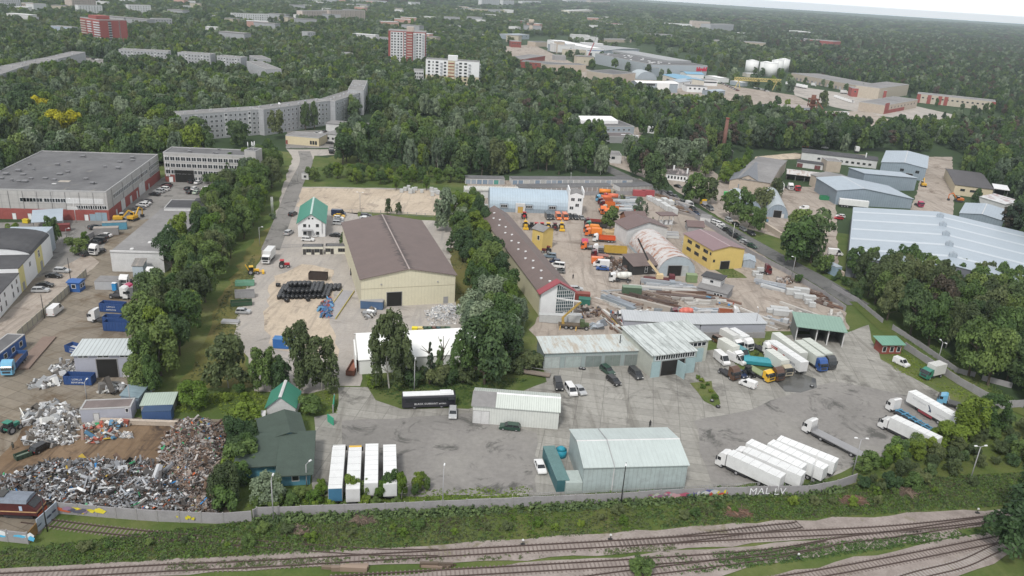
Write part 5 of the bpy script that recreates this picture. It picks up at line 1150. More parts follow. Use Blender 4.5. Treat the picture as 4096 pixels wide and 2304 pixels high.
SPEC={  # L, W, H, hood z, profile of the cabin (x fractions from tail), ...
 'sedan':(4.6,1.78,1.42,0.92,(0.14,0.27,0.60,0.76),0.95),'hatch':(4.1,1.74,1.46,0.94,(0.02,0.10,0.58,0.76),0.92),
 'wagon':(4.7,1.8,1.48,0.95,(0.02,0.09,0.60,0.77),0.96),'suv':(4.7,1.88,1.72,1.08,(0.02,0.08,0.60,0.76),1.08),
 'minibus':(5.0,1.95,1.98,1.15,(0.01,0.04,0.70,0.88),1.1),'van':(5.8,2.0,2.45,1.25,(0.0,0.01,0.72,0.90),1.1),'smallvan':(4.4,1.8,1.85,1.05,(0.0,0.02,0.62,0.80),1.0)}
CARM={}
def car_meshes(kind):
    if kind in CARM: return CARM[kind]
    L,W,H,hz_,(c0,c1,c2,c3),bz=SPEC[kind]
    x=lambda f:-L/2+L*f
    b=MB();hw=W/2
    # lower body: side outline extruded, sills tucked in, bonnet slope
    prof=[(x(0),0.32),(x(0.0),bz*0.9),(x(0.02),bz),(x(c3),hz_),(x(0.97),hz_*0.84),(x(1.0),hz_*0.62),(x(1.0),0.34),(x(0.97),0.22),(x(0.03),0.22)]
    b.extr(prof,1,-hw,hw)
    b.box(x(.06),x(.94),-hw-.03,hw+.03,0.42,0.58)
    # cabin pillars and roof; vans have solid sides
    solid=kind in ('van','smallvan')
    t=0.16 if not solid else 0.07
    zt=H;r0,r1,r2,r3=x(c0),x(c1),x(c2),x(c3)
    b.box(r1-.02,r2+.02,-hw+t,hw-t,zt-0.07,zt)
    if solid:b.extr([(r0,bz*.9),(r1,zt-.03),(x(c2-0.12),zt-.03),(x(c2-.12),bz*.9)],1,-hw+.02,hw-.02)
    for s in (-1,1):
        b.bar((r0+.03,s*(hw-.05),bz),(r1,s*(hw-t),zt-.05),.09);b.bar((r3-.02,s*(hw-.05),hz_),(r2,s*(hw-t),zt-.05),.07);m=(r1+r2)/2;b.bar((m,s*(hw-.04),bz),(m,s*(hw-t),zt-.05),.10)
    body=b.mesh('body',[None])
    gl=MB()
    vs=[]
    for (xa,xb,z,inset) in ((r0+.04,r3-.04,bz-.03,0.04),(r1+.03,r2-.03,zt-.06,t-.02)):vs+=[(xa,-hw+inset,z),(xb,-hw+inset,z),(xb,hw-inset,z),(xa,hw-inset,z)]
    if solid:
        xa=x(c2-.11);vs[0]=(xa,vs[0][1],vs[0][2]);vs[3]=(xa,vs[3][1],vs[3][2]);vs[4]=(xa,vs[4][1],vs[4][2]);vs[7]=(xa,vs[7][1],vs[7][2])
    gl.add(vs,[(0,3,2,1),(4,5,6,7),(0,1,5,4),(1,2,6,5),(2,3,7,6),(3,0,4,7)])
    glass=gl.mesh('windows',[CG])
    hl=MB()
    for s in (-1,1):hl.box(x(.985),x(1.0)+.02,s*hw*.72-.18,s*hw*.72+.18,hz_*.55,hz_*.72)
    tl=MB()
    for s in (-1,1):tl.box(x(0)-.02,x(0.01),s*hw*.82-.1,s*hw*.82+.1,bz*.62,bz*.88)
    # one-piece version for far copies
    f=MB()
    for me,mi in ((body,0),(glass,1),(hl.mesh('h',[LAMP]),2),(tl.mesh('t',[TAIL]),3)):
        n=len(f.v);f.v+=[tuple(v.co) for v in me.vertices]
        for p in me.polygons:f.f.append([n+i for i in p.vertices]);f.mi.append(mi);f.sm.append(False)
    for xx in (.18,.80):
        for s in (-1,1):f.cyl((x(xx),s*(hw-.18),.33),(x(xx),s*(hw+.02),.33),.33,.33,10,4)
    far=f.mesh('car',[None,CG,LAMP,TAIL,RUB])
    CARM[kind]=(body,glass,hl.mesh('headlight',[LAMP]),tl.mesh('tail_light',[TAIL]),far);return CARM[kind]
CCOL={'black':(0.012,0.012,0.014),'dark grey':(0.045,0.048,0.052),'grey':(0.16,0.165,0.17),'silver':(0.42,0.43,0.44),'white':(0.75,0.75,0.75),'blue':(0.02,0.08,0.28),
        'dark blue':(0.015,0.03,0.08),'red':(0.45,0.02,0.03),'dark red':(0.12,0.015,0.02),'pale green':(0.42,0.52,0.42),'dark green':(0.02,0.06,0.04),'orange':(0.75,0.17,0.03),
        'yellow':(0.75,0.45,0.03),'beige':(0.42,0.37,0.27),'blue grey':(0.16,0.22,0.28),'sky blue':(0.16,0.42,0.62),'green':(0.03,0.20,0.14),'pink':(0.45,0.04,0.12),'brown':(0.10,0.05,0.03),'olive':(0.10,0.12,0.05),'teal':(0.03,0.22,0.25)}
WORD={'sedan':'sedan','hatch':'hatchback','wagon':'estate car','suv':'tall car','minibus':'minibus','van':'panel van','smallvan':'small van'}
def slotmat(ob,i,m):
    ob.material_slots[i].link='OBJECT';ob.material_slots[i].material=m
def car(p,ang,kind,col,where,group='parked cars',near=None):
    v=g(p) if isinstance(p,tuple) else p
    if near is None:near=v.y<235
    nm={'minibus':'minibus','van':'panel_van','smallvan':'small_van'}.get(kind,'parked_car')
    cat='van' if kind in ('van','smallvan','minibus') else 'car'
    lab='%s %s %s' % (col,WORD[kind],where)
    me=car_meshes(kind);z=0.22
    L,W,H=SPEC[kind][:3]
    if near:
        t=thing(nm,lab,cat,(v.x,v.y,z),RAD(ang),group)
        b=link('body',me[0],t);slotmat(b,0,gloss(CCOL[col]));link('windows',me[1],t);link('headlight',me[2],t);link('tail_light',me[3],t)
        wheels(t,(-L*.32,L*.30),W/2-.1,.33)
    else:
        t=link(nm,me[4],None,(v.x,v.y,z),RAD(ang));slotmat(t,0,gloss(CCOL[col]));tag(t,lab,cat,group)
    return t
def hd(a,b_):
    a,b_=g(a),g(b_);return math.degrees(math.atan2(b_.y-a.y,b_.x-a.x))
STREET=math.degrees(math.atan2(*(lambda d:(d.y,d.x))(o(2250,850)-o(1790,555))))
FACG='cars in the factory car park'
for p,a,k,c,w_ in ((t01(1938,485),80,'suv','black','under the office windows, left of the white sedan'),(t01(1997,492),80,'sedan','white','under the office windows beside a black one'),(t01(1893,556),80,'hatch','black','left end of the middle row in the car park'),(t01(1962,556),80,'hatch','white','second from the left in the middle row'),
    (t01(2076,555),78,'wagon','white','third from the left in the middle row'),(t01(2137,560),78,'suv','black','right end of the middle row near the trees'),(t01(1915,590),80,'hatch','black','front row of the car park, left end'),(t01(1983,592),80,'sedan','pale green','in the middle of the front parking row'),(t01(2043,594),80,'hatch','dark grey','front row of the car park, right end'),
    (t01(1685,516),172,'sedan','black','against the brick wall, farthest of its line'),(t01(1672,535),172,'hatch','dark red','against the brick wall of the factory'),(t01(1650,560),172,'suv','white','against the factory wall between dark red and silver'),(t01(1602,582),172,'suv','silver','against the factory wall'),(t01(1558,612),172,'sedan','black','left of the big white factory door'),
    (t01(1480,684),172,'hatch','black','behind two white ones by the factory wall'),(t01(1462,702),172,'sedan','white','beside the factory wall under the overhead pipe'),(t01(1435,722),172,'suv','white','in the group of three near the excavators'),(t01(1398,752),172,'wagon','grey','nearest the yellow excavators'),
    (t01(955,945),60,'wagon','dark grey','left of the rusty container pair'),(t01(1060,1028),176,'sedan','white','farthest of the line beside the container pair'),(t01(1020,1045),176,'wagon','black','second of the line beside the container pair'),(t01(995,1085),176,'minibus','black','third of the line behind the white tractor'),(t01(958,1098),176,'sedan','dark grey','fourth of the line behind the white tractor'),
    (t01(892,1142),176,'hatch','black','beside the round bush and the white tractor'),(t01(880,1216),62,'hatch','dark grey','left of the white tractor unit'),(t01(628,1385),3,'wagon','silver','in front of the white arched gable'),(t01(548,1438),3,'sedan','black','second from the arched gable'),(t02(457,172),4,'sedan','black','between silver and black beside the yellow bay'),(t02(413,225),12,'wagon','silver','nearest car beside the white workshop'),
    (t02(560,440),hd(t02(510,470),t02(620,380)),'van','white','beside the concrete fence of the scrapyard'),(t02(2450,440),5,'hatch','silver','by the tree belt left of the gravel lot'),
    (t11(372,812),80,'suv','black','left of the green-roofed house, farther one'),(t11(332,1002),80,'suv','silver','left of the green-roofed house, nearer one'),(t11(522,1068),3,'wagon','white','in front of the green-roofed house'),(t11(800,1026),176,'sedan','black','right of the white house beside a small tree'),
    (t11(830,905),4,'suv','silver','nearest of the row right of the green roof'),(t11(835,878),4,'hatch','grey','second nearest in the row right of the green roof'),(t11(833,853),4,'hatch','white','third in the row right of the green roof'),(t11(838,832),4,'sedan','yellow','fourth in the row right of the green roof'),(t11(832,812),4,'van','dark blue','farthest of the row right of the green roof'),
    (t11(1105,862),4,'hatch','white','nearest of three behind the brown warehouse'),(t11(1100,850),4,'sedan','silver','middle of three behind the brown warehouse'),(t11(1108,828),4,'wagon','dark grey','farthest of three behind the brown warehouse'),
    (t11(672,72),160,'sedan','black','behind the low wall right of the cream shop'),(t11(745,92),160,'sedan','dark grey','by the gate of the pale grey building'),(t10(590,1362),80,'hatch','white','in the court behind the cream shop, left'),(t10(622,1352),80,'suv','silver','in the court behind the cream shop, middle'),(t10(660,1372),80,'van','white','in the court behind the cream shop'),(t10(690,1335),80,'sedan','black','in the court behind the cream shop, right'),
    (t10(930,1308),60,'suv','white','under the trees behind slate roofs, left'),(t10(965,1312),60,'hatch','silver','under the trees behind slate roofs, middle'),(t10(1005,1316),60,'van','white','under the trees behind slate roofs'),
    (t21(380,1236),175,'suv','blue grey','beside the long brown roof, farthest of its row'),(t21(428,1290),172,'hatch','dark blue','beside the long brown roof, second of its row'),(t21(460,1336),172,'minibus','white','beside the long brown roof'),(t21(475,1388),172,'hatch','grey','beside the long brown roof, fourth of its row'),(t22(475,28),172,'hatch','silver','beside the long brown roof, nearest of its row'),(t22(642,210),4,'wagon','silver','right of the glass gable'),(t22(1092,488),-8,'wagon','silver','on the dirt track behind the garages'),
    (t21(908,1362),178,'sedan','blue','below the white panel van'),(t21(895,1325),178,'van','white','parked between an orange van and a blue car'),(t21(875,1298),2,'van','orange','behind the white panel van'),
    (t21(360,845),-80,'van','dark grey','in the row before the barrel hall'),(t21(402,845),-82,'hatch','black','beside the dark grey van at the barrel hall'),(t21(463,845),-82,'van','orange','left one of two before the barrel hall'),(t21(532,848),-82,'van','orange','right one of two before the barrel hall'),(t21(582,842),-82,'suv','black','right of the orange vans'),(t21(638,846),-78,'suv','dark grey','before the white block, left'),(t21(698,848),-78,'sedan','grey','before the white block, right'),
    (t31(466,515),80,'smallvan','silver','before the open shed in the court'),(t31(706,850),174,'hatch','red','left of the giant blue hall'),(t31(725,832),174,'hatch','white','behind the red one beside the giant hall'),(t31(358,752),170,'smallvan','white','right of the nearer barrel store'),(t31(372,128),170,'smallvan','orange','on the sand behind the long dark roof'),(t31(408,130),170,'sedan','grey','next to the orange van on the sand'),(t31(570,138),160,'sedan','white','alone on the grass behind the long dark roof'),(t31(670,1210),-4,'van','white','with purple stripes left of the giant hall'),
    (t22(462,1185),-84,'minibus','black','right of the small white hall'),(t22(588,1240),-74,'minibus','white','beside the black minibus in the front yard'),(t22(680,1235),-66,'sedan','silver','right of the white minibus in the front yard'),(t22(957,1040),-60,'suv','dark green','before the garages, the farther of two'),(t22(1020,1140),-62,'wagon','black','before the garages, the nearer of two'),(t22(1240,1075),-68,'minibus','dark grey','left of the service hall gate'),
    (t22(2370,1175),hd(t22(2440,1190),t22(2310,1140)),'smallvan','white','on the asphalt below the row of old trucks'),(t32(1335,960),hd(t32(1270,925),t32(1400,985)),'smallvan','white','on the grass below the brick gatehouse'),(t13(1620,130),-86,'wagon','silver','right of the black bus'),(t23(-20,245),176,'wagon','dark green','in front of the small white hall'),(t23(230,575),hd(t23(210,500),t23(250,605)),'sedan','white','left of the long dark container'),
    (t22(2280,1065),-60,'wagon','dark blue','between the red tractor unit and the farm tractor'),(t22(2105,930),-72,'van','white','with roof rack right of the service hall'),(t22(2255,930),-50,'van','white','half under the shrubs in the truck row'),(t22(2295,870),-62,'van','teal','tall one among the old trucks'),(t22(2090,745),-55,'minibus','brown','at the back of the truck row'),
    (t03(352,410),hd(t03(285,430),t03(420,355)),'wagon','black','with open trailer in the scrapyard')):
    car(p,a,k,c,w_)
SG='cars parked along the street'
for p,k,c,w_,da in ((t21(1668,530),'sedan','black','alone at the bend below the old white house',20),(t21(1592,608),'suv','dark grey','behind the stone stacks, first at the wall',0),(t21(1640,635),'sedan','black','behind the stone stacks, second at the wall',0),(t21(1720,695),'suv','grey','behind the white van on the street',0),(t21(1785,725),'van','white','in the left line of the street',0),(t21(1818,765),'suv','black','between white van and blue car',0),(t21(1850,802),'sedan','dark blue','left line of the street, nearest before the gap',0),
    (t21(1758,628),'hatch','silver','right side of the street by the birch',0),(t21(1990,755),'minibus','grey','behind the yellow pickup on the street',0),(t21(2180,870),'wagon','silver','right side of the street by the bushes',0),(t21(2250,912),'sedan','black','right side of the street under the tree',0),(t21(2325,965),'wagon','grey','right side, third from the near end',0),(t21(2405,1008),'suv','black','right side of the street, nearest one',0)):
    car(p,STREET+da,k,c,w_,SG)
slant=[(t21(2035,890),'hatch','white'),(t21(2085,908),'wagon','white'),(t21(2108,936),'sedan','white'),(t21(2140,956),'sedan','silver'),(t21(2170,978),'wagon','black'),(t21(2212,1004),'sedan','dark grey'),(t21(2238,1028),'suv','dark grey'),(t21(2272,1048),'sedan','black'),(t21(2310,1072),'hatch','dark green'),(t21(2345,1096),'wagon','silver'),(t21(2388,1118),'wagon','grey'),(t21(2415,1138),'hatch','dark green')]
ORD=['first','second','third','fourth','fifth','sixth','seventh','eighth','ninth','tenth','eleventh','twelfth','thirteenth','fourteenth','fifteenth','sixteenth','seventeenth','eighteenth','nineteenth','twentieth']
for i,(p,k,c) in enumerate(slant):car(p,STREET+28,k,c,'parked aslant at the street wall, %s from the far end' % ORD[i],'cars parked aslant at the street wall')
# cars far off
for i,(p,a,c,w_) in enumerate(((t00(815,628),-55,'white','far avenue, left kerb, farthest'),(t00(842,648),-55,'white','far avenue, left kerb, middle'),(t00(870,668),-55,'silver','far avenue, left kerb, nearest'),(t00(795,548),-35,'dark grey','far avenue, right kerb, farthest'),(t00(826,558),-35,'black','far avenue, right kerb, second'),(t00(858,572),-35,'silver','far avenue, right kerb, third'),(t00(882,580),-35,'black','far avenue, right kerb, fourth'),(t00(944,602),-20,'black','far avenue crossing, dark one'),(t00(982,610),170,'white','far avenue crossing, white one'),(t30(1340,1008),0,'white','beside the blue tipper at the brick hall'))):
    car(p,a,('sedan','hatch','wagon')[i % 3],c,'on the '+w_ if 'far' in w_ else w_,'cars on the far avenue')
r_=random.Random(21)
for i in range(11):car(t20(1040+i*13,752+(i*17) % 44),r_.choice((10,100)),'hatch',('white','silver','grey','black')[i*7 % 4],'in the far car court beside the barrel hall, %s from the left' % ORD[i],'cars in the far scrap car court')
for i in range(16):car(t20(2105+i*11,838+i*5.2),-60,'sedan',('white','black','silver','dark red')[i % 4],'in the far car row below the yellow gantry, %s from the left' % ORD[i],'car row by the gantry')
for i in range(7):car(t20(2450+i*20,888+i*6),-60,'hatch',('white','silver','black')[i % 3],'behind the near gantry leg, %s from the left' % ORD[i],'cars behind the gantry')
for i in range(8):car(t30(690+i*21,985+i*7),-40,'van','white','on the far van lot, %s from the left' % ORD[i],'white vans on the far lot')

# ---------------------------------------------------------------- trucks
def lorry(p,ang,cab,body,L,label,bc=None,name=None,cat='truck',z=0.22,group=None,high=True,cl=2.2,nose_at=False):
    """cab-over lorry, nose towards +x; p = middle of the vehicle on the ground"""
    v=g(p) if isinstance(p,tuple) else p
    t=thing(name or ('tractor_unit' if body=='none' else 'lorry'),label,cat,(v.x,v.y,z),RAD(ang),group)
    if nose_at:t.location=(v.x-math.cos(RAD(ang))*L/2,v.y-math.sin(RAD(ang))*L/2,z)
    x1=L/2;W=1.22;H=3.6 if high else 2.9;cm=gloss(CCOL[cab] if isinstance(cab,str) else cab)
    b=MB();b.extr([(x1-cl,0.95),(x1-cl,H),(x1-cl+0.5,H+.12),(x1-.75,H-.25),(x1-.18,2.3),(x1,1.6),(x1,0.55),(x1-.2,.42),(x1-1.2,.42),(x1-1.5,.95)],1,-W,W);c=b.build('cab',cm,t)
    q=MB();zt=min(H-.35,2.75);q.add([(x1-.02,-W+.12,1.72),(x1-.02,W-.12,1.72),(x1-.28-.1,W-.18,zt),(x1-.28-.1,-W+.18,zt)],[(0,1,2,3)])
    for k,(xa,za) in enumerate(((x1+.03,1.65),)):pass
    q=MB();q.extr([(x1-.02,1.68),(x1+.05,1.68),(x1-.15,2.35),(x1-.5,zt),(x1-.6,zt),(x1-.25,2.35)],1,-W+.1,W-.1);q.build('windscreen',CG,c)
    q=MB();q.box(x1-1.2,x1-.45,-W-.02,-W+.01,1.75,2.5).box(x1-1.2,x1-.45,W-.01,W+.02,1.75,2.5);q.build('side_window',CG,c)
    q=MB();q.box(x1-.01,x1+.04,-.85,.85,.95,1.45);q.build('grille',CHAS,c)
    for s in (-1,1):MB().box(x1-.35,x1-.15,min(s*(W+.02),s*(W+.3)),max(s*(W+.02),s*(W+.3)),1.7,2.6).build('mirror',CHAS,c)
    MB().box(-L/2+.2,x1-cl+.4,-.45,.45,.62,.95).box(-L/2+1.2 if body=='none' else 0,x1-cl-.3,-1.1,-.6,.5,1.0).box(-L/2+1.2 if body=='none' else 0,x1-cl-.3,.6,1.1,.5,1.0).build('chassis',CHAS,t)
    xs=[x1-1.35]
    if body=='none':xs+=[-L/2+1.0]
    elif L>14:xs+=[x1-4.9,-L/2+1.5,-L/2+2.8,-L/2+4.1]
    elif L>8:xs+=[-L/2+1.3,-L/2+2.6]
    else:xs+=[-L/2+1.3]
    wheels(t,xs,1.02,.5,.3)
    a,e=-L/2,x1-cl-.25
    bm_=paint(bc,.5,.12) if bc else WHITEBOX
    if body=='box':
        bx=MB().box(a,e,-1.27,1.27,1.1,3.95).build('cargo_box',bm_,t);MB().box(a-.02,a,-1.2,1.2,1.2,3.85).box(a-.05,a-.02,-.03,.03,1.2,3.85).build('rear_door',paint(sc3(bc or (0.7,0.7,0.7),.85),.5,.1),bx)
        q=MB()
        for i in range(6):xx=a+(e-a)*(i+.5)/6;q.box(xx-.02,xx+.02,-1.25,1.25,3.95,3.965)
        q.build('roof_seam',GREY,bx);MB().box(a+4.5,e-2.5,-1.2,-1.12,.45,1.0).build('side_guard',WHITE2,bx) if L>14 else None
    elif body=='flat':MB().box(a,e,-1.25,1.25,1.05,1.25).build('load_bed',bm_,t);MB().box(e-.1,e,-1.2,1.2,1.25,2.2).build('headboard',GREY,t)
    elif body=='tipper':
        q=MB();q.box(a,e,-1.25,1.25,1.1,1.25);q.box(a,e,-1.25,-1.15,1.25,2.4).box(a,e,1.15,1.25,1.25,2.4).box(a,a+.1,-1.15,1.15,1.25,2.4).box(e-.1,e,-1.15,1.15,1.25,2.6)
        for i in range(6):xx=a+.3+(e-a-.6)*i/5;q.box(xx-.06,xx+.06,-1.32,-1.25,1.15,2.4).box(xx-.06,xx+.06,1.25,1.32,1.15,2.4)
        tb=q.build('tipper_body',bm_,t);MB().box(a+.1,e-.1,-1.15,1.15,1.25,1.5).build('load',paint((0.12,0.07,0.05),.9,.4,2.0),tb)
    elif body=='tank':
        MB().cyl((a+.1,0,2.05),(e-.1,0,2.05),1.05,1.05,16).build('tank',bm_,t);MB().box(a,e,-.9,.9,.95,1.2).build('tank_cradle',CHAS,t)
    elif body=='sweeper':
        q=MB();q.extr([(a,1.1),(a,2.9),(a+.5,3.3),(e-.3,3.3),(e,2.6),(e,1.1)][::-1],1,-1.2,1.2);q.build('hopper',bm_,t)
    elif body=='mixer':
        q=MB();q.cyl((a+.2,0,2.9),(a+1.6,0,2.6),.65,1.15,14).cyl((a+1.6,0,2.6),(e-1.3,0,2.25),1.15,1.2,14).cyl((e-1.3,0,2.25),(e-.2,0,2.0),1.2,.6,14);q.build('mixing_drum',bm_,t);MB().bar((a+.2,0,2.4),(a-.7,0,1.3),.5,.1).build('chute',GREY,t)
    elif body=='frame':
        q=MB()
        for s in (-1,1):q.box(a,e,s*.55-.08,s*.55+.08,1.05,1.3)
        for i in range(7):xx=a+.4+(e-a-1)*i/6;q.box(xx,xx+.3,-1.15,1.15,1.1,1.28)
        q.build('trailer_frame',bm_,t)
    return t
WHITEBOX=paint((0.70,0.71,0.71),.45,.16,.5,key='white_box_body')
def trailer(p,ang,L,label,bc=(0.76,0.77,0.77),group=None,rear=None):
    v=g(p) if isinstance(p,tuple) else p
    t=thing('box_trailer',label,'trailer',(v.x,v.y,.22),RAD(ang),group);bm_=paint(bc,.45,.14,.5)
    bx=MB().box(-L/2,L/2,-1.27,1.27,1.15,3.95).build('cargo_box',bm_,t);MB().box(-L/2-.03,-L/2,-1.2,1.2,1.25,3.85).build('rear_door',paint(rear or sc3(bc,.8),.5,.1),bx)
    q=MB()
    for i in range(8):xx=-L/2+L*(i+.5)/8;q.box(xx-.02,xx+.02,-1.25,1.25,3.95,3.965)
    q.build('roof_seam',GREY,bx)
    MB().box(-L/2,L/2-.4,-.5,.5,.85,1.15).box(-L/2+.4,-L/2+.6,-1.1,1.1,.5,.8).box(L/2-2.8,L/2-2.6,-.8,-.6,0,.9).box(L/2-2.8,L/2-2.6,.6,.8,0,.9).build('chassis',CHAS,t)
    wheels(t,(-L/2+1.5,-L/2+2.8,-L/2+4.1),1.02,.5,.3);return t
def between(nose,tail,z=4.0):
    a,b_=g(nose,z),g(tail,z);d=xy(a)-xy(b_);return (xy(a)+xy(b_))/2,math.degrees(math.atan2(d.y,d.x)),d.length
def v3(p): return Vector((p.x,p.y,0))
def text_on(parent,s,size,loc,rot,m,name='lettering',extr=0.01,align='CENTER'):
    cu=bpy.data.curves.new('txt','FONT');cu.body=s;cu.size=size;cu.extrude=extr;cu.align_x=align;cu.resolution_u=2;cu.space_character=1.1
    tmp=bpy.data.objects.new('txt',cu);COL.objects.link(tmp);me=bpy.data.meshes.new_from_object(tmp);bpy.data.objects.remove(tmp)
    me.materials.clear();me.materials.append(m);ob=link(name,me,parent,loc);ob.rotation_euler=rot;return ob
INK=paint((0.05,0.07,0.12),.6,0,key='dark_lettering');INKW=paint((0.75,0.76,0.78),.6,.1,key='white_lettering')
TG='semi-trailer trucks side by side at the front wall'
p_,a_,l_=between(t23(1712,392),t33(125,630))
ANG5=a_
for i,(nz,tl,cab,lb) in enumerate(((t23(1712,392),t33(125,630),1,'white semi-trailer truck, nearest of the parallel five at the front wall'),(t23(1862,382),t33(262,600),1,'white semi-trailer truck, second of the parallel five'),(t23(1965,348),t33(283,543),0,'plain white box trailer in the middle of the parallel five'),(t33(35,352),t33(462,552),0,'white box trailer with dark rear edge, fourth of the parallel five'),(t33(100,318),t33(553,500),0,'white box trailer, farthest of the parallel five'))):
    pm,a,l=between(nz,tl)
    if cab:lorry(v3(pm),a,'white','box',l if i==0 else max(l,15),lb,group=TG)
    else:trailer(v3(pm),a,min(max(l,12.5),13.8),lb,group=TG)
TG2='trucks parked nose-up by the cottages'
pA,aA,lA=between(t13(688,335),t13(655,690))
for nz,kind,lb,rear in ((t13(688,335),'white','white semi-trailer truck with blue rear doors, leftmost beside the cottages',(0.05,0.16,0.27)),(t13(820,340),'yellow','semi-trailer truck with yellow cab roof, second from the cottages',None),(t13(955,365),None,'white box trailer between yellow cab truck and the rightmost trailer',None),(t13(1100,372),None,'white box trailer with shrubs before it, rightmost beside the cottages',None)):
    nv=xy(g(nz,4.0));L=16.4 if kind else 13.4;d=Vector((math.cos(RAD(aA)),math.sin(RAD(aA))))
    c=nv-d*L/2
    if kind:tt=lorry(v3(c),aA,kind,'box',L,lb,group=TG2)
    else:tt=trailer(v3(c),aA,L,lb,group=TG2)
    if rear:MB().box(-L/2-.09,-L/2-.05,-1.22,1.22,1.2,3.9).build('rear_door',paint(rear,.5,.2),tt)
pm,a,l=between(t33(330,215),t33(830,470),1.6);lorry(v3(pm),a,'white','flat',16.5,'white truck with empty grey flatbed trailer in the middle of the asphalt',(0.28,0.28,0.29))
pm,a,l=between(t33(1045,50),t33(1375,240),1.8);lorry(v3(pm),a,'white','frame',14.5,'truck with white cab roof and bare blue trailer frame',(0.08,0.25,0.40))
pm,a,l=between(t33(1010,130),t33(1345,290),3.9);lorry(v3(pm),a,'white','box',13.5,'white box truck half hidden by shrubs beside the bare frame',high=False)
pm,a,l=between(t32(1490,1245),t33(1540,130),3.9);tt=trailer(v3(pm),a,13.6,'long white trailer with grey lettering and dark arrow near the right corner',(0.76,0.77,0.77))
MB().box(-1,3,1.16,1.3,.45,1.0).build('pallet_box',REDM,tt)
ro=(math.pi/2,0,math.pi) if False else (math.pi/2,0,0)
sd=1 if math.cos(RAD(a))<0 else -1
rot=(math.pi/2,0,math.pi if sd>0 else 0)
text_on(tt,'PITTSBURGH',.62,(3.2*(1 if sd>0 else -1),sd*1.285,2.75),rot,paint((0.42,0.43,0.45),.6,0,key='grey_lettering'))
text_on(tt,'LOGISTICS',.75,(-3.6*(1 if sd>0 else -1),sd*1.285,2.1),rot,MATS['grey_lettering']);MB().add([(0.4,sd*1.285,1.8),(-.5,sd*1.285,1.9),(-.3,sd*1.285,2.4),(.5,sd*1.285,3.4),(.75,sd*1.285,3.3),(.1,sd*1.285,2.3)],[(0,1,2),(3,4,5),(2,3,5),(0,2,5)]).build('arrow_mark',INK,tt)
lorry(t32(1822,1375),150,'sky blue','flat',6,'sky blue cab truck chassis behind the lettered trailer',(0.1,0.1,0.1),high=False)
pm,a,l=between(t32(108,655),t32(330,815),3.95);trailer(v3(pm),a,13.4,'long weathered white trailer beside the open truck shed',(0.62,0.64,0.60))
pm,a,l=between(t32(30,705),t32(330,905),3.95);tt=lorry(v3(pm),a,'white','box',16.0,'white semi-trailer with name and red streaks on its side')
sd=1 if math.cos(RAD(a))<0 else -1;rot=(math.pi/2,0,math.pi if sd>0 else 0)
text_on(tt,'Kreiss',1.25,(-4.3*sd*sd,sd*1.29,1.9),rot,INK);q=MB()
for k,z0 in enumerate((3.2,2.8,2.4,1.9)):q.add([(4.9,sd*1.29,z0),(4.9,sd*1.29,z0+.12),(1.6,sd*1.29,z0+.1-k*.12+.25),(1.6,sd*1.29,z0-.1-k*.12)],[(0,1,2,3)])
q.build('red_streaks',paint((0.4,0.05,0.03),.5,0),tt)
MB().add([(-1.7,sd*1.29,2.2),(-1.5,sd*1.29,3.0),(-.5,sd*1.29,2.9)],[(0,1,2)]).build('red_triangle',paint((0.4,0.05,0.03),.5,0),tt)
for nz,tl,cb,lb in ((t32(540,880),t32(345,740),'blue','grey curtain-sided truck with bright blue cab facing the camera'),(t32(600,840),t32(450,738),'dark grey','green-grey truck with dark cab right of the blue one')):
    pm,a,l=between(nz,tl,3.9);lorry(v3(pm),a,cb,'box',max(12.5,l),lb,(0.52,0.55,0.50))
pm,a,l=between(t32(190,940),t32(50,840),3.6);lorry(v3(pm),a,'beige','box',9.5,'old white box truck with round emblem before the lettered trailer',(0.60,0.62,0.58),high=False)
lorry(t32(40,1085),-65,'brown','none',6.2,'dark red tractor unit at the edge of the wet patch');lorry(t22(2170,1075),-60,'brown','none',6.4,'red tractor unit at the left of the front truck row')
lorry(t22(2515,830),-62,'white','none',6.4,'white tractor unit on grass below the long shed wall');lorry(t22(2490,1080),-58,'yellow','flat',8,'yellow cab flatbed lorry in the front truck row',(0.25,0.3,0.15),high=False)
lorry(t22(2190,880),-62,'white','box',8.5,'cream box truck at the left of the old truck group',(0.62,0.63,0.58),high=False);lorry(t22(2290,775),-62,'white','box',8.5,'tall white box truck against the wall of the long shed',high=True);lorry(t22(2200,770),-62,'white','box',8.0,'white box truck between tall box truck and brown minibus',(0.6,0.6,0.58),high=False)
lorry(t32(1640,1085),hd(t32(1740,1040),t32(1520,1090)),'green','box',7.0,'box truck with torn green front on the grass at the fence',(0.6,0.6,0.58),high=False)
t=root_at('tarpaulin_boat','long object under turquoise tarpaulin in the overgrown truck yard','boat',t22(2470,960),RAD(-6));MB().extr([(-1.2,.6),(-1.3,1.6),(-.5,2.4),(.5,2.4),(1.3,1.6),(1.2,.6)],0,-4,4).build('cover',paint((0.03,0.28,0.34),.6,.25),t);MB().box(-3,3,-.8,.8,.1,.6).build('trailer',CHAS,t)
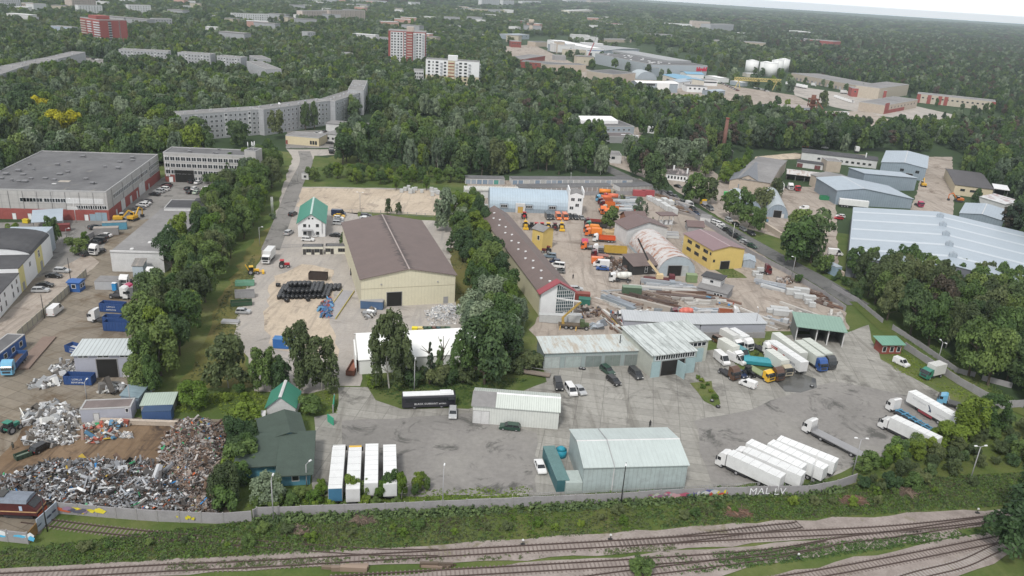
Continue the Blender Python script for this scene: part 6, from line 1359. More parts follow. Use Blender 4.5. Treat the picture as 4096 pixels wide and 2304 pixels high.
# farm tractors
def farm_tractor(p,ang,col,label,loader=False,group='tractors in a row',name='farm_tractor'):
    v=g(p);t=thing(name,label,'tractor',(v.x,v.y,.12),RAD(ang),group);c=paint(CCOL[col] if isinstance(col,str) else col,.45,.15)
    MB().box(0,1.9,-.4,.4,.9,1.6).box(-1.1,.2,-.75,.75,.8,1.3).build('bonnet',c,t);MB().taper((-1.1,.25,-.75,.75),(-.95,.1,-.65,.65),1.3,2.5).build('cab',CG,t);MB().box(-1.15,.2,-.8,.8,2.5,2.65).build('cab_roof',c if col != 'black' else BLACKM,t)
    for s in (-1,1):link('rear_wheel',wheel_mesh(.85,.5),t,(-.7,s*.95,.85));link('front_wheel',wheel_mesh(.55,.35),t,(1.4,s*.8,.55))
    if loader:MB().box(2.8,3.5,-1.1,1.1,.15,.9).build('bucket',c,t);MB().bar((.3,-.65,1.6),(2.9,-.65,.7),.15).bar((.3,.65,1.6),(2.9,.65,.7),.15).bar((-1.1,0,1),(-2.2,0,3.2),.25).build('loader_arm',c,t)
    return t
for p,c,ld,w_ in ((t21(135,935),'yellow',1,'yellow backhoe loader at the left end of the tractor row'),(t21(195,950),'black',0,'small black tractor second in the row'),(t21(242,950),'red',0,'small red tractor third in the row'),(t21(300,950),'red',0,'large red tractor in the middle of the row'),(t21(362,952),'yellow',0,'yellow tractor fifth in the row'),(t21(430,955),'dark red',0,'dark red tractor sixth in the row'),(t21(498,950),'yellow',1,'yellow backhoe loader at the right end of the tractor row')):
    farm_tractor(p,-88,c,w_,ld)
farm_tractor(t21(122,840),-88,'red','red tractor before the barrel hall beside a blue drum',False,None);farm_tractor(t22(2375,1070),-60,'black','black tractor with white roof in the front truck row',False,None)
farm_tractor(t11(985,1400),-85,'red','old red tractor beside the left corner of the cream warehouse',False,None)
farm_tractor(t11(-30,1400),20,'yellow','yellow wheel loader at the edge of the tree belt',True,None,'wheel_loader')
farm_tractor(t11(280,1335),15,'red','dark red forklift beside the white box truck',False,None,'forklift')
farm_tractor(t03(95,265),75,'green','green forklift with yellow roof at the scrapyard edge',False,None,'forklift')
farm_tractor(t21(350,1190),170,'dark red','red forklift beside the long brown roof',False,None,'forklift')
# depot trucks
D=[(t21(955,612),0,'beige','tank',8,(0.75,0.24,0.03),'orange street tanker with cab to the right at the far wall'),(t21(985,655),178,'red','tank',7.5,(0.62,0.15,0.08),'red tanker behind the blue-cab tanker'),(t21(918,672),178,'sky blue','tank',7.5,(0.62,0.14,0.05),'old truck with sky blue cab and red tank'),
 (t21(935,700),178,'dark red','tipper',7,(0.42,0.10,0.04),'maroon cab truck with orange-red tipper, upper of two'),(t21(955,728),178,'dark red','tipper',7,(0.62,0.15,0.03),'maroon cab truck with orange tipper, lower of two'),(t21(985,775),178,'beige','tipper',7.5,(0.62,0.18,0.03),'orange tipper behind two orange cabs'),
 (t21(905,790),-84,'orange','flat',6,(0.6,0.18,0.04),'orange cab truck facing the camera, left of its pair'),(t21(940,812),-84,'orange','flat',6,(0.6,0.18,0.04),'orange cab truck facing the camera, right of its pair'),(t21(1060,665),5,'olive','flat',7,(0.2,0.22,0.2),'olive military truck in the depot clutter'),
 (t21(825,912),178,'dark red','tipper',8.5,(0.30,0.05,0.04),'dark red tipper truck behind the black one'),(t21(845,945),178,'green','tipper',9,(0.045,0.045,0.045),'truck with green cab and black tipper'),(t21(795,985),178,'orange','sweeper',6.5,(0.75,0.25,0.03),'orange refuse truck, farther of two'),(t21(815,1018),178,'orange','sweeper',6.8,(0.75,0.22,0.03),'orange refuse truck, nearer of two'),
 (t21(920,1078),179,'white','tipper',9,(0.62,0.09,0.02),'white cab truck with bright orange-red tipper'),(t21(722,1130),-88,'pink','none',5.5,None,'crimson tractor unit standing alone'),(t21(860,1160),179,'orange','flat',13,(0.25,0.25,0.26),'orange cab truck with long grey flatbed'),(t21(880,1200),179,'white','none',6,None,'white tractor unit before the yellow tipper trailer'),
 (t21(880,1240),175,'dark red','flat',6.5,(0.3,0.15,0.13),'dark red pickup truck behind the orange van'),(t22(1085,122),178,'white','mixer',7.8,(0.70,0.70,0.66),'white concrete mixer truck with cab to the left'),(t22(1700,490),172,'dark red','mixer',7,(0.62,0.16,0.12),'dark red truck with striped red drum behind the long shed'),
 (t22(2180,485),-5,'white','tipper',6.5,(0.36,0.12,0.06),'white crew cab truck with rusty tipper at the yard edge'),(t22(1140,515),178,'white','flat',5.5,(0.2,0.2,0.2),'small white truck behind the garages'),(t21(2530,1400),0,'dark red','none',5,None,'dark cab behind the stone stacks'),
 (t21(1935,718),STREET+180,'yellow','flat',5.5,(0.3,0.3,0.32),'yellow pickup truck parked on the street'),(t31(205,548),-82,'white','none',6,None,'white tractor unit in the court before the open shed'),(t31(275,560),-75,'red','none',6,None,'red truck with black rear in the court'),(t31(1512,720),-88,'pink','none',5.8,None,'crimson truck between blue hall and giant hall'),
 (t11(130,1270),-88,'white','box',8.5,None,'white box truck with cab toward the camera by the gate'),(t11(765,185),-85,'black','none',6,None,'black tractor unit at the T junction'),(t20(1160,1420),178,'red','box',14,None,'red truck with white trailer among the trees'),(t20(200,1240),175,'white','box',8,(0.03,0.1,0.35),'white and blue truck among the dark trees'),
 (t01(990,1195),-100,'white','none',6.2,None,'white tractor unit beside the line of dark cars'),(t02(1280,155),-88,'white','none',5.5,None,'stripped white truck cab beside the low hut'),(t02(1545,75),-88,'white','none',5.5,None,'rear view white cab against the low hall'),(t02(1460,205),175,'white','none',6,None,'white tractor unit with low chassis in the breaker row'),(t02(1400,292),178,'grey','none',6.2,None,'grey tractor unit with chassis toward the yard'),
 (t02(1205,285),0,'white','none',6,None,'white cab between the pink cab and blue container'),(t02(1250,255),-10,'pink','none',6,None,'pink truck cab behind the white one'),(t30(1265,1000),178,'dark grey','tipper',8,(0.03,0.10,0.25),'dark truck with blue tipper at the far brick hall'),(t30(765,945),0,'white','box',9,None,'white box truck before the far terminal'),(t30(455,870),0,'white','box',6,None,'small white truck at the far terminal dock')]
for p,a,cb,bd,L,bc,lb in D:lorry(p,a,cb,bd,L,lb,bc,high=('tractor unit' in lb or 'cab' in lb) and L<7)
t=lorry(t02(1010,525),176,'white','none',5.6,'white tractor unit left of the blue scrap containers')
# blue truck with container, nose to camera
pm,a,l=between(t02(75,1085),t02(235,905),0);lorry(v3(pm),a,'sky blue','tipper',max(l,9.5),'loaded blue scrap truck with light blue cab at the left edge',(0.03,0.09,0.25),high=True)
for i in range(7):trailer(t30(200+i*28,860+i*5.5),-20,6,'white box trailer in the far row before the terminal, %s from the left' % ORD[i],group='white trailers before the far terminal')
trailer(t31(120,560),80,8,'white box trailer left of the tractor units in the court');tt=trailer(t31(850,735),hd(t31(720,700),t31(1000,730)),13.5,'white trailer parked along the blue grey hall')
trailer(t31(888,178),80,4,'white caravan on the grass behind the long dark roof')
# bus
v,a=between(t12(1955,1395),t12(1500,1412),0)[:2];v=v +Vector((0,1.2))
t=thing('coach','black coach with white roof and white lettering by the shrub patch','bus',(v.x,v.y,.25),RAD(a));BUSB=gloss((0.02,0.02,0.028))
bo=MB().extr([(-1.25,.45),(-1.27,2.9),(-1.1,3.25),(1.1,3.25),(1.27,2.9),(1.25,.45)][::-1],0,-6.1,6.1).build('body',BUSB,t);MB().box(-5.9,5.7,-1.0,1.0,3.25,3.4).box(2.6,5.2,-.9,.9,3.4,3.65).build('roof',WHITE,t);MB().box(-5.4,5.8,-1.285,-1.26,1.75,2.75).box(-6.12,-6.1,-1.1,1.1,1.5,2.8).build('windows',CG,t);wheels(t,(-3.3,2.9),1.05,.5,.3)
text_on(t,'BLACK CURRANT action',.62,(0.3,-1.30,1.1),(math.pi/2,0,0),INKW)
# excavators, cranes
YE=paint((0.62,0.36,0.03),.5,.2,key='machine_yellow')
def excavator(p,ang,label,c=YE):
    v=g(p);t=thing('excavator',label,'excavator',(v.x,v.y,.12),RAD(ang));
    for s in (-1,1):MB().extr([(-1.9,.35),(-1.6,0),(1.6,0),(1.9,.35),(1.6,.8),(-1.6,.8)][::-1],1,s*1.1-.28,s*1.1+.28).build('crawler_track',CHAS,t)
    MB().box(-2.1,1.2,-1.3,1.3,1.0,2.0).build('engine_housing',c,t);MB().box(.1,1.5,.2,1.25,1.2,2.9).build('cab',CG,t);MB().box(.1,1.5,.2,1.25,2.9,3.0).build('cab_roof',WHITE2,t)
    MB().bar((1.2,-.3,1.6),(3.4,-.3,4.2),.4,.5).bar((3.4,-.3,4.2),(5.2,-.3,3.2),.35,.4).build('boom',c,t);MB().bar((5.2,-.3,3.3),(5.0,-.3,1.0),.3,.35).build('stick',c,t);MB().box(4.4,5.4,-.9,.3,.1,1.1).build('bucket',CHAS,t);return t
excavator(t01(1205,870),20,'yellow excavator behind the container pair, the left one');excavator(t01(1345,860),80,'yellow excavator with raised boom, the right one');excavator(t31(1915,672),170,'orange excavator before the cream building',paint((0.6,0.16,0.03),.5,.2));excavator(t31(1560,520),75,'dusty yellow loader machine beside the farthest blue shed')
v=g(t22(1470,120));t=thing('crane_truck','crane truck with long black and cream jib raised over the dark shed','crane',(v.x,v.y,.12),0.0)
MB().box(-5,3.6,-1.2,1.2,.8,1.3).build('carrier',paint((0.12,0.03,0.03)),t);MB().box(3.6,5.4,-1.2,1.2,.6,2.8).build('cab',paint((0.12,0.02,0.025)),t);wheels(t,(4.2,1,-2,-3.4),1.0,.52,.3);CRM=paint((0.60,0.47,0.28),.6,.1,key='crane_cream');MB().box(-1,1.4,-1,1,1.3,2.8).build('turret',CRM,t)
d=(Vector((g(t21(1268,1045),15).x,g(t21(1268,1045),15).y,15))-v);e=Vector((d.x,d.y,15));MB().bar((0,0,2.6),e*.5,.75,.8).build('jib',CRM,t);MB().bar(e*.5,e,.5,.55).build('jib_extension',BLACKM,t);MB().bar((.6,.6,2),e*.3+Vector((0,0,-.3)),.3).build('lift_ram',GREY,t)
v=g(t22(620,590));t=thing('crane_truck','army green crane truck with yellow folding jib before the glass gable','crane',(v.x,v.y,.12),0.0)
OL=paint((0.07,0.10,0.04),.7,.2,key='army_green');MB().box(-4.5,2.3,-1.1,1.1,.9,1.3).build('carrier',paint((0.12,0.09,0.06)),t);MB().box(1.7,3.0,-1.2,1.2,1.0,2.6).box(3.0,4.3,-.7,.7,1.0,1.8).build('cab',OL,t);wheels(t,(3.6,-.8,-2.3),1.0,.6,.35)
MB().bar((-3.2,0,1.3),(-3.4,0,3.2),.8).bar((-3.4,0,3.2),(1.4,.5,8.2),.45,.5).build('lower_boom',paint((0.45,0.30,0.08),.6,.3),t);MB().bar((1.4,.5,8.2),(-6.0,1.2,8.6),.35,.4).build('upper_boom',WHITE2,t)
for x in (-4,0.6):MB().bar((x,-1.1,1.0),(x-.1,-1.9,0),.22).build('outrigger',YE,t)
# locomotive at the lower left
a1,b1=g(t03(330,1005)),g(t03(-160,985));d=xy(a1)-xy(b1);an=math.atan2(d.y,d.x)
t=thing('locomotive','old maroon diesel locomotive with blue-grey roof at the left edge','locomotive',(a1.x-math.cos(an)*8.3-math.sin(an)*1.4,a1.y-math.sin(an)*8.3+math.cos(an)*1.4,.2),an)
MAR=paint((0.085,0.018,0.018),.6,.3,.8,key='maroon_paint');bo=MB().extr([(-8,1.1),(-8,3.6),(6.3,3.6),(7.6,2.7),(8.1,2.1),(8.1,1.1)][::-1],1,-1.5,1.5).build('body',MAR,t)
MB().extr([(-1.6,3.55),(-1.25,4.15),(0,4.35),(1.25,4.15),(1.6,3.55)][::-1],0,-8,6.6).build('roof',paint((0.19,0.22,0.27),.6,.35,1.0,key='loco_roof'),t)
MB().box(-6.5,2.5,-.9,.9,4.3,4.5).build('roof_grille',paint((0.07,0.07,0.07),.8,.4,2),t);MB().box(-8.02,8.0,-1.53,-1.5,1.75,1.95).box(8.08,8.14,-1.5,1.5,1.75,2.0).build('cream_stripe',paint((0.55,0.36,0.18),.6,.2),t)
MB().extr([(6.7,3.42),(7.72,2.72),(7.66,2.62),(6.6,3.36)],1,-1.3,1.3).build('windscreen',CG,t);MB().box(5.2,5.7,-1.53,-1.5,2.1,3.0).build('door_window',paint((0.45,0.55,0.7),.3,.05),t);MB().box(8.1,8.2,-1.4,1.4,.5,1.2).build('buffer_beam',paint((0.5,0.09,0.03),.6,.3),t)
MB().box(-7,-2,-1.1,1.1,.25,1.1).build('bogie',CHAS,t);MB().box(2,7,-1.1,1.1,.25,1.1).build('bogie',CHAS,t);wheels(t,(-6.2,-4.4,-2.7,2.7,4.4,6.2),.8,.5,.15)

# ================================================================ RAILWAY, WALLS, YARD GOODS
RAILM=paint((0.075,0.05,0.042),.55,.3,2,key='rail_steel');SLEEP=paint((0.21,0.17,0.155),.95,.35,2,key='sleeper_wood');SLEEPC=paint((0.36,0.33,0.31),.9,.2,2,key='sleeper_concrete')
SLM=MB().box(-.13,.13,-1.35,1.35,0,.16).mesh('sleeper',[SLEEP]);SLMC=MB().box(-.14,.14,-1.35,1.35,0,.17).mesh('sleeper',[SLEEPC])
def track(pts,label,me=SLM,n_s=100,z=.14,mat_=RAILM):
    P=smooth_line([xy(g(p)) for p in pts],14);t=thing('railway_track',label,'railway track',(P[0].x,P[0].y,0),0)
    L=[0]
    for a,b_ in zip(P,P[1:]):L.append(L[-1]+(b_-a).length)
    for s in (-1,1):
        b=MB();A=strip_pts(P,1.6)[0 if s>0 else 1];n=len(A);vs=[]
        for i,p in enumerate(A):
            d=(A[min(n-1,i+1)]-A[max(0,i-1)]).normalized();q=Vector((-d.y,d.x))*.075
            for sg,zz in ((-1,z),(1,z),(1,z+.2),(-1,z+.2)):r=p+q*sg-P[0];vs.append((r.x,r.y,zz))
        b.add(vs,[(4*i+k,4*i+4+k,4*i+4+(k+1) % 4,4*i+(k+1) % 4) for i in range(n-1) for k in range(4)]);b.build('rail',mat_,t)
    sl=[];dist=0.3;i=0
    while dist<L[-1]:
        while L[i+1]<dist:i+=1
        f=(dist-L[i])/(L[i+1]-L[i]);p=P[i].lerp(P[i+1],f);d=P[i+1]-P[i];sl.append((p,math.atan2(d.y,d.x)));dist+=.75
    sl=[q for q in sl if -90<q[0].x<95];sl.sort(key=lambda q:q[0].length)
    for p,a in sl[:n_s]:ob=link('sleeper',me,t,(p.x-P[0].x,p.y-P[0].y,z-.14),a)
    if len(sl)>n_s:
        b=MB()
        for p,a in sl[n_s:]:b.box(-.13,.13,-1.35,1.35,0,.16,0,Matrix.Translation((p.x-P[0].x,p.y-P[0].y,z-.14)) @ Matrix.Rotation(a,4,'Z'))
        ob=b.build('sleepers',list(me.materials),t);ob['kind']='stuff'
    return t
track([t03(-700,1500),t03(500,1440),t03(1400,1390),t13(0,1360),t13(1000,1302),t13(2108,1238),t23(850,1190),t23(1450,1155),t33(0,1120),t33(1000,1068),t33(1870,978),t33(2600,880)],'main railway track running the whole width, upper of the ballasted ones')
track([t03(200,990),t03(1000,1090),t03(2100,1190),t13(600,1235),t13(1050,1262),t13(1500,1262)],'overgrown railway track curving through the grass at the left',z=.06)
track([t23(880,1188),t23(1400,1150),t23(2000,1075),t33(180,1045),t33(260,1030)],'short branch track fading into the grass',z=.10)
track([t13(600,1490),t13(1400,1443),t13(2108,1404),t23(1000,1345),t23(2108,1264),t33(600,1165),t33(1100,1102),t33(1870,982),t33(2300,915)],'railway track with dark sleepers, second from the embankment')
track([t23(100,1560),t23(900,1448),t23(1500,1375),t23(2108,1292),t33(500,1190)],'railway track joining the second one from below')
track([t23(1700,1560),t33(330,1452),t33(1100,1312),t33(1870,1158),t33(2500,1030)],'railway track across the lower right grass',z=.16)
track([t33(900,1560),t33(1220,1452),t33(1600,1356),t33(1880,1228),t33(2300,1050)],'railway track at the bottom right corner',SLMC)
CWALL=paint((0.31,0.30,0.31),.9,.25,.5,key='wall_concrete');POSTM=paint((0.30,0.29,0.29),.9,.2,key='wall_post')
def wall(pts,h,label,step=4.0,m=CWALL,t_=.16,name='concrete_wall',post=True,pm=POSTM,cat='wall',open_=False):
    P=[xy(g(p)) for p in pts];t=thing(name,label,cat,(P[0].x,P[0].y,0),0);r=random.Random(len(label));np_=0
    pw=MB().box(-.12,.12,-.14,.14,0,h+.12).mesh('post',[pm]);q=MB()
    for a,b_ in zip(P,P[1:]):
        d=b_-a;n=max(1,round(d.length/step));an=math.atan2(d.y,d.x)
        for i in range(n):
            p=a+d*(i/n)-P[0];e=a+d*((i+1)/n)-P[0]
            M=Matrix.Translation((p.x,p.y,0)) @ Matrix.Rotation(an,4,'Z');ln=d.length/n;hh=h+r.uniform(-.06,.06)
            if open_:
                for z in (.3,h-.1):q.box(0,ln,-.03,.03,z,z+.06,0,M)
                for k in range(int(ln/.45)):q.box(k*.45,k*.45+.05,-.02,.02,.1,h,0,M)
            else:q.box(0.02,ln-.02,-t_/2,t_/2,0,hh,0,M)
            if post and np_<95:link('post',pw,t,(p.x,p.y,0),an);np_+=1
    q.build('railing' if open_ else 'panel',m,t);return t
fw=wall([t03(2090,990),t13(10,968),t13(900,938),t13(1540,908),t13(2108,885),t23(850,845),t23(1400,808),t23(2108,788),t33(320,782),t33(560,735),t33(720,678)],2.2,'long pale concrete wall with graffiti along the whole front of the yard')
wall([t03(490,935),t03(960,975),t03(1300,1000),t03(1840,1020),t03(2075,1000)],2.3,'concrete wall with yellow graffiti below the scrap heaps')
SHW=sheet_metal((0.36,0.41,0.48),1.2,0,.6,.15,key='pale_blue_sheet');wall([t03(480,940),t03(315,1090)],2.6,'pale blue sheet gate wall with scribbles beside the locomotive',m=SHW,post=False)
wall([t03(235,1185),t03(-100,1150)],2.3,'concrete wall with big white and blue graffiti at the lower left corner');wall([t03(312,1092),t03(238,1180)],2.0,'rusty ochre sheet panel between gate and corner wall',m=paint((0.24,0.14,0.05),.9,.5,1),post=False)
wall([t02(870,60),t02(690,235),t02(470,440),t02(180,700)],2.3,'concrete fence with tall thin posts between scrapyard and white workshop',m=paint((0.44,0.41,0.33),.9,.25),step=2.6)
wall([t32(640,185),t32(900,330),t32(1150,540)],1.6,'low concrete wall on the far side of the street, upper stretch',step=5);wall([t32(1250,600),t32(1500,760),t32(1900,1040),t32(2080,1080)],1.6,'low concrete wall on the far side of the street, lower stretch under the trees',step=5);wall([t32(2150,1110),t32(2450,1190)],1.6,'last piece of the low wall in the dark shrubs',step=5)
wall([t31(-1000,590),t21(1700,760)],1.9,'x') if False else None
wall([t21(1500,600),t21(1700,735),t21(1860,850),t21(2020,950),t21(2200,1080),t21(2450,1240),t32(150,20),t32(560,265),t32(775,420)],2.0,'concrete wall between the building yard and the street')
wall([t21(710,610),t21(1100,605),t21(1500,600)],2.0,'grey concrete wall behind the orange trucks');wall([t32(1370,800),t32(1900,1150),t32(2350,1400),t33(2100,60)],2.2,'concrete wall along the right edge of the front yard')
wall([t22(1930,690),t22(2540,690)],2.0,'concrete wall behind the old truck group');wall([t01(640,1110),t01(830,1085),t01(960,1010)],1.8,'concrete wall between factory court and round bush')
wall([t11(250,1140),t11(600,1125),t11(1000,1110)],1.3,'thin metal railing in front of the green-roofed house',m=GREY,name='railing',cat='fence',open_=True,post=False);wall([t23(100,812),t23(1450,752),t23(2108,712)],1.2,'thin metal railing on top of the front bank behind the wall',m=GREY,name='railing',cat='fence',open_=True,post=False)
wall([t11(870,780),t11(1350,800),t11(1790,830)],1.5,'wire fence on the grass strip behind the brown warehouse',m=GREY,name='fence',cat='fence',open_=True)
gm=paint((0.05,0.35,0.22),.8,.2,key='green_mesh');wall([t13(590,180),t13(640,215)],2.0,'green mesh gate leaf at the yard entrance',m=gm,name='gate',cat='gate',post=False);wall([t12(790,1330),t12(775,1440),t13(640,60)],2.0,'green mesh fence beside the yard entrance',m=gm,name='fence',cat='fence')
# graffiti painted on the walls
def on_wall(p,z,ang,cols,wd,ht,label,txt=None,tc=None):
    v=g(p);t=thing('graffiti',label,'graffiti',(v.x,v.y,0),RAD(ang));r=random.Random(int(wd*10)+len(label))
    if txt:text_on(t,txt,ht,(0,-.16,z-.2),(math.pi/2,0,0),paint(tc,.8,.1),extr=.01);return
    for c in cols:
        q=MB()
        for i in range(5):
            x,y0,a,b_=r.uniform(-wd/2,wd/2),r.uniform(z-ht*.2,z+ht*.4),r.uniform(.15,wd/6),r.uniform(.15,ht*.5);k=r.uniform(-.3,.3);e=-.10-.004*(cols.index(c)*5+i)
            q.add([(x-a,e,y0-b_*.6),(x+a*.4,e,y0-b_),(x+a,e,y0+b_*.3+k*.2),(x+k,e,y0+b_),(x-a*.8,e,y0+b_*.4)],[(0,1,2,3,4)])
        q.build('paint_patch',paint(c,.7,.1),t)
fa=hd(t23(0,868),t23(1400,808))
for p,cl,wd,ht,lb in ((t23(1220,828),[(0.35,0.42,0.12),(0.4,0.4,0.38),(0.25,0.12,0.2)],5,1.2,'pale green graffiti on the front wall below the metal hall'),(t23(1350,818),[(0.42,0.10,0.16),(0.5,0.3,0.33)],6,1.4,'pink-red graffiti on the front wall'),(t23(1560,805),[(0.06,0.3,0.4),(0.1,0.1,0.3),(0.5,0.5,0.5)],6,1.4,'blue graffiti on the front wall'),(t23(1690,800),[(0.65,0.55,0.03),(0.5,0.08,0.05)],4,1.2,'yellow graffiti on the front wall')):on_wall(p,1.0,fa,cl,wd,ht,lb)
on_wall(t23(2025,792),.9,fa,[],0,0,'white block letters MAL on the front wall','MAL',(0.78,0.78,0.78)) if False else None
for p,s,lb in ((t23(2025,790),'MAL','white block letters MAL on the front wall'),(t33(72,778),'LV','white block letters LV on the front wall')):v=g(p);t=thing('graffiti',lb,'graffiti',(v.x,v.y,0),RAD(fa));text_on(t,s,2.2,(0,-.32 if s=='MAL' else -.9,.62),(math.pi/2,0,0),INKW)
a2=hd(t03(490,935),t03(1300,1000))
for p,cl,wd,ht,lb in ((t03(560,945),[(0.5,0.12,0.05),(0.3,0.2,0.3),(0.1,0.1,0.15)],7,1.0,'orange and violet graffiti at the left end of the scrapyard wall'),(t03(730,958),[(0.6,0.52,0.02),(0.7,0.6,0.05)],7,1.3,'yellow graffiti on the scrapyard wall'),(t03(1530,1012),[(0.6,0.52,0.02)],3,.8,'small yellow graffiti near the creeper')):on_wall(p,1.1,a2,cl,wd,ht,lb)
on_wall(t03(90,1168),1.1,hd(t03(0,1160),t03(235,1185)),[(0.03,0.03,0.04),(0.7,0.72,0.75),(0.1,0.45,0.7)],10,1.8,'big white letters with blue highlights on the corner wall');on_wall(t03(400,1015),1.3,hd(t03(315,1090),t03(480,940)),[(0.05,0.06,0.1)],5,.5,'dark scribbles on the pale blue gate wall')

# ---------------------------------------------------------------- heaps
def inpoly(P,x,y):
    c=np.zeros(len(x),bool);n=len(P)
    for i in range(n):
        a,b_=P[i],P[(i+1) % n]
        k=((a.y>y) != (b_.y>y)) & (x<(b_.x-a.x)*(y-a.y)/((b_.y-a.y) or 1e-9)+a.x);c ^= k
    return c
def scatter(P,n,rs):
    x0,x1=min(p.x for p in P),max(p.x for p in P);y0,y1=min(p.y for p in P),max(p.y for p in P);out=np.zeros((0,2))
    while len(out)<n:
        x,y=rs.uniform(x0,x1,n*2),rs.uniform(y0,y1,n*2);k=inpoly(P,x,y);out=np.vstack([out,np.stack([x[k],y[k]],1)])
    return out[:n]
def edge_dist(P,X):
    d=np.full(len(X),1e9)
    for i in range(len(P)):
        a=np.array(P[i][:2]);b_=np.array(P[(i+1) % len(P)][:2]);ab=b_-a;t=np.clip(((X-a)@ab)/(ab@ab+1e-9),0,1);d=np.minimum(d,np.linalg.norm(X-a-t[:,None]*ab,axis=1))
    return d
PAL={'scrap':[(0.34,0.35,0.37),(0.22,0.23,0.25),(0.12,0.115,0.115),(0.06,0.048,0.042),(0.1,0.065,0.05),(0.48,0.49,0.51),(0.14,0.09,0.065),(0.025,0.022,0.022),(0.18,0.175,0.17),(0.04,0.035,0.033),(0.3,0.33,0.37),(0.66,0.67,0.68),(0.05,0.045,0.045),(0.08,0.07,0.065)],
 'rusty':[(0.13,0.085,0.06),(0.08,0.05,0.04),(0.2,0.13,0.09),(0.3,0.27,0.25),(0.045,0.035,0.03),(0.4,0.38,0.37),(0.25,0.2,0.17),(0.16,0.15,0.15)],
 'white':[(0.66,0.67,0.68),(0.45,0.46,0.48),(0.3,0.31,0.32),(0.6,0.6,0.58),(0.2,0.19,0.18),(0.13,0.11,0.09),(0.25,0.24,0.24),(0.08,0.07,0.06)],'paper':[(0.55,0.55,0.55),(0.42,0.42,0.44),(0.65,0.64,0.62),(0.3,0.32,0.34),(0.48,0.44,0.4)],
 'beam':[(0.12,0.07,0.05),(0.17,0.1,0.07),(0.1,0.07,0.06),(0.22,0.17,0.14),(0.35,0.33,0.31)],'pale':[(0.45,0.43,0.4),(0.38,0.36,0.34),(0.5,0.49,0.47),(0.3,0.27,0.24)],'metal':[(0.3,0.34,0.38),(0.38,0.4,0.43),(0.22,0.24,0.27),(0.45,0.46,0.47)],
 'mixed':[(0.3,0.3,0.3),(0.45,0.44,0.42),(0.2,0.13,0.1),(0.1,0.08,0.07),(0.35,0.09,0.06),(0.08,0.2,0.32),(0.55,0.54,0.52),(0.25,0.2,0.15)],'stick':[(0.16,0.12,0.09),(0.24,0.18,0.14),(0.1,0.075,0.055)],'wood':[(0.5,0.36,0.2),(0.42,0.3,0.18),(0.55,0.42,0.27)],'blue':[(0.05,0.14,0.3),(0.1,0.25,0.4),(0.3,0.06,0.05),(0.2,0.2,0.22),(0.13,0.1,0.09)],'redst':[(0.17,0.09,0.06),(0.21,0.13,0.09),(0.12,0.08,0.06)]}
ACC=[(0.02,0.2,0.5),(0.5,0.1,0.02),(0.05,0.35,0.15),(0.5,0.35,0.05)]
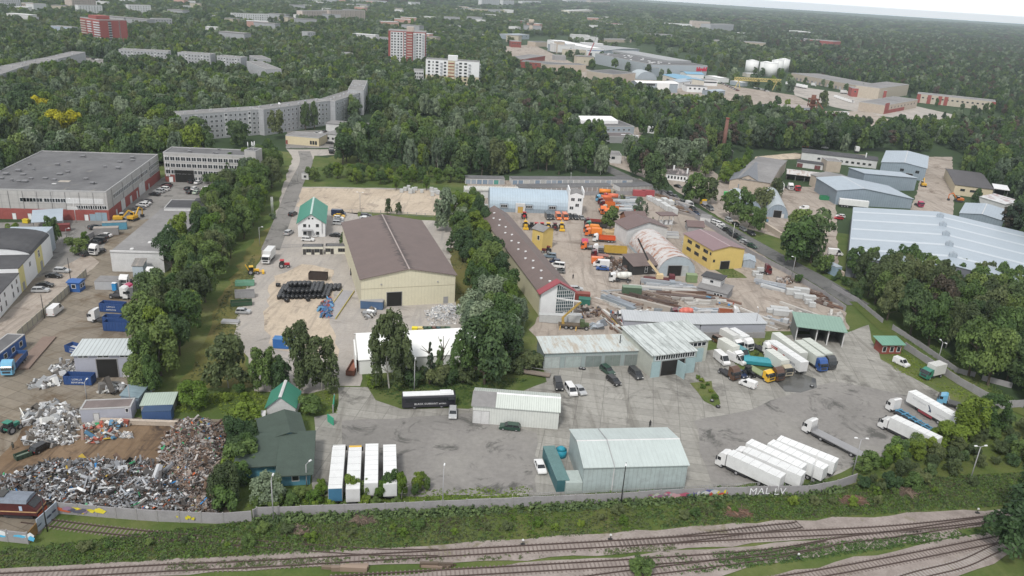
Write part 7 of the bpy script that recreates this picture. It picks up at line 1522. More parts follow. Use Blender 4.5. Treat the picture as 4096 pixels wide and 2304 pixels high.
def heap(label,pts,n,h,pal,size=(.15,.7),long_=1.5,flat=.25,ang=None,name='scrap_heap',cat='scrap heap',slope=5.0,z=1.0,base=(0.07,0.055,0.045),tilt=.5,seed=1):
    P=[xy(g(p,z)) for p in pts];rs=np.random.RandomState(seed+n);X=scatter(P,n,rs);ed=edge_dist(P,X)
    rp=rs.uniform(0,6.28,6);bump=lambda X:.75+.25*np.sin(X[:,0]*.55+rp[0])*np.sin(X[:,1]*.6+rp[1])+.15*np.sin(X[:,0]*1.3+rp[2])*np.sin(X[:,1]*1.2+rp[3])
    hz_=h*np.clip(ed/slope,0,1)**.8*bump(X);S=rs.uniform(size[0],size[1],(n,3));k=rs.randint(0,3,n)
    S[np.arange(n),0] *= np.where(rs.uniform(size=n)<.5,long_,1)*rs.uniform(.7,1.3,n);S *= np.exp(rs.normal(0,.4,n))[:,None];S[:,1] *= rs.uniform(.15,.9,n);S[:,2] *= flat*rs.uniform(.4,1.6,n)
    yaw=rs.uniform(0,6.28,n) if ang is None else RAD(ang)+rs.normal(0,.07,n);pi=rs.normal(0,tilt,n)*(1 if ang is None else .05);ro=rs.normal(0,tilt,n)*(1 if ang is None else .1)
    cy,sy,cp,sp,cr,sr=np.cos(yaw),np.sin(yaw),np.cos(pi),np.sin(pi),np.cos(ro),np.sin(ro)
    R3=np.stack([np.stack([cy*cp,cy*sp*sr-sy*cr,cy*sp*cr+sy*sr],1),np.stack([sy*cp,sy*sp*sr+cy*cr,sy*sp*cr-cy*sr],1),np.stack([-sp,cp*sr,cp*cr],1)],1)
    C8=np.array([(-1,-1,-1),(1,-1,-1),(1,1,-1),(-1,1,-1),(-1,-1,1),(1,-1,1),(1,1,1),(-1,1,1)])*.5
    V=np.einsum('nij,nkj->nki',R3,C8[None]*S[:,None,:]*2)+np.concatenate([X,(hz_+S[:,2]*.5+.05)[:,None]],1)[:,None,:]
    F6=np.array([(4,5,6,7),(0,1,5,4),(1,2,6,5),(2,3,7,6),(3,0,4,7)]);F=(np.arange(n)*8)[:,None,None]+F6[None]
    pc=np.array(PAL[pal]);col=pc[rs.randint(0,len(pc),n)]*rs.uniform(.75,1.2,(n,1));ac=rs.uniform(size=n)<(.03 if pal in ('scrap','rusty','mixed') else 0);col[ac]=np.array(ACC)[rs.randint(0,4,ac.sum())]
    col=np.concatenate([np.clip(col,0,1),np.ones((n,1))],1);ca=np.repeat(col,5,0);c0=P[0];V=V.reshape(-1,3);V[:,0] -= c0.x;V[:,1] -= c0.y;F=F.reshape(-1,4)
    if h>.8:   # body of the heap under the pieces
        x0,x1,y0,y1=X[:,0].min()-1,X[:,0].max()+1,X[:,1].min()-1,X[:,1].max()+1;gx=np.linspace(x0,x1,46);gy=np.linspace(y0,y1,40);GX,GY=np.meshgrid(gx,gy);Q=np.stack([GX.ravel(),GY.ravel()],1)
        ins=inpoly(P,Q[:,0],Q[:,1]);zz=np.where(ins,h*np.clip(edge_dist(P,Q)/slope,0,1)**.8*bump(Q),-.3);B=np.stack([Q[:,0]-c0.x,Q[:,1]-c0.y,zz+.05],1)
        FB=np.array([(j*46+i,j*46+i+1,(j+1)*46+i+1,(j+1)*46+i) for j in range(39) for i in range(45) if ins[j*46+i] or ins[(j+1)*46+i+1]])+len(V)
        V=np.vstack([V,B]);F=np.vstack([F,FB]);ca=np.vstack([ca,np.tile([*base,1],(len(FB),1))])
    ob=link(name,np_mesh(name,V,F,palette_mat(),[('tint','FLOAT_COLOR',ca)]),None,(c0.x,c0.y,.1));tag(ob,label,cat,kind='stuff');return ob
heap('huge heap of grey and white scrap metal along the lower left wall',[t03(-150,650),t03(150,590),t03(400,500),t03(700,480),t03(1250,490),t03(1420,640),t03(1600,760),t03(1700,900),t03(1200,880),t03(500,840),t03(300,800),t03(-150,830)],15000,3.2,'scrap',(.07,.26),3.6,.3)
heap('brown rusty scrap heap rising toward the shrubs',[t03(1360,270),t03(1480,190),t03(1700,150),t03(1890,220),t03(1930,380),t03(1900,560),t03(1760,680),t03(1800,930),t03(1500,900),t03(1400,700),t03(1300,480)],12000,4.2,'rusty',(.06,.24),3.0,.35,slope=4,seed=2)
heap('mixed heap of white goods and old sheets beside the grey workshop',[t03(180,290),t03(300,190),t03(450,150),t03(620,170),t03(600,330),t03(400,350),t03(200,340)],1300,.9,'white',(.08,.35),2.2,.4,seed=3)
heap('white bags and sheet bales at the left of the grey workshop',[t03(170,130),t03(290,30),t03(450,10),t03(660,60),t03(680,110),t03(400,170),t03(200,180)],700,1.0,'white',(.15,.5),1.4,.7,seed=4)
heap('white bags and bundled tins left of the ribbed-roof shed',[t02(500,960),t02(620,910),t02(760,890),t02(765,1010),t02(640,1030),t02(530,1010)],520,1.0,'white',(.12,.42),1.3,.8,seed=5)
heap('flattened pallets and white sacks in the scrapyard',[t02(270,1120),t02(400,1070),t02(600,1080),t02(590,1120),t02(400,1170),t02(300,1170)],260,.7,'white',(.15,.5),1.5,.5,seed=6)
heap('bits of scrap along the concrete blocks',[t03(640,270),t03(900,220),t03(1000,240),t03(960,280),t03(740,330)],160,.4,'mixed',(.15,.5),3,.4,seed=7);heap('engine parts and drums at the workshop wall',[t03(650,190),t03(1060,165),t03(1080,185),t03(650,215)],140,.5,'mixed',(.2,.45),1.3,.9,seed=8)
heap('row of bales and crates before the open gateway',[t02(1010,1190),t02(1230,1140),t02(1240,1190),t02(1020,1205)],60,.5,'white',(.4,.9),1.2,.6,seed=9)
heap('heap of crushed paper bales at the warehouse corner',[t12(1690,400),t12(1850,345),t12(2060,345),t12(2080,440),t12(1950,470),t12(1760,460)],1500,1.8,'paper',(.08,.32),1.6,.3,slope=2.5,base=(0.4,0.4,0.4),seed=10)
heap('paper scraps blown over the yard',[t12(1690,440),t12(2080,440),t12(2090,510),t12(1750,530)],260,.03,'paper',(.08,.25),1.5,.1,seed=11,cat='litter',name='litter');heap('white sacks beside the blue skip at the warehouse',[t12(1070,400),t12(1200,370),t12(1210,430),t12(1110,470)],110,.6,'white',(.2,.5),1.2,.8,seed=12)
heap('row of blue red and rusty scrap machines beside the weighbridge',[t12(640,330),t12(740,260),t12(765,330),t12(740,460),t12(660,450)],320,.9,'blue',(.15,.5),1.6,.6,seed=13)
# building materials yard
BM=[('rows of rusty steel beams, left stack',[(1100,270),(1180,250),(1240,400),(1180,410)],60,'beam',150),('long rusty steel beams in the middle',[(1310,250),(1500,240),(1640,400),(1440,400)],120,'beam',150),('pale pipes and beams at the lower middle',[(1380,330),(1440,320),(1480,400),(1420,400)],25,'pale',150),
 ('dark rusty plates right of the beams',[(1640,240),(1800,230),(1830,300),(1680,300)],60,'beam',0),('grey pipes beside the tool shed',[(1800,280),(1960,280),(2060,340),(1850,360)],70,'pale',10),('scattered coloured bars before the tool shed',[(1880,290),(2120,290),(2140,350),(1950,320)],70,'mixed',150),
 ('stacked slabs under a blue tarpaulin',[(1290,180),(1430,180),(1430,215),(1290,215)],40,'metal',0),('white crates behind the beams',[(1470,190),(1700,185),(1700,230),(1480,235)],60,'pale',0),('grey sheet stacks below the hangar',[(1450,140),(1730,135),(1740,165),(1460,170)],40,'metal',0),
 ('long pale profiles along the dirt track',[(1540,400),(1960,390),(1960,425),(1560,425)],50,'metal',3),('pile of dark parts beside the container',[(640,350),(880,390),(880,470),(700,480)],140,'rusty',None),('junk between mixer truck and long shed',[(980,500),(1100,490),(1100,590),(990,590)],70,'mixed',110),('debris behind the garages',[(800,540),(920,540),(920,590),(800,590)],80,'metal',None),
 ('timber and pipes at the right end of the long shed',[(2350,440),(2560,470),(2570,560),(2450,510)],90,'pale',140),('cream profile bundles beside the silver car',[(940,240),(1000,260),(1090,380),(1060,390)],12,'pale',130),('silver frames right of the dark car',[(1030,250),(1090,250),(1120,390),(1070,380)],30,'metal',140)]
for i,(lb,pp,n,pl,an) in enumerate(BM):heap(lb,[t22(*q) for q in pp],n,.5,pl,(.25,.5),1.2 if an is None else 9.0,.7,an,'material_stack' if an is not None else 'scrap_heap','materials',z=.3,seed=20+i)
BM2=[('rusty reinforcement and logs at the wall',[(3,90,90),(3,240,80),(3,230,140),(3,100,130)],160,'rusty',None),('blue grey pipes at the left of the stone yard',[(3,0,120),(3,90,160),(3,80,200),(3,0,190)],60,'metal',150),('stacked timber boards along the wall',[(3,420,200),(3,560,260),(3,640,380),(3,480,320)],90,'beam',140),('slabs on pallets behind the open truck shed',[(3,250,430),(3,380,420),(3,450,580),(3,360,590)],110,'pale',130),('broken slabs beside the gate road',[(3,480,520),(3,600,500),(3,720,580),(3,560,580)],90,'beam',None),('dark pipes behind the long pale shed',[(3,0,480),(3,160,500),(3,190,560),(3,20,560)],60,'metal',150),('rubble edge of the yard',[(3,600,430),(3,740,450),(3,740,510),(3,640,480)],60,'pale',None)]
for i,(lb,pp,n,pl,an) in enumerate(BM2):heap(lb,[(q[0],2,q[1],q[2]) for q in pp],n,.5,pl,(.2,.5),1.3 if an is None else 7.0,.8,an,'material_stack' if an is not None else 'scrap_heap','materials',z=.3,seed=50+i)
BM3=[('timber pile between the orange trucks',[(890,970),(1080,950),(1100,1020),(900,1030)],110,'wood',8),('steel lattice and pipes in the depot corner',[(1020,620),(1190,630),(1230,780),(1060,760)],170,'metal',10),('dark scrap behind the brown shed',[(980,1240),(1110,1230),(1170,1400),(1000,1400)],200,'rusty',None),('red scaffold parts in the depot',[(1040,700),(1120,690),(1130,750),(1060,760)],50,'redst',None),
 ('dark steel racks along the street wall',[(1560,620),(1640,640),(1800,780),(1740,800)],120,'rusty',140),('white racks above the stone stacks',[(1650,650),(1740,670),(1780,740),(1700,720)],60,'metal',140),('clutter at the back of the far court',[(2470,840),(2570,830),(2576,900),(2480,900)],80,'mixed',None)]
for i,(lb,pp,n,pl,an) in enumerate(BM3):heap(lb,[t21(*q) for q in pp],n,.6,pl,(.25,.5),1.2 if an is None else 6.0,.7,an,'material_stack' if an is not None else 'scrap_heap','materials',z=.3,seed=70+i)
for i,(p,pl,lb) in enumerate((((1,330,1065),'stick','cut brushwood heap on the left embankment'),((1,880,975),'stick','small brushwood heap below the front wall'),((2,1860,925),'redst','reddish brushwood heap on the embankment'),((3,1130,748),'stick','brushwood heap in the grass at the right'),((3,700,820),'redst','reddish twigs below the wall end'))):
    c,x,y=p;heap(lb,[(c,3,x-110,y+20),(c,3,x-60,y-35),(c,3,x+80,y-30),(c,3,x+120,y+30),(c,3,x,y+45)],700,.9,pl,(.018,.045),14,.8,None,'brushwood_heap','brushwood',slope=2.5,z=.3,seed=90+i,tilt=.2)
for i,(c,x,y) in enumerate(((1,785,1395),(1,1500,1375))):heap('old sleepers stacked beside the track, %s pile' % ('left' if i==0 else 'right'),[(c,3,x-90,y+12),(c,3,x-80,y-12),(c,3,x+90,y-14),(c,3,x+95,y+10)],12,.3,'stick',(.25,.3),5.5,.9,6,'sleeper_pile','sleepers',z=.1,seed=96+i)

# ---------------------------------------------------------------- containers, bins, bales, blocks
def crate(name,label,cat,p,ang,L,W,H,m,lid=None,inner=None,group=None,text=None,z=.2):
    v=g(p) if isinstance(p,tuple) else p;t=thing(name,label,cat,(v.x,v.y,z),RAD(ang),group);q=MB()
    if lid is None:
        q.box(-L/2,L/2,-W/2,W/2,0,.15);q.box(-L/2,L/2,-W/2,-W/2+.08,.15,H).box(-L/2,L/2,W/2-.08,W/2,.15,H).box(-L/2,-L/2+.08,-W/2+.08,W/2-.08,.15,H).box(L/2-.08,L/2,-W/2+.08,W/2-.08,.15,H)
        n=max(3,int(L/.8))
        for i in range(n+1):x=-L/2+.05+(L-.1)*i/n;q.box(x-.05,x+.05,-W/2-.08,-W/2,.1,H).box(x-.05,x+.05,W/2,W/2+.08,.1,H)
        bo=q.build('body',m,t);MB().box(-L/2+.1,L/2-.1,-W/2+.1,W/2-.1,.15,H*.45).build('contents',inner or paint((0.08,0.045,0.035),.9,.4,2,key='rusty_inside'),t)
    else:bo=q.box(-L/2,L/2,-W/2,W/2,0,H).build('body',m,t);MB().box(-L/2-.04,L/2+.04,-W/2-.04,W/2+.04,H,H+.1).build('lid',lid,t)
    if text:text_on(bo,text[0],text[2],(0,-W/2-.10,H*.56),(math.pi/2,0,0),INKW);text_on(bo,text[1],text[2],(0,-W/2-.10,H*.2),(math.pi/2,0,0),INKW)
    return t
BC=sheet_metal((0.025,0.075,0.24),.6,0,.6,.2,key='blue_skip');LT=('LOM.LV','80993998',.62)
crate('scrap_container','open blue scrap container with white letters beside the white cab','container',t02(1145,415),0,6.6,2.4,2.5,BC,text=LT);crate('scrap_container','grey-lidded blue container with white letters under the tree','container',t02(1420,435),0,6,2.4,2.0,BC,lid=GREY,text=LT);crate('scrap_container','open blue scrap container behind the front pair','container',t02(1335,560),0,6,2.4,2.5,BC);crate('scrap_container','open blue ribbed scrap container, nearest of the three','container',t02(1190,605),2,6.6,2.4,2.5,BC)
crate('scrap_container','blue container heaped with white scrap beside the ribbed roof','container',t02(790,835),-20,6,2.4,1.8,BC,inner=paint((0.6,0.6,0.6),.8,.4,2),text=LT);crate('scrap_container','open blue container with white letters in front of the grey shed','container',t02(810,1140),4,6.2,2.4,2.2,BC,text=LT);crate('scrap_container','open blue container behind the nearest three in the yard','container',t02(1170,545),2,6,2.3,2.3,BC)
GS=paint((0.16,0.36,0.25),.7,.25);crate('skip','pale green open skip at the tree belt','skip',t02(2465,155),14,5.6,2.2,1.3,GS,inner=GREY);crate('skip','grey ribbed skip with rusty inside at the tree belt','skip',t02(2465,275),18,5.6,2.2,2.0,GREY);crate('skip','dark green skip with rusty scrap at the tree belt','skip',t02(2430,355),20,6,2.2,1.3,paint((0.04,0.09,0.05),.7,.3));crate('flat_trailer','flat grey car trailer on the gravel edge','trailer',t02(2320,535),2,4.6,2,.5,WHITE2,lid=GREY)
t=crate('container','blue closed container with white logo on the sand yard','container',t12(292,780),2,5.6,2.4,2.5,paint((0.03,0.14,0.42),.5,.2),lid=paint((0.05,0.18,0.42)));text_on(t,'B',1.4,(1.0,-1.28,.8),(math.pi/2,0,.0),INKW,'logo');MB().box(1.3,2.4,-1.28,-1.24,1.1,1.25).build('logo',INKW,t)
crate('skip','rusty red trough standing at the tent end','skip',t12(978,1015),88,6.2,2.0,1.4,RUST,inner=paint((0.3,0.12,0.08),.9,.2));crate('container','old blue container with ribbed grey lid at the warehouse wall','container',t12(1170,385),0,6.6,2.4,2.4,paint((0.07,0.13,0.24),.6,.25),lid=GREY);crate('container','dark brown open container behind the black bales','container',t12(628,95),2,5.8,2.4,2.2,paint((0.05,0.035,0.03),.8,.3),inner=GREY)
crate('container','dark red container beside the canopy','container',t01(640,965),25,4.5,2.3,2.3,paint((0.16,0.03,0.03),.6,.2),lid=paint((0.2,0.04,0.04)));crate('container','long rusty roofed container pair, the grey one','container',t01(1075,1005),20,8,2.6,2.6,paint((0.27,0.26,0.26),.8,.3),lid=paint((0.34,0.3,0.27),.9,.4,1));crate('container','blue doored container behind the rusty roofed one','container',t01(1160,950),22,8,2.4,2.7,paint((0.10,0.30,0.42),.6,.2),lid=paint((0.34,0.3,0.27),.9,.4,1));crate('skip','small yellow skip beside the white factory door','skip',t01(265,888),0,2,1.4,1.3,paint((0.65,0.5,0.03)),lid=paint((0.65,0.5,0.03)))
for i,x in enumerate((1275,1365)):crate('container','pinkish red container at the depot wall, %s one' % ('left' if i==0 else 'right'),'container',t21(x,614),0,6,2.4,2.6,paint((0.36,0.07,0.08),.6,.15),lid=paint((0.36,0.07,0.08),.6,.15))
crate('tipper_trailer','long yellow tipper trailer with rusty inside in the depot','trailer',t21(1035,1205),0,8.5,2.5,2.3,paint((0.50,0.33,0.05),.6,.2),z=1.0);crate('skip','green open skip in the right hand court','skip',t31(582,655),-2,6.4,2.4,2.0,paint((0.03,0.22,0.10),.6,.2));crate('container','dark green container with pale green roof at the materials yard','container',t22(1200,245),0,6.2,2.4,2.5,paint((0.07,0.12,0.07),.7,.2),lid=paint((0.2,0.27,0.2),.8,.2));crate('container','dark red container right of the glass gable','container',t22(690,305),0,5.6,2.4,2.4,paint((0.22,0.05,0.04),.7,.25),lid=paint((0.26,0.07,0.05)))
crate('container','faded green container left of the tool shed','container',t22(1800,120),0,3.6,2.4,2.6,paint((0.2,0.28,0.13),.7,.25),lid=paint((0.25,0.32,0.17)));crate('skip','bright green skip behind the street trees','skip',t21(2190,625),-8,6,2.4,2.2,paint((0.05,0.42,0.10),.6,.15),lid=paint((0.06,0.45,0.12)));v=g(t22(760,345));crate('tarpaulin_stack','stack under a dark green tarpaulin before the red container','stack',t22(725,345),-5,3.6,2.6,1.8,paint((0.03,0.16,0.12)),lid=paint((0.03,0.16,0.12)))
pm,a,l=between(t23(310,400),t23(415,648),2.7);crate('container','long dark blue-green container left of the metal hall','container',v3(pm),a,12.2,2.45,2.6,sheet_metal((0.04,0.13,0.15),.4,0,.6,.2,key='teal_container'),lid=paint((0.12,0.22,0.22),.7,.3));crate('portable_toilet','bright blue portable toilet beside the low hut','toilet',t02(1160,208),0,1.2,1.2,2.3,paint((0.03,0.27,0.6)),lid=WHITE);t=root_at('water_tank','round turquoise tank behind the long dark container','tank',t23(400,465));MB().cyl((0,0,0),(0,0,1.8),1.2,1.2,14).cyl((0,0,1.8),(0,0,2.4),1.2,.4,14).build('shell',paint((0.02,0.3,0.42)),t)
for i,(x,c) in enumerate(((1597,(0.7,0.58,0.02)),(1657,(0.6,0.5,0.2)),(1703,(0.04,0.08,0.05)),(1745,(0.05,0.11,0.06)),(1788,(0.14,0.07,0.05)),(1832,(0.04,0.08,0.09)),(1880,(0.08,0.1,0.05)),(1925,(0.05,0.1,0.06)))):crate('waste_bin',('bright yellow','pale yellow','dark green','mid green','brownish','blue-green','olive','green')[i]+' waste bin behind the tent, %s from the left' % ORD[i],'bin',t12(x,628),0,1.5,1.2,1.3,paint(c),lid=paint(sc3(c,1.2)),group='row of waste bins')
r=random.Random(9);BALE=paint((0.018,0.019,0.022),.35,.3,1.5,key='black_wrap');bm=MB().cyl((0,0,0),(0,0,1.22),.6,.62,12).mesh('bale',[BALE]);A,B_,C_=g(t12(232,295)),g(t12(545,290)),g(t12(240,130));u=(B_-A).normalized();v_=Vector((-u.y,u.x,0));nb=0
def bale(p,z,lying=False):
    ob=link('wrapped_bale',bm,None,(p.x,p.y,.13+z),r.uniform(0,6));tag(ob,'black plastic wrapped bale in the big stack on the sand','bale','black wrapped bales stacked on the sand')
    if lying:ob.rotation_euler=(math.pi/2,0,r.uniform(0,3));ob.location.z=.75+z
for j in range(8):
    for i in range(12 if j<5 else 14):
        if i>11 and j<3:continue
        p=A+u*(i*1.28+r.uniform(-.08,.08)+(j*.15))+v_*(j*1.28+r.uniform(-.08,.08));bale(p,0)
        if 1 <= i <= 9 and 1 <= j <= 6 and r.random()<.9:bale(p+u*.2,1.23)
        if 2 <= i <= 6 and 3 <= j <= 4:bale(p+u*.3,2.46)
for p in (t12(298,322),t12(515,310),t12(205,170),t12(500,250),t12(560,280),t12(600,255)):bale(g(p),0,True)
WB=sheet_metal((0.58,0.59,0.59),.5,2,.8,.08,key='white_blocks',amt=.2)
for i,(x,y,L,h) in enumerate(((1385,655,3,1.6),(1410,668,3,1.6),(1435,680,3,1.6),(1470,705,4,2.2),(1535,680,4,1.8),(1525,735,3.5,2.2),(1560,760,3.5,2.2),(1620,790,5,2.4),(1590,700,4,1.8))):crate('block_stack','stack of white concrete blocks in the depot, %s from the far end' % ORD[i],'block stack',t21(x,y),STREET+180,L,2.4,h,WB,lid=WB,group='stacks of white concrete blocks')
for i,(x,y) in enumerate(((1585,1005),(1590,1035),(1750,1110))):crate('block_stack','ribbed grey concrete grids %s' % ('left upper','left lower','beside the yellow workshop')[i],'block stack',t21(x,y),0,7 if i<2 else 3.4,2,1.1,WB,lid=GREY)
PS=paint((0.50,0.51,0.51),.8,.2,1,key='stone_pallet')
for i,(c,r0,x,y,L,h) in enumerate(((1,1,1465,580,1.6,1.4),(1,1,1500,565,1.6,1.6),(1,1,1535,560,1.4,2.2),(1,1,1555,590,1.8,2),(1,1,1582,585,1.4,2.4),(1,1,1608,560,1.4,1.4),(1,1,1668,582,1.4,1.2),(1,1,1765,570,1.6,1.8),(1,1,1775,615,1.6,2),(1,1,1805,580,1.6,1.8),(1,1,1832,595,1.5,1.4),(1,1,1890,600,2,1.2),(1,1,2210,700,1.4,3),(1,1,2235,690,1.4,2),(1,1,2262,670,1.5,1.6),(1,1,2315,740,1.6,1.6),
    (2,1,2445,1420,2.2,1.6),(2,1,2490,1400,2.4,2.2),(2,1,2480,1448,2.4,1.4),(3,2,245,250,4.5,1.8),(3,2,330,240,5,1.8),(3,2,320,285,4,1.4),(3,2,410,310,4,1.6),(3,2,400,345,2,1.4),(3,2,440,375,2,1.4),(3,2,110,410,5.5,1),(3,2,145,460,6,1.6),(3,2,40,430,3.4,1),(2,2,345,520,4.4,2.2),(2,2,455,530,5.6,2.4),(2,2,600,520,5.5,2.2))):
    crate('stone_stack','pale stone stack on pallets, %s' % (('behind the sand lot, %s from the left' % ORD[i]) if i<16 else 'beside the yellow workshop, %s' % ('left','middle','nearest')[i-16] if i<19 else 'at the stone yard wall, %s from the top' % ORD[i-19] if i<28 else 'below the glass gable, %s from the left' % ORD[i-28]),'stone stack',(c,r0,x,y),0 if i<19 or i>27 else -6,L,1.4 if L<3 else 2,h,PS,lid=PS,group='pale stone stacks')
t=root_at('weighbridge','long steel weighbridge platform with yellow side rails in the sand yard','weighbridge',t12(838,350),RAD(88));MB().box(-11,11,-1.7,1.7,0,.35).build('deck',paint((0.34,0.33,0.34),.7,.2),t)
for s in (-1,1):MB().box(-11,11,s*1.85-.08,s*1.85+.08,0.1,.6).build('side_rail',paint((0.5,0.42,0.12),.7,.3),t)
t=root_at('weighbridge','rusty brown weighbridge beside the blue site office','weighbridge',t02(365,840),RAD(hd(t02(300,900),t02(450,730))));MB().box(-9,9,-1.6,1.6,.1,.5).build('deck',paint((0.22,0.16,0.13),.8,.2),t)
t=root_at('footbridge','small wooden footbridge over the ditch beside the garages','footbridge',t22(150,1045),RAD(-12));MB().box(-5,6,-.9,.9,.5,.8).build('deck',paint((0.24,0.2,0.17),.9,.3),t);MB().box(-5,6,.85,.95,1.5,1.6).box(-4.9,-4.8,.85,.95,.8,1.5).box(0,.1,.85,.95,.8,1.5).box(5.8,5.9,.85,.95,.8,1.5).build('handrail',GREY,t)
for i,p in enumerate((t32(440,1180),t23(1695,65),t23(1645,15),t22(690,1000),t22(720,1005),t22(2070,1385))):t=root_at('tyre','old black tyre %s' % ('in the wet patch','on the weedy strip, nearest','on the weedy strip, middle','at the garage wall, left','at the garage wall, right','on the weedy strip, farthest')[i],'tyre',p);link('tread',wheel_mesh(.55,.3),t,(0,0,.35)).rotation_euler=(math.pi/2,0,0)
# lamps, poles, signals
def pole(p,h,label,kind='lamp',ang=0,name=None,m=GREY,r_=.09):
    t=root_at(name or 'street_lamp',label,'lamp' if kind != 'plain' else 'pole',p,RAD(ang));MB().cyl((0,0,0),(0,0,h),r_*1.3,r_,7).build('pole',m,t)
    if kind in ('lamp','double'):
        for s in ((1,) if kind=='lamp' else (1,-1)):MB().bar((0,0,h),(s*1.0,0,h+.3),.09).build('arm',m,t);MB().taper((min(s*.8,s*1.5),max(s*.8,s*1.5),-.14,.14),(min(s*.9,s*1.4),max(s*.9,s*1.4),-.1,.1),h+.22,h+.42).build('lamp_head',WHITE,t)
    return t
for p,h,k,a,lb in ((t32(1692,975),7.5,'double',100,'double street lamp behind the low wall at the right'),(t33(1655,690),9,'double',10,'tall double lamp in the grass at the right'),(t23(895,862),9.5,'lamp',260,'leaning dark lamp post before the metal hall'),(t13(1535,908),9,'lamp',90,'lamp post at the front wall right of the trailers'),(t13(418,715),5,'lamp',60,'lamp on the blue cottage wall'),(t13(145,1005),9,'lamp',90,'lamp post on the embankment at the left'),(t12(1592,1265),9,'lamp',90,'lamp post behind the black coach'),
    (t02(876,1312),4.5,'lamp',90,'lamp post left of the grey workshop'),(t02(1322,1425),6.5,'lamp',170,'lamp post at the right corner of the grey workshop'),(t02(450,490),7,'plain',0,'thin dark pole at the concrete fence'),(t02(716,128),8,'plain',0,'thin dark pole behind the blue cabin'),(t31(236,1445),8,'lamp',180,'lamp post on the street verge'),(t33(345,712),8,'plain',0,'white lamp post before the parallel trailers'),(t33(692,628),9,'double',0,'double lamp before the flatbed truck'),
    (t22(1312,530),3.8,'double',20,'white double lamp behind the long pale shed'),(t22(2442,615),7,'lamp',90,'lamp post at the long pale shed'),(t21(1483,572),9,'lamp',40,'white lamp post at the street corner'),(t21(2215,1052),7,'plain',0,'white pole behind the aslant cars'),(t21(582,556),8,'lamp',90,'lamp post behind the barrel hall'),(t21(1602,968),6,'plain',0,'white pole below the fuel canopy'),(t03(392,1085),8,'plain',0,'dark leaning pole beside the blue gate wall'),(t11(1048,770),8,'double',0,'double lamp at the sand lot'),(t11(40,1120),7,'lamp',0,'lamp at the dry grass beside the lane'),(t11(418,470),5,'plain',0,'thin pole beside the gate cabin'),(t13(1530,905),.1,'x',0,''),(t01(768,885),9,'lamp',180,'white lamp post at the factory front'),(t01(675,1055),4,'lamp',0,'lamp beside the court wall')):
    if lb:pole(p,h,lb,k,a,name='pole' if k=='plain' else None,m=WHITE2 if 'white' in lb else (BLACKM if 'dark' in lb else GREY))
for i,x in enumerate((157,166,175)):pole(t11(x,792),7,'slim white flagpole in the dry grass, %s of three' % ('left','middle','right')[i],'plain',name='flagpole',m=WHITE,r_=.07)
for i,p in enumerate((t23(88,1195),t23(808,1152),t33(1722,935),t33(245,1310))):t=root_at('switch_stand','small black switch stand with white disc beside the track, %s' % ('left','middle','right upper','right lower')[i],'signal',p);MB().cyl((0,0,0),(0,0,1.1),.06).box(-.4,.4,-.2,.2,0,.3).build('stand',BLACKM,t);MB().cyl((0,-.05,1.1),(0,.05,1.1),.22,.22,10).build('disc',WHITE,t)
# people
def person(p,ang,top,legs,label):
    v=g(p);vs=[(0,0,.95),(0,0,1.2),(0,.02,1.42),(0,0,1.52),(0,.02,1.66),(.1,0,.9),(.12,.05,.5),(.12,0,.08),(.12,.14,.03),(-.1,0,.9),(-.13,-.04,.5),(-.13,-.1,.08),(-.13,.03,.03),(.19,0,1.4),(.25,.02,1.12),(.24,.12,.88),(-.19,0,1.4),(-.25,.02,1.12),(-.24,.1,.88)]
    es=[(0,1),(1,2),(2,3),(3,4),(0,5),(5,6),(6,7),(7,8),(0,9),(9,10),(10,11),(11,12),(2,13),(13,14),(14,15),(2,16),(16,17),(17,18)];rd=[.15,.15,.14,.06,.105,.1,.075,.05,.05,.1,.075,.05,.05,.065,.05,.04,.065,.05,.04]
    me=bpy.data.meshes.new('person');me.from_pydata(vs,es,[]);ob=link('person',me,None,(v.x,v.y,.14),RAD(ang));ob.modifiers.new('skin','SKIN');sk=me.skin_vertices[0]
    for i,q in enumerate(rd):sk.data[i].radius=(q,q)
    sk.data[0].use_root=True;s_=ob.modifiers.new('sub','SUBSURF');s_.levels=s_.render_levels=1;me.materials.append(paint(top,.8,.2));tag(ob,label,'person')
    MB().taper((-.2,.2,-.1,.12),(-.16,.16,-.1,.12),.5,.93).build('trousers',paint(legs,.9,.2),ob);MB().cyl((0,.0,1.66),(0,0,1.79),.11,.07,8).build('hair',BLACKM,ob)
person(t03(112,415),0,(0.06,0.06,0.05),(0.05,0.05,0.045),'person in dark work clothes standing near the black estate car');person(t22(612,92),180,(0.03,0.03,0.035),(0.02,0.02,0.025),'person in black walking across the depot yard');person(t22(1290,160),90,(0.05,0.04,0.04),(0.03,0.03,0.04),'person standing among the stacks beside the mixer truck');person(t23(1133,225),200,(0.02,0.02,0.02),(0.03,0.03,0.03),'person in black behind the metal hall');person(t31(690,1225),0,(0.08,0.04,0.04),(0.03,0.03,0.05),'person beside the striped white van')
t=crate('car_trailer','small dark green car trailer with load behind the black estate car','trailer',t03(192,475),hd(t03(140,490),t03(250,450)),2.8,1.5,.9,paint((0.03,0.06,0.04)),inner=paint((0.2,0.25,0.2),.8,.4,2))
t=crate('concrete_barrier','row of long concrete blocks behind the ash heap','barrier',t03(1150,205),3,16,.8,.9,PALEB,lid=PALEB);heap('small heap of grey ash and burnt wire',[t03(985,285),t03(1000,245),t03(1080,240),t03(1100,285)],160,1.2,'paper',(.05,.2),1.5,.5,slope=1.2,seed=99,base=(0.2,0.2,0.2))

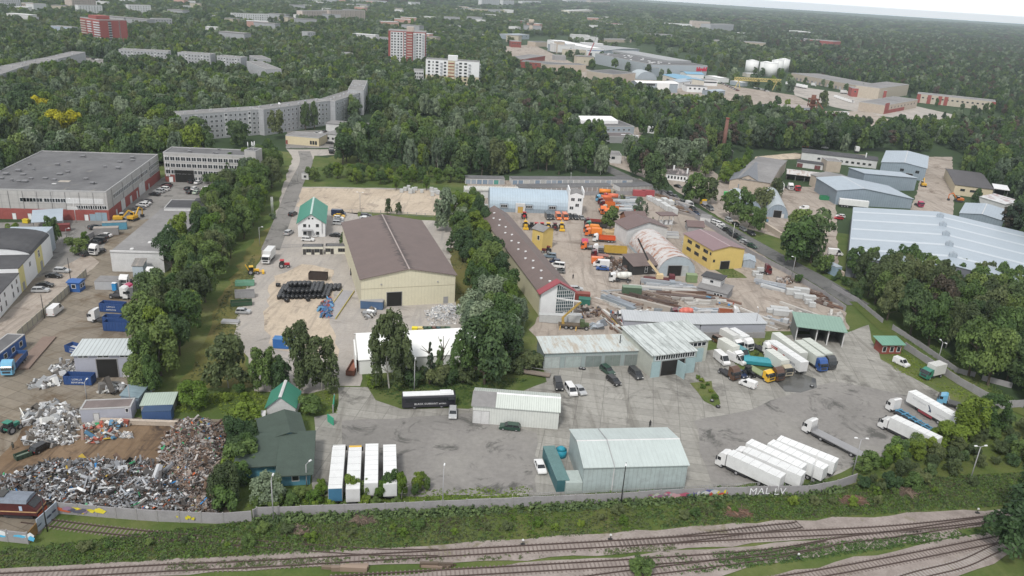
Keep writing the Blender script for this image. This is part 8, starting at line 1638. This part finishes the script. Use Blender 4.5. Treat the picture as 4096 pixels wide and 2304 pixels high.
# ================================================================ TREES
def nth(i): return ORD[i] if i<20 else '%d%s' % (i+1,{1:'st',2:'nd',3:'rd'}.get((i+1) % 10,'th'))
HW={'green':'green','dark':'dark green','fresh':'bright green','olive':'olive green','grey':'silvery green','yellow':'yellow-green','brown':'brownish','pine':'blackish green'}
KW={'broad':'round-crowned tree','oval':'leafy tree','poplar':'tall narrow tree','birch':'birch','willow':'drooping willow','pine':'pine','spruce':'conifer','bush':'bush'}
NEAR_T=[]
def grove(where,pts,n,mix,h,wr=.6,mind=4.5,lod=1,seed=0,z=0):
    P=[xy(o(*p)) if len(p)==2 else xy(g(p)) for p in pts];rs=np.random.RandomState(seed+n+len(where));X=scatter(P,n*14,rs);out=[]
    for x,y in X:
        if all((x-a)**2+(y-b_)**2>mind*mind for a,b_ in out):out.append((x,y))
        if len(out) >= n:break
    out.sort(key=lambda q:q[1])
    for i,(x,y) in enumerate(out):
        kd,hu=mix[rs.randint(len(mix))];hh=rs.uniform(*h);ww=hh*wr*rs.uniform(.85,1.2)*{'birch':.75,'poplar':.62,'spruce':.6,'bush':1.3,'willow':1.1}.get(kd,1)
        tree(Vector((x,y)),hh,ww,kd,hu,'%s %s %s, %s nearest' % (HW[hu],KW[kd],where,nth(i)),'trees '+where,lod)
        NEAR_T.append((x,y))
def one(p,h,wd,kind,hue,label,lod=0,base=None,z=None):
    v=g(p);tree(xy(v),h,wd,kind,hue,label,None,lod,base);NEAR_T.append((v.x,v.y))
DEC=[('broad','green'),('oval','dark'),('oval','green'),('broad','dark')]
grove('in the belt right of the scrapyard',[(350,1010),(362,890),(405,760),(442,650),(520,556),(590,475),(670,415),(706,425),(676,520),(608,620),(548,720),(492,850),(462,980)],84,DEC+[('birch','green'),('oval','fresh'),('broad','olive'),('oval','green')],(10,15),.66,4.0,0)
for p,h,w_,k,hu,lb in ((t02(1560,470),11,8,'broad','fresh','bright yellow-green tree over the breaker row of cabs'),(t02(1500,780),11,7.5,'broad','fresh','bright green tree over the open blue containers'),(t02(1470,1120),12,8,'birch','green','tall birch at the right corner of the ribbed-roof shed'),(t02(1420,1230),9,7.5,'broad','green','green tree beside the blue lean-to roof'),(t01(2330,640),12,9,'willow','grey','silvery willow right of the factory car park'),(t01(2500,560),14,10,'willow','grey','large silvery tree at the top of the left belt'),(t01(2350,480),13,8,'oval','green','pointed green tree before the office wing'),
    (t01(2100,490),4.5,6,'bush','dark','dark shrub under the office windows'),(t01(1870,1260),9,8,'oval','green','green tree over the end of the long grey hall'),
    (t01(140,1060),6,5,'broad','fresh','small round tree in the left court'),(t01(540,1100),9.5,6,'birch','green','birch beside the dark red container'),(t01(775,1195),5.5,7,'bush','green','round bush beside the line of dark cars'),(t01(862,1110),5,3.2,'oval','fresh','small bright tree behind the round bush'),(t01(330,240),9,11,'broad','dark','wide dark tree behind the factory roof'),(t01(560,190),5,7,'bush','olive','olive shrub behind the factory roof'),
    (t12(1340,1190),19,11,'birch','olive','tall weeping birch in front of the white tent'),(t12(445,1210),16.5,9,'birch','olive','tall weeping birch beside the blue logo container'),(t12(660,1210),13.5,9.5,'birch','olive','weeping birch right of the tall one at the yard entrance'),(t12(85,1210),10.5,8,'birch','green','green tree at the left of the two weeping birches'),(t12(235,1215),8,7,'birch','dark','thin dark tree next to the weeping birches'),(t02(2300,1190),13,11.5,'birch','olive','wide pale birch above the green left corner'),
    (t12(1745,1150),12,3.6,'spruce','pine','slim conifer in front of the white tent, left one'),(t12(1850,1160),13.5,4.5,'spruce','dark','slim conifer in front of the white tent, right one'),(t12(2300,1150),18,15,'broad','dark','huge dark round tree at the right end of the white tent'),(t12(2080,1130),13,9,'oval','green','green tree between conifers and the huge dark tree'),(t12(2490,1010),15,10,'broad','dark','dark tree left of the white glass-gabled building'),
    (t12(1180,1165),3,5,'bush','fresh','low bright shrub at the tent corner'),(t11(1900,960),16,11,'birch','grey','pale speckled tall tree behind the brown warehouse'),(t11(1960,1170),8,5,'spruce','dark','narrow dark tree at the right side of the brown warehouse'),(t11(875,1115),5.5,4.5,'spruce','green','small pointed tree by the office cabins'),(t11(992,1125),4.5,3.4,'oval','green','small tree at the warehouse corner'),(t11(1330,800),6.5,3.2,'birch','olive','thin pale sapling behind the warehouse, left'),(t11(1430,800),5,3,'birch','olive','thin pale sapling behind the warehouse, right'),(t11(165,845),2.2,3,'bush','grey','pale flowering shrub under the three flagpoles'),(t11(1410,560),6.5,4,'oval','fresh','bright tree at the corner of the sand lot'),(t11(1715,560),7,4.5,'oval','fresh','bright tree between the two stone groups'),
    (t21(985,955),9.5,8,'oval','green','green tree standing among the orange trucks'),(t21(1345,820),6.5,3.2,'spruce','pine','dark columnar conifer beside the stone lot'),(t21(1405,940),5,3.6,'spruce','green','small pointed conifer before the brick house'),(t21(1270,800),7.5,6,'birch','grey','pale grey-green tree beside the dark conifer'),(t21(1470,600),13,9,'oval','dark','tall dark tree at the white street lamp'),(t21(1830,690),14,12,'birch','green','tall birch on the street island, left'),(t21(1960,690),12,11,'birch','olive','birch on the street island, right'),(t21(1760,640),9,8,'oval','dark','dark tree at the left end of the street island'),
    (t21(2180,850),13,10,'oval','green','tree between the street and the barrel stores, left'),(t21(2330,850),14,9,'oval','green','tall tree in front of the barrel stores'),(t21(2380,930),9,11,'broad','green','round tree at the street curve'),(t21(2520,760),11,12,'willow','olive','yellowish willow between the two barrel stores'),(t31(60,640),10,9,'willow','olive','yellowish willow beside the nearer barrel store'),(t31(60,780),5,5,'bush','fresh','bright shrub at the barrel store side'),
    (t31(270,1330),19,15,'oval','green','massive tree left of the giant hall, nearest crown'),(t31(430,1290),21,14,'oval','dark','massive tree left of the giant hall, right crown'),(t31(260,1180),18,13,'oval','green','massive tree left of the giant hall, rear crown'),(t31(560,1400),7,6,'bush','green','shrub beside the pale blue shed'),(t32(300,130),3,3.4,'bush','green','lone bush in the stone yard corner'),
    (t32(1640,640),19,11,'oval','brown','bare-looking brown tree in the right wood'),(t33(1650,330),10,9,'willow','fresh','bright willow over the lettered trailer end'),(t33(1800,250),9,9,'birch','green','birch at the right corner of the front yard'),(t33(1480,400),6.5,7,'broad','fresh','bright round tree behind the half hidden box truck'),(t33(2060,1300),13,13,'willow','dark','big dark willow at the lower right edge'),(t33(2250,1100),14,14,'broad','dark','big dark tree cut by the right edge above the rails'),(t23(1060,1450),3.2,4.5,'bush','green','green treetop at the bottom edge of the picture'),
    (t03(1850,880),9.5,6.4,'willow','olive','pale willow at the right foot of the scrap heap'),(t03(1960,420),8,6.5,'oval','dark','dark tree behind the rusty scrap heap'),(t03(2050,500),6,5,'oval','green','green tree at the cottage fence'),(t13(110,830),5.5,7,'willow','grey','pale willow before the big cottage'),(t02(1960,1400),6.5,7,'broad','fresh','bright tree in the green left corner'),(t13(440,130),5,6,'bush','green','shrub between cottages and yard entrance'),
    (t00(620,1440),17,15,'broad','yellow','big yellow tree at the left, front one'),(t00(440,1260),16,14,'broad','yellow','big yellow tree at the left, rear one'),(t00(760,1400),15,12,'oval','yellow','yellow-green tree right of the big yellow pair'),(t10(1005,1130),15,12,'broad','yellow','bright yellow tree before the long housing row'),(t10(1000,1230),15,12,'oval','dark','dark tree directly below the yellow one'),(t10(500,1310),18,7,'poplar','dark','tall poplar before the housing row, left trunk'),(t10(590,1300),18,7,'poplar','dark','tall poplar before the housing row, right trunk'),(t10(730,1240),10,4.5,'poplar','dark','small slim tree before the dark stairwell'),(t10(170,1310),13,8,'oval','dark','dark tree before the satellite dish block'),(t00(2000,1440),14,14,'broad','dark','broad dark tree before the plain gable'),
    (t00(2400,1440),12,14,'broad','green','broad green tree behind the antenna tower'),(t21(2110,480),9,6,'bush','green','shrub before the stepped barn')):
    one(p,h,w_,k,hu,lb,0 if g(p).y<260 else 1)
grove('in the strip between warehouse and long roof',[t11(1960,820),t11(2200,820),t11(2400,1150),t12(2500,200),t12(2650,600),t12(2560,900),t12(2250,850),t12(2130,550),t12(2110,100)],42,DEC+[('oval','fresh'),('oval','green'),('willow','grey')],(8.5,13.5),.72,4.0,0)
grove('in the dark ditch behind the coach',[t12(1500,1190),t12(2000,1160),t12(2560,1080),t22(250,1010),t22(250,900),t12(2450,1000),t12(2000,1100),t12(1500,1110)],14,[('bush','dark'),('oval','dark'),('bush','olive')],(3,7),.8,3.0,0)
grove('in the hedge above the sand lot',[t11(540,470),t11(1400,520),t11(2100,480),t11(2100,420),t11(1400,420),t11(700,400),t11(560,380)],30,[('oval','fresh'),('broad','green'),('oval','green')],(5.5,8),.8,4)
grove('in the dark wood behind the hedge',[t11(800,340),t11(1500,380),t11(2100,420),t21(1000,410),t21(900,250),t11(2500,150),t11(1500,200),t11(900,250)],62,[('oval','dark'),('broad','dark'),('oval','green'),('poplar','dark'),('oval','dark'),('birch','grey')],(13,18),.62,5)
grove('right of the giant hall street',[(2150,738),(2262,832),(2436,950),(2610,1032),(2850,1050),(2750,900),(2600,850),(2400,760),(2200,715)],64,DEC+[('oval','olive'),('birch','olive'),('oval','olive')],(11,17),.66,4.6,0)
grove('below the giant hall front wall',[t31(820,1440),t31(1300,1449),t32(1300,300),t32(2000,450),t32(2500,560),t32(2576,250),t32(1800,120),t31(1500,1440),t31(900,1380)],34,[('oval','green'),('oval','olive'),('broad','green')],(9,13),.62,4.8)
grove('on the bank past the right wall end',[t33(760,720),t33(1000,640),t33(1400,480),t33(1900,260),t33(2150,180),t33(2200,600),t33(1900,520),t33(1500,620),t33(1100,760),t33(850,800)],34,[('bush','dark'),('oval','olive'),('bush','olive'),('bush','green')],(2.2,5),.9,3.2,0)
grove('along the inner edge of the front yard',[t33(660,620),t33(900,520),t33(1200,420),t33(1450,330),t33(1500,380),t33(1250,480),t33(900,610)],16,[('bush','fresh'),('oval','fresh'),('bush','green')],(2.8,5),.9,2.4,0)
grove('behind the parked trailers at the front wall',[t13(745,845),t13(1230,835),t13(1230,800),t13(760,812)],15,[('oval','fresh'),('oval','green'),('birch','fresh')],(4,6.3),.7,2.0,0);grove('right of the parked trailers',[t13(1300,800),t13(1420,790),t13(1410,700),t13(1330,720)],4,[('oval','fresh'),('oval','green')],(2.5,4.2),.6,1.6,0)
grove('between scrap heap and cottages',[t03(1980,250),t03(2080,200),t03(2060,500),t03(1900,880),t03(1840,950),t03(1930,600)],12,[('bush','green'),('bush','fresh'),('oval','dark')],(3,6),.9,2.6,0)
grove('in the overgrown left corner of the yard',[t02(1560,1180),t02(2000,1230),t02(2550,1230),t13(0,30),t02(2300,1380),t02(1700,1330)],8,[('bush','green'),('bush','fresh')],(1.8,3.5),.9,3,0);grove('around the cottages',[t13(-80,850),t13(200,790),t13(450,780),t13(560,700),t13(560,860),t13(0,880)],9,[('bush','fresh'),('bush','green')],(1.6,3.2),.9,2,0)
grove('in the lime row beside the barn',[t21(2100,480),t21(2200,400),t21(2400,270),t21(2430,300),t21(2280,450),t21(2150,520)],10,[('oval','fresh')],(9,11),.6,4.5);grove('opposite the lime row',[t21(1920,440),t21(2050,380),t21(2200,250),t21(2100,230),t21(1930,360)],8,[('oval','green')],(10,12),.6,5)
grove('around the old white house',[t21(1230,350),t21(1500,360),t21(1850,380),t21(1900,300),t21(1500,260),t21(1150,260)],20,[('oval','green'),('broad','fresh'),('willow','grey'),('oval','dark')],(12,17),.66,5.5)
grove('among the old trucks',[t22(2080,760),t22(2560,780),t22(2560,900),t22(2300,900)],5,[('bush','green')],(1.4,2.6),.9,3,0);grove('on the weedy strip of the front yard',[t22(1830,1080),t22(1960,1100),t22(2080,1330),t22(2000,1340)],6,[('bush','fresh')],(.8,1.4),1.2,1.6,0)
grove('on the right verge of the street',[(1965,622),(2120,722),(2160,765),(2150,735),(2080,660),(1990,600)],22,[('bush','green'),('bush','dark'),('oval','olive')],(2,5),.9,3,0);grove('along the front wall inside',[t13(0,925),t13(800,895),t13(1600,870),t13(1600,850),t13(800,870),t13(0,900)],22,[('bush','fresh'),('bush','green')],(.9,2),1.1,2,0)
grove('in the railway embankment weeds',[(30,1400),(500,1345),(900,1320),(1400,1300),(2000,1265),(2450,1215),(2450,1240),(2000,1290),(1400,1335),(900,1360),(400,1385)],40,[('bush','green'),('bush','fresh'),('bush','olive')],(.7,1.9),1.1,2.5,0)
# ---------------------------------------------------------------- woods that read as one mass
CK=bpy.data.collections.new('crown_kinds')
GNG={}
def forest(name,label,X,H,Wd,kinds):
    """points -> crowns of the individual trees' kinds, as one object"""
    n=len(X)
    if not n: return
    cc=bpy.data.collections.new(name+'_kinds')
    for i,(k,hu,var,lod) in enumerate(kinds):ob=bpy.data.objects.new('crown_%02d' % i,crown_data(k,hu,var,lod));cc.objects.link(ob)
    me=bpy.data.meshes.new(name);me.vertices.add(n);P=np.zeros((n,3),np.float32);P[:,:2]=X;P[:,2]=.3;me.vertices.foreach_set('co',P.ravel())
    rs=np.random.RandomState(n)
    for nm,ty,ar in (('scl','FLOAT_VECTOR',np.stack([Wd/2,Wd/2,H],1)),('rot','FLOAT_VECTOR',np.stack([H*0,H*0,rs.uniform(0,6.28,n)],1)),('pick','INT',rs.randint(0,len(kinds),n))):
        a=me.attributes.new(nm,ty,'POINT');a.data.foreach_set('vector' if ty[-1]=='R' else 'value',ar.astype(np.int32 if ty=='INT' else np.float32).ravel())
    ob=link(name,me);tag(ob,label,'woodland',kind='stuff')
    ng=bpy.data.node_groups.new(name,'GeometryNodeTree');ng.interface.new_socket('Geometry',in_out='INPUT',socket_type='NodeSocketGeometry');ng.interface.new_socket('Geometry',in_out='OUTPUT',socket_type='NodeSocketGeometry')
    gi,go,ip,ci=(ng.nodes.new(x) for x in ('NodeGroupInput','NodeGroupOutput','GeometryNodeInstanceOnPoints','GeometryNodeCollectionInfo'))
    ci.inputs[0].default_value=cc;ci.inputs['Separate Children'].default_value=True;ci.inputs['Reset Children'].default_value=True;ip.inputs['Pick Instance'].default_value=True
    for nm,dt,sk in (('scl','FLOAT_VECTOR','Scale'),('rot','FLOAT_VECTOR','Rotation'),('pick','INT','Instance Index')):
        q=ng.nodes.new('GeometryNodeInputNamedAttribute');q.data_type=dt;q.inputs[0].default_value=nm;ng.links.new(q.outputs[0],ip.inputs[sk])
    ng.links.new(gi.outputs[0],ip.inputs[0]);ng.links.new(ci.outputs[0],ip.inputs['Instance']);ng.links.new(ip.outputs[0],go.inputs[0])
    ob.modifiers.new('trees','NODES').node_group=ng;return ob
def field(y0,y1,sp,jit=.45,seed=1):
    rs=np.random.RandomState(seed);ys=np.arange(y0,y1,sp);out=[]
    for y in ys:
        hw=y*.72+60;xs=np.arange(-hw,hw,sp);out.append(np.stack([xs+rs.uniform(-jit,jit,len(xs))*sp,y+rs.uniform(-jit,jit,len(xs))*sp],1))
    return np.vstack(out)
def clear(X,pad=3.0):
    keep=np.ones(len(X),bool);rs=np.random.RandomState(5);rn=rs.uniform(size=len(X))
    for P in OPEN:
        if max(p.y for p in P)<X[:,1].min()-5 or min(p.y for p in P)>X[:,1].max()+5:continue
        keep &= ~inpoly(P,X[:,0],X[:,1])
    keep &= ~(inpoly(IND,X[:,0],X[:,1]) & (rn<.86))
    for b in ALLB:
        c,s=math.cos(b.ang),math.sin(b.ang);dx,dy=X[:,0]-b.o.x,X[:,1]-b.o.y;u=dx*c+dy*s;v_=-dx*s+dy*c
        keep &= ~((u>-pad) & (u<b.L+pad) & (v_>-pad) & (v_<b.D+pad))
        ap=min(max(0,(12-.45*b.h))*b.o.y/92,75 if b.o.y<1300 else 130)+(12 if b.h>13 else 4)
        ap=2 if ('block' in b.name and b.o.x<-240 and b.o.y<900) else ap
        keep &= ~((u>-pad) & (u<b.L+pad) & (v_>-ap*1.3) & (v_ <= 0) & (rn<.95))
    return keep
MEAD=[xy(o(*p)) for p in [(-500,1500),(-400,850),(0,700),(100,540),(330,430),(560,400),(725,375),(1160,440),(1500,440),(1640,470),(1900,600),(2120,700),(2300,800),(2700,1000),(3200,1100),(3200,1900),(-500,1900)]]
LOTS=[[xy(o(*p)) for p in q] for q in ([(1640,460),(1760,400),(1900,380),(2420,385),(2440,560),(2700,700),(2700,950),(2140,700),(1900,590)],[(-300,450),(-300,560),(100,380),(60,365),(0,365),(-100,380)])]
IND=[xy(o(*p)) for p in [(1230,112),(1330,92),(1500,90),(1700,130),(1870,165),(2000,185),(2480,270),(2510,310),(2300,330),(2060,325),(1900,290),(1690,250),(1480,212),(1290,165)]]
X=field(300,640,6.6,seed=3);k=clear(X);k &= ~inpoly(MEAD,X[:,0],X[:,1])
for q in LOTS:k &= ~inpoly(q,X[:,0],X[:,1])
NT=np.array(NEAR_T)
X=X[k];d=np.array([np.min((NT[:,0]-x)**2+(NT[:,1]-y)**2) for x,y in X]);X=X[d>50]
rs=np.random.RandomState(8);pat=lambda X,s:np.sin(X[:,0]*s+1.3)*np.sin(X[:,1]*s*.8+.4)+.5*np.sin(X[:,0]*s*2.3+X[:,1]*s*1.7)
MIXA=[('broad','green',0,1),('oval','dark',1,1),('oval','green',2,1),('broad','dark',3,1),('broad','fresh',1,1),('oval','grey',0,1),('birch','olive',2,1),('oval','green',1,1),('poplar','dark',1,1),('broad','olive',0,1),('willow','grey',1,1)]
PIN=[('pine','pine',0,1),('pine','brown',1,1),('oval','dark',0,1),('birch','grey',1,1),('oval','green',1,1),('pine','pine',2,1)]
H=rs.uniform(10,17,len(X))*(1+.12*pat(X,.03));L_=X[:,0]<0
forest('woodland','mixed green woodland around the long housing row at the left',X[L_],H[L_],(H*rs.uniform(.6,.8,len(X)))[L_],MIXA)
R_=~L_;forest('woodland','darker woodland with pines around the brick chimney at the right',X[R_],H[R_],(H*rs.uniform(.5,.7,len(X)))[R_],MIXA[:4]+PIN)
X=field(640,1250,8.2,seed=4);k=clear(X);right=X[:,0]>330+(X[:,1]-640)*.12;k &= right | (rs.uniform(size=len(X))<.9);X=X[k];H=rs.uniform(8.5,13.5,len(X))*(1+.12*pat(X,.02));right=X[:,0]>330+(X[:,1]-640)*.12
l2=lambda M:[(a,b_,c,2) for a,b_,c,e in M]
forest('town_trees','trees filling the town around the brick towers',X[~right],H[~right],(H*rs.uniform(.65,.85,len(X)))[~right],l2(MIXA));forest('forest','dense dark forest on the right beyond the terminals',X[right],H[right]+1,(H*rs.uniform(.5,.75,len(X)))[right],l2(MIXA[1:4]+PIN))
X=field(1250,3000,13.5,seed=6);k=clear(X,6);right=X[:,0]>330+(X[:,1]-640)*.14;k &= right | (rs.uniform(size=len(X))<.85);X=X[k];H=rs.uniform(9,14,len(X))*(1+.15*pat(X,.008));right=X[:,0]>330+(X[:,1]-640)*.14
forest('town_trees','hazy trees of the far town below the skyline',X[~right],H[~right],(H*rs.uniform(.9,1.2,len(X)))[~right],l2(MIXA));forest('forest','great dark pine forest spreading to the right horizon',X[right],H[right]+2,(H*rs.uniform(.8,1.1,len(X)))[right],l2(PIN+MIXA[1:2]))
X=field(3000,7500,34,seed=7);k=rs.uniform(size=len(X))<.9;X=X[k];H=rs.uniform(10,19,len(X))*(1+.2*pat(X,.004));forest('forest','farthest bluish forest under the horizon',X,H,H*rs.uniform(1.8,2.6,len(X)),l2(PIN+MIXA[:2]))
# small houses sunk among the far trees
rs2=random.Random(77);hm_={}
for i in range(115):
    y=rs2.uniform(1000,2900);x=rs2.uniform(-.62*y,min(.1*y,.62*y));key=rs2.randrange(5)
    if key not in hm_:c=((.62,.62,.62),(.5,.45,.36),(.7,.7,.7),(.35,.36,.38),(.5,.3,.25))[key];L,D,h=rs2.uniform(18,40),rs2.uniform(10,16),rs2.uniform(9,15);hm_[key]=(MB().box(-L/2,L/2,-D/2,D/2,0,h).mesh('wall',[paint(c,.8,.2)]),MB().box(-L/2-.3,L/2+.3,-D/2-.3,D/2+.3,h,h+.6).mesh('roof',[ROOFG if key % 2 else WHITE2]))
    t=thing('distant_house','distant %s building among the far trees, %s from the left' % (('white','cream','white','grey','pinkish')[key],'{ord}'),'house',(x,y,2),rs2.uniform(-.5,.5),'distant town buildings');link('wall',hm_[key][0],t);link('roof',hm_[key][1],t);hm_.setdefault('all',[]).append((x/y,t))
for i,(q,t) in enumerate(sorted(hm_['all'],key=lambda q:q[0])):t['label']=t['label'].replace('{ord}',nth(i))
# ---------------------------------------------------------------- weeds
def weeds(name,label,pts,n,s,hue,hh=(.25,.9),per=12,seed=0,z=.05,card=.22,th=-1.3):
    P=[xy(o(*p)) if len(p)==2 else xy(g(p)) for p in pts];rs=np.random.RandomState(seed+n);X=scatter(P,n,rs);ph=seed*2.1;k=pat(X+ph*9,.31)*.7+.8*pat(X[:,::-1]*.9+ph*5,.13)+pat(X-ph*3,.047)+rs.normal(0,.45,len(X))>th;X=X[k];n=len(X)
    R=rs.uniform(s[0],s[1],n);Hh=rs.uniform(hh[0],hh[1],n);D=rs.normal(size=(n,per,3));D /= np.linalg.norm(D,axis=2)[:,:,None];D[:,:,2]=np.abs(D[:,:,2])
    C=np.concatenate([X,np.full((n,1),z)],1)[:,None,:]+D*np.stack([R,R,Hh],1)[:,None,:];Nn=D+np.array([0,0,.5])+rs.normal(size=D.shape)*.3;Nn /= np.linalg.norm(Nn,axis=2)[:,:,None];m=n*per;sz=card*rs.uniform(.6,1.4,m)
    V,F=card_quads(C.reshape(-1,3),Nn.reshape(-1,3),sz,sz*.7,rs);tone=np.clip(np.repeat(rs.uniform(.1,.8,n),per)+rs.uniform(-.2,.2,m),0,1);c0=P[0];V[:,0] -= c0.x;V[:,1] -= c0.y
    ob=link(name,np_mesh(name,V,F,LEAF[hue],[('tone','FLOAT',tone)]),None,(c0.x,c0.y,0));tag(ob,label,'vegetation',kind='stuff')
EMB=[(-60,1385),(100,1375),(560,1320),(640,1302),(1350,1275),(2100,1228),(2250,1205),(2600,1190),(2650,1265),(1900,1312),(1380,1352),(850,1388),(-60,1432)]
weeds('undergrowth','dark green undergrowth covering the railway embankment',EMB,3200,(.2,.7),'green',(.1,.6),12,1,card=.13,th=-.3);weeds('undergrowth','bright nettles and young shrubs on the railway embankment',EMB,6000,(.15,.5),'fresh',(.06,.35),9,2,card=.11,th=-.25)
weeds('undergrowth','dry olive weeds on the railway embankment',EMB,7000,(.15,.55),'olive',(.06,.35),9,3,card=.12,th=-.9);weeds('undergrowth','withered brown stalks on the railway embankment',EMB,2600,(.2,.7),'brown',(.08,.4),9,5,card=.1,th=.2);weeds('undergrowth','brown stalks and ivy at the foot of the front wall',[(640,1302),(1350,1262),(2100,1218),(2120,1240),(1350,1290),(640,1320)],1500,(.3,.8),'dark',(.3,1.4),12,4)
for i,(pp,n,hu) in enumerate((([(420,1418),(850,1402),(1380,1392),(1700,1372),(1700,1385),(1380,1405),(850,1420),(420,1440)],900,'olive'),([(1600,1400),(1900,1385),(2200,1355),(2480,1330),(2490,1345),(2200,1385),(1900,1425),(1700,1449)],2200,'green'),([(480,950),(520,850),(560,750),(640,640),(640,700),(600,800),(610,900),(620,970)],1500,'olive'),([(350,1000),(640,985),(840,985),(850,1040),(640,1040),(350,1035)],1600,'fresh'),([(925,975),(1010,1020),(1180,1020),(1330,955),(1180,940),(930,955)],1200,'green'),([(800,1240),(1340,1225),(1340,1255),(700,1280),(610,1275)],1200,'fresh'),([(1130,610),(1190,610),(1210,820),(1150,790)],700,'olive'),([(2200,870),(2260,880),(2440,990),(2420,1010),(2250,930)],900,'fresh'),([(1740,970),(1790,970),(1810,1015),(1790,1015)],260,'fresh'),([(1810,860),(1950,860),(1950,930),(1870,930)],500,'fresh'),([(2150,770),(2420,950),(2560,1030),(2560,1010),(2400,900),(2170,760)],1200,'green'),([(1745,620),(1790,645),(1870,700),(1840,700),(1745,650)],300,'green'))):
    weeds('weeds','low %s weeds and grass, patch %s' % (HW[hu],('between the two lower tracks','between the tracks at the lower right','on the dry strip beside the left belt','in the overgrown left corner','around the coach','along the inside of the front wall','right of the brown warehouse','at the right fence of the front yard','on the strip before the service hall','among the old trucks','along the right street','beside the yellow workshop')[i]),pp,n,(.15,.5),hu,(.06,.35),9,10+i,card=.12,th=-.4)
for _b in ALLB:_b.finish()

# ================================================================ AIR
hz=MB().box(-11010,11010,-310,13010,-1.0,101.0).build('haze',[])
hm,ht,hb=_mat('haze');ht.nodes.remove(hb)
pv=ht.nodes.new('ShaderNodeVolumePrincipled');pv.inputs['Color'].default_value=(0.80,0.90,1.0,1)
pv.inputs['Density'].default_value=0.000085;pv.inputs['Anisotropy'].default_value=0.2
ht.links.new(pv.outputs[0],ht.nodes['Material Output'].inputs['Volume'])
hz.data.materials.append(hm);tag(hz,'pale blue haze over the town and forest','haze',kind='stuff')
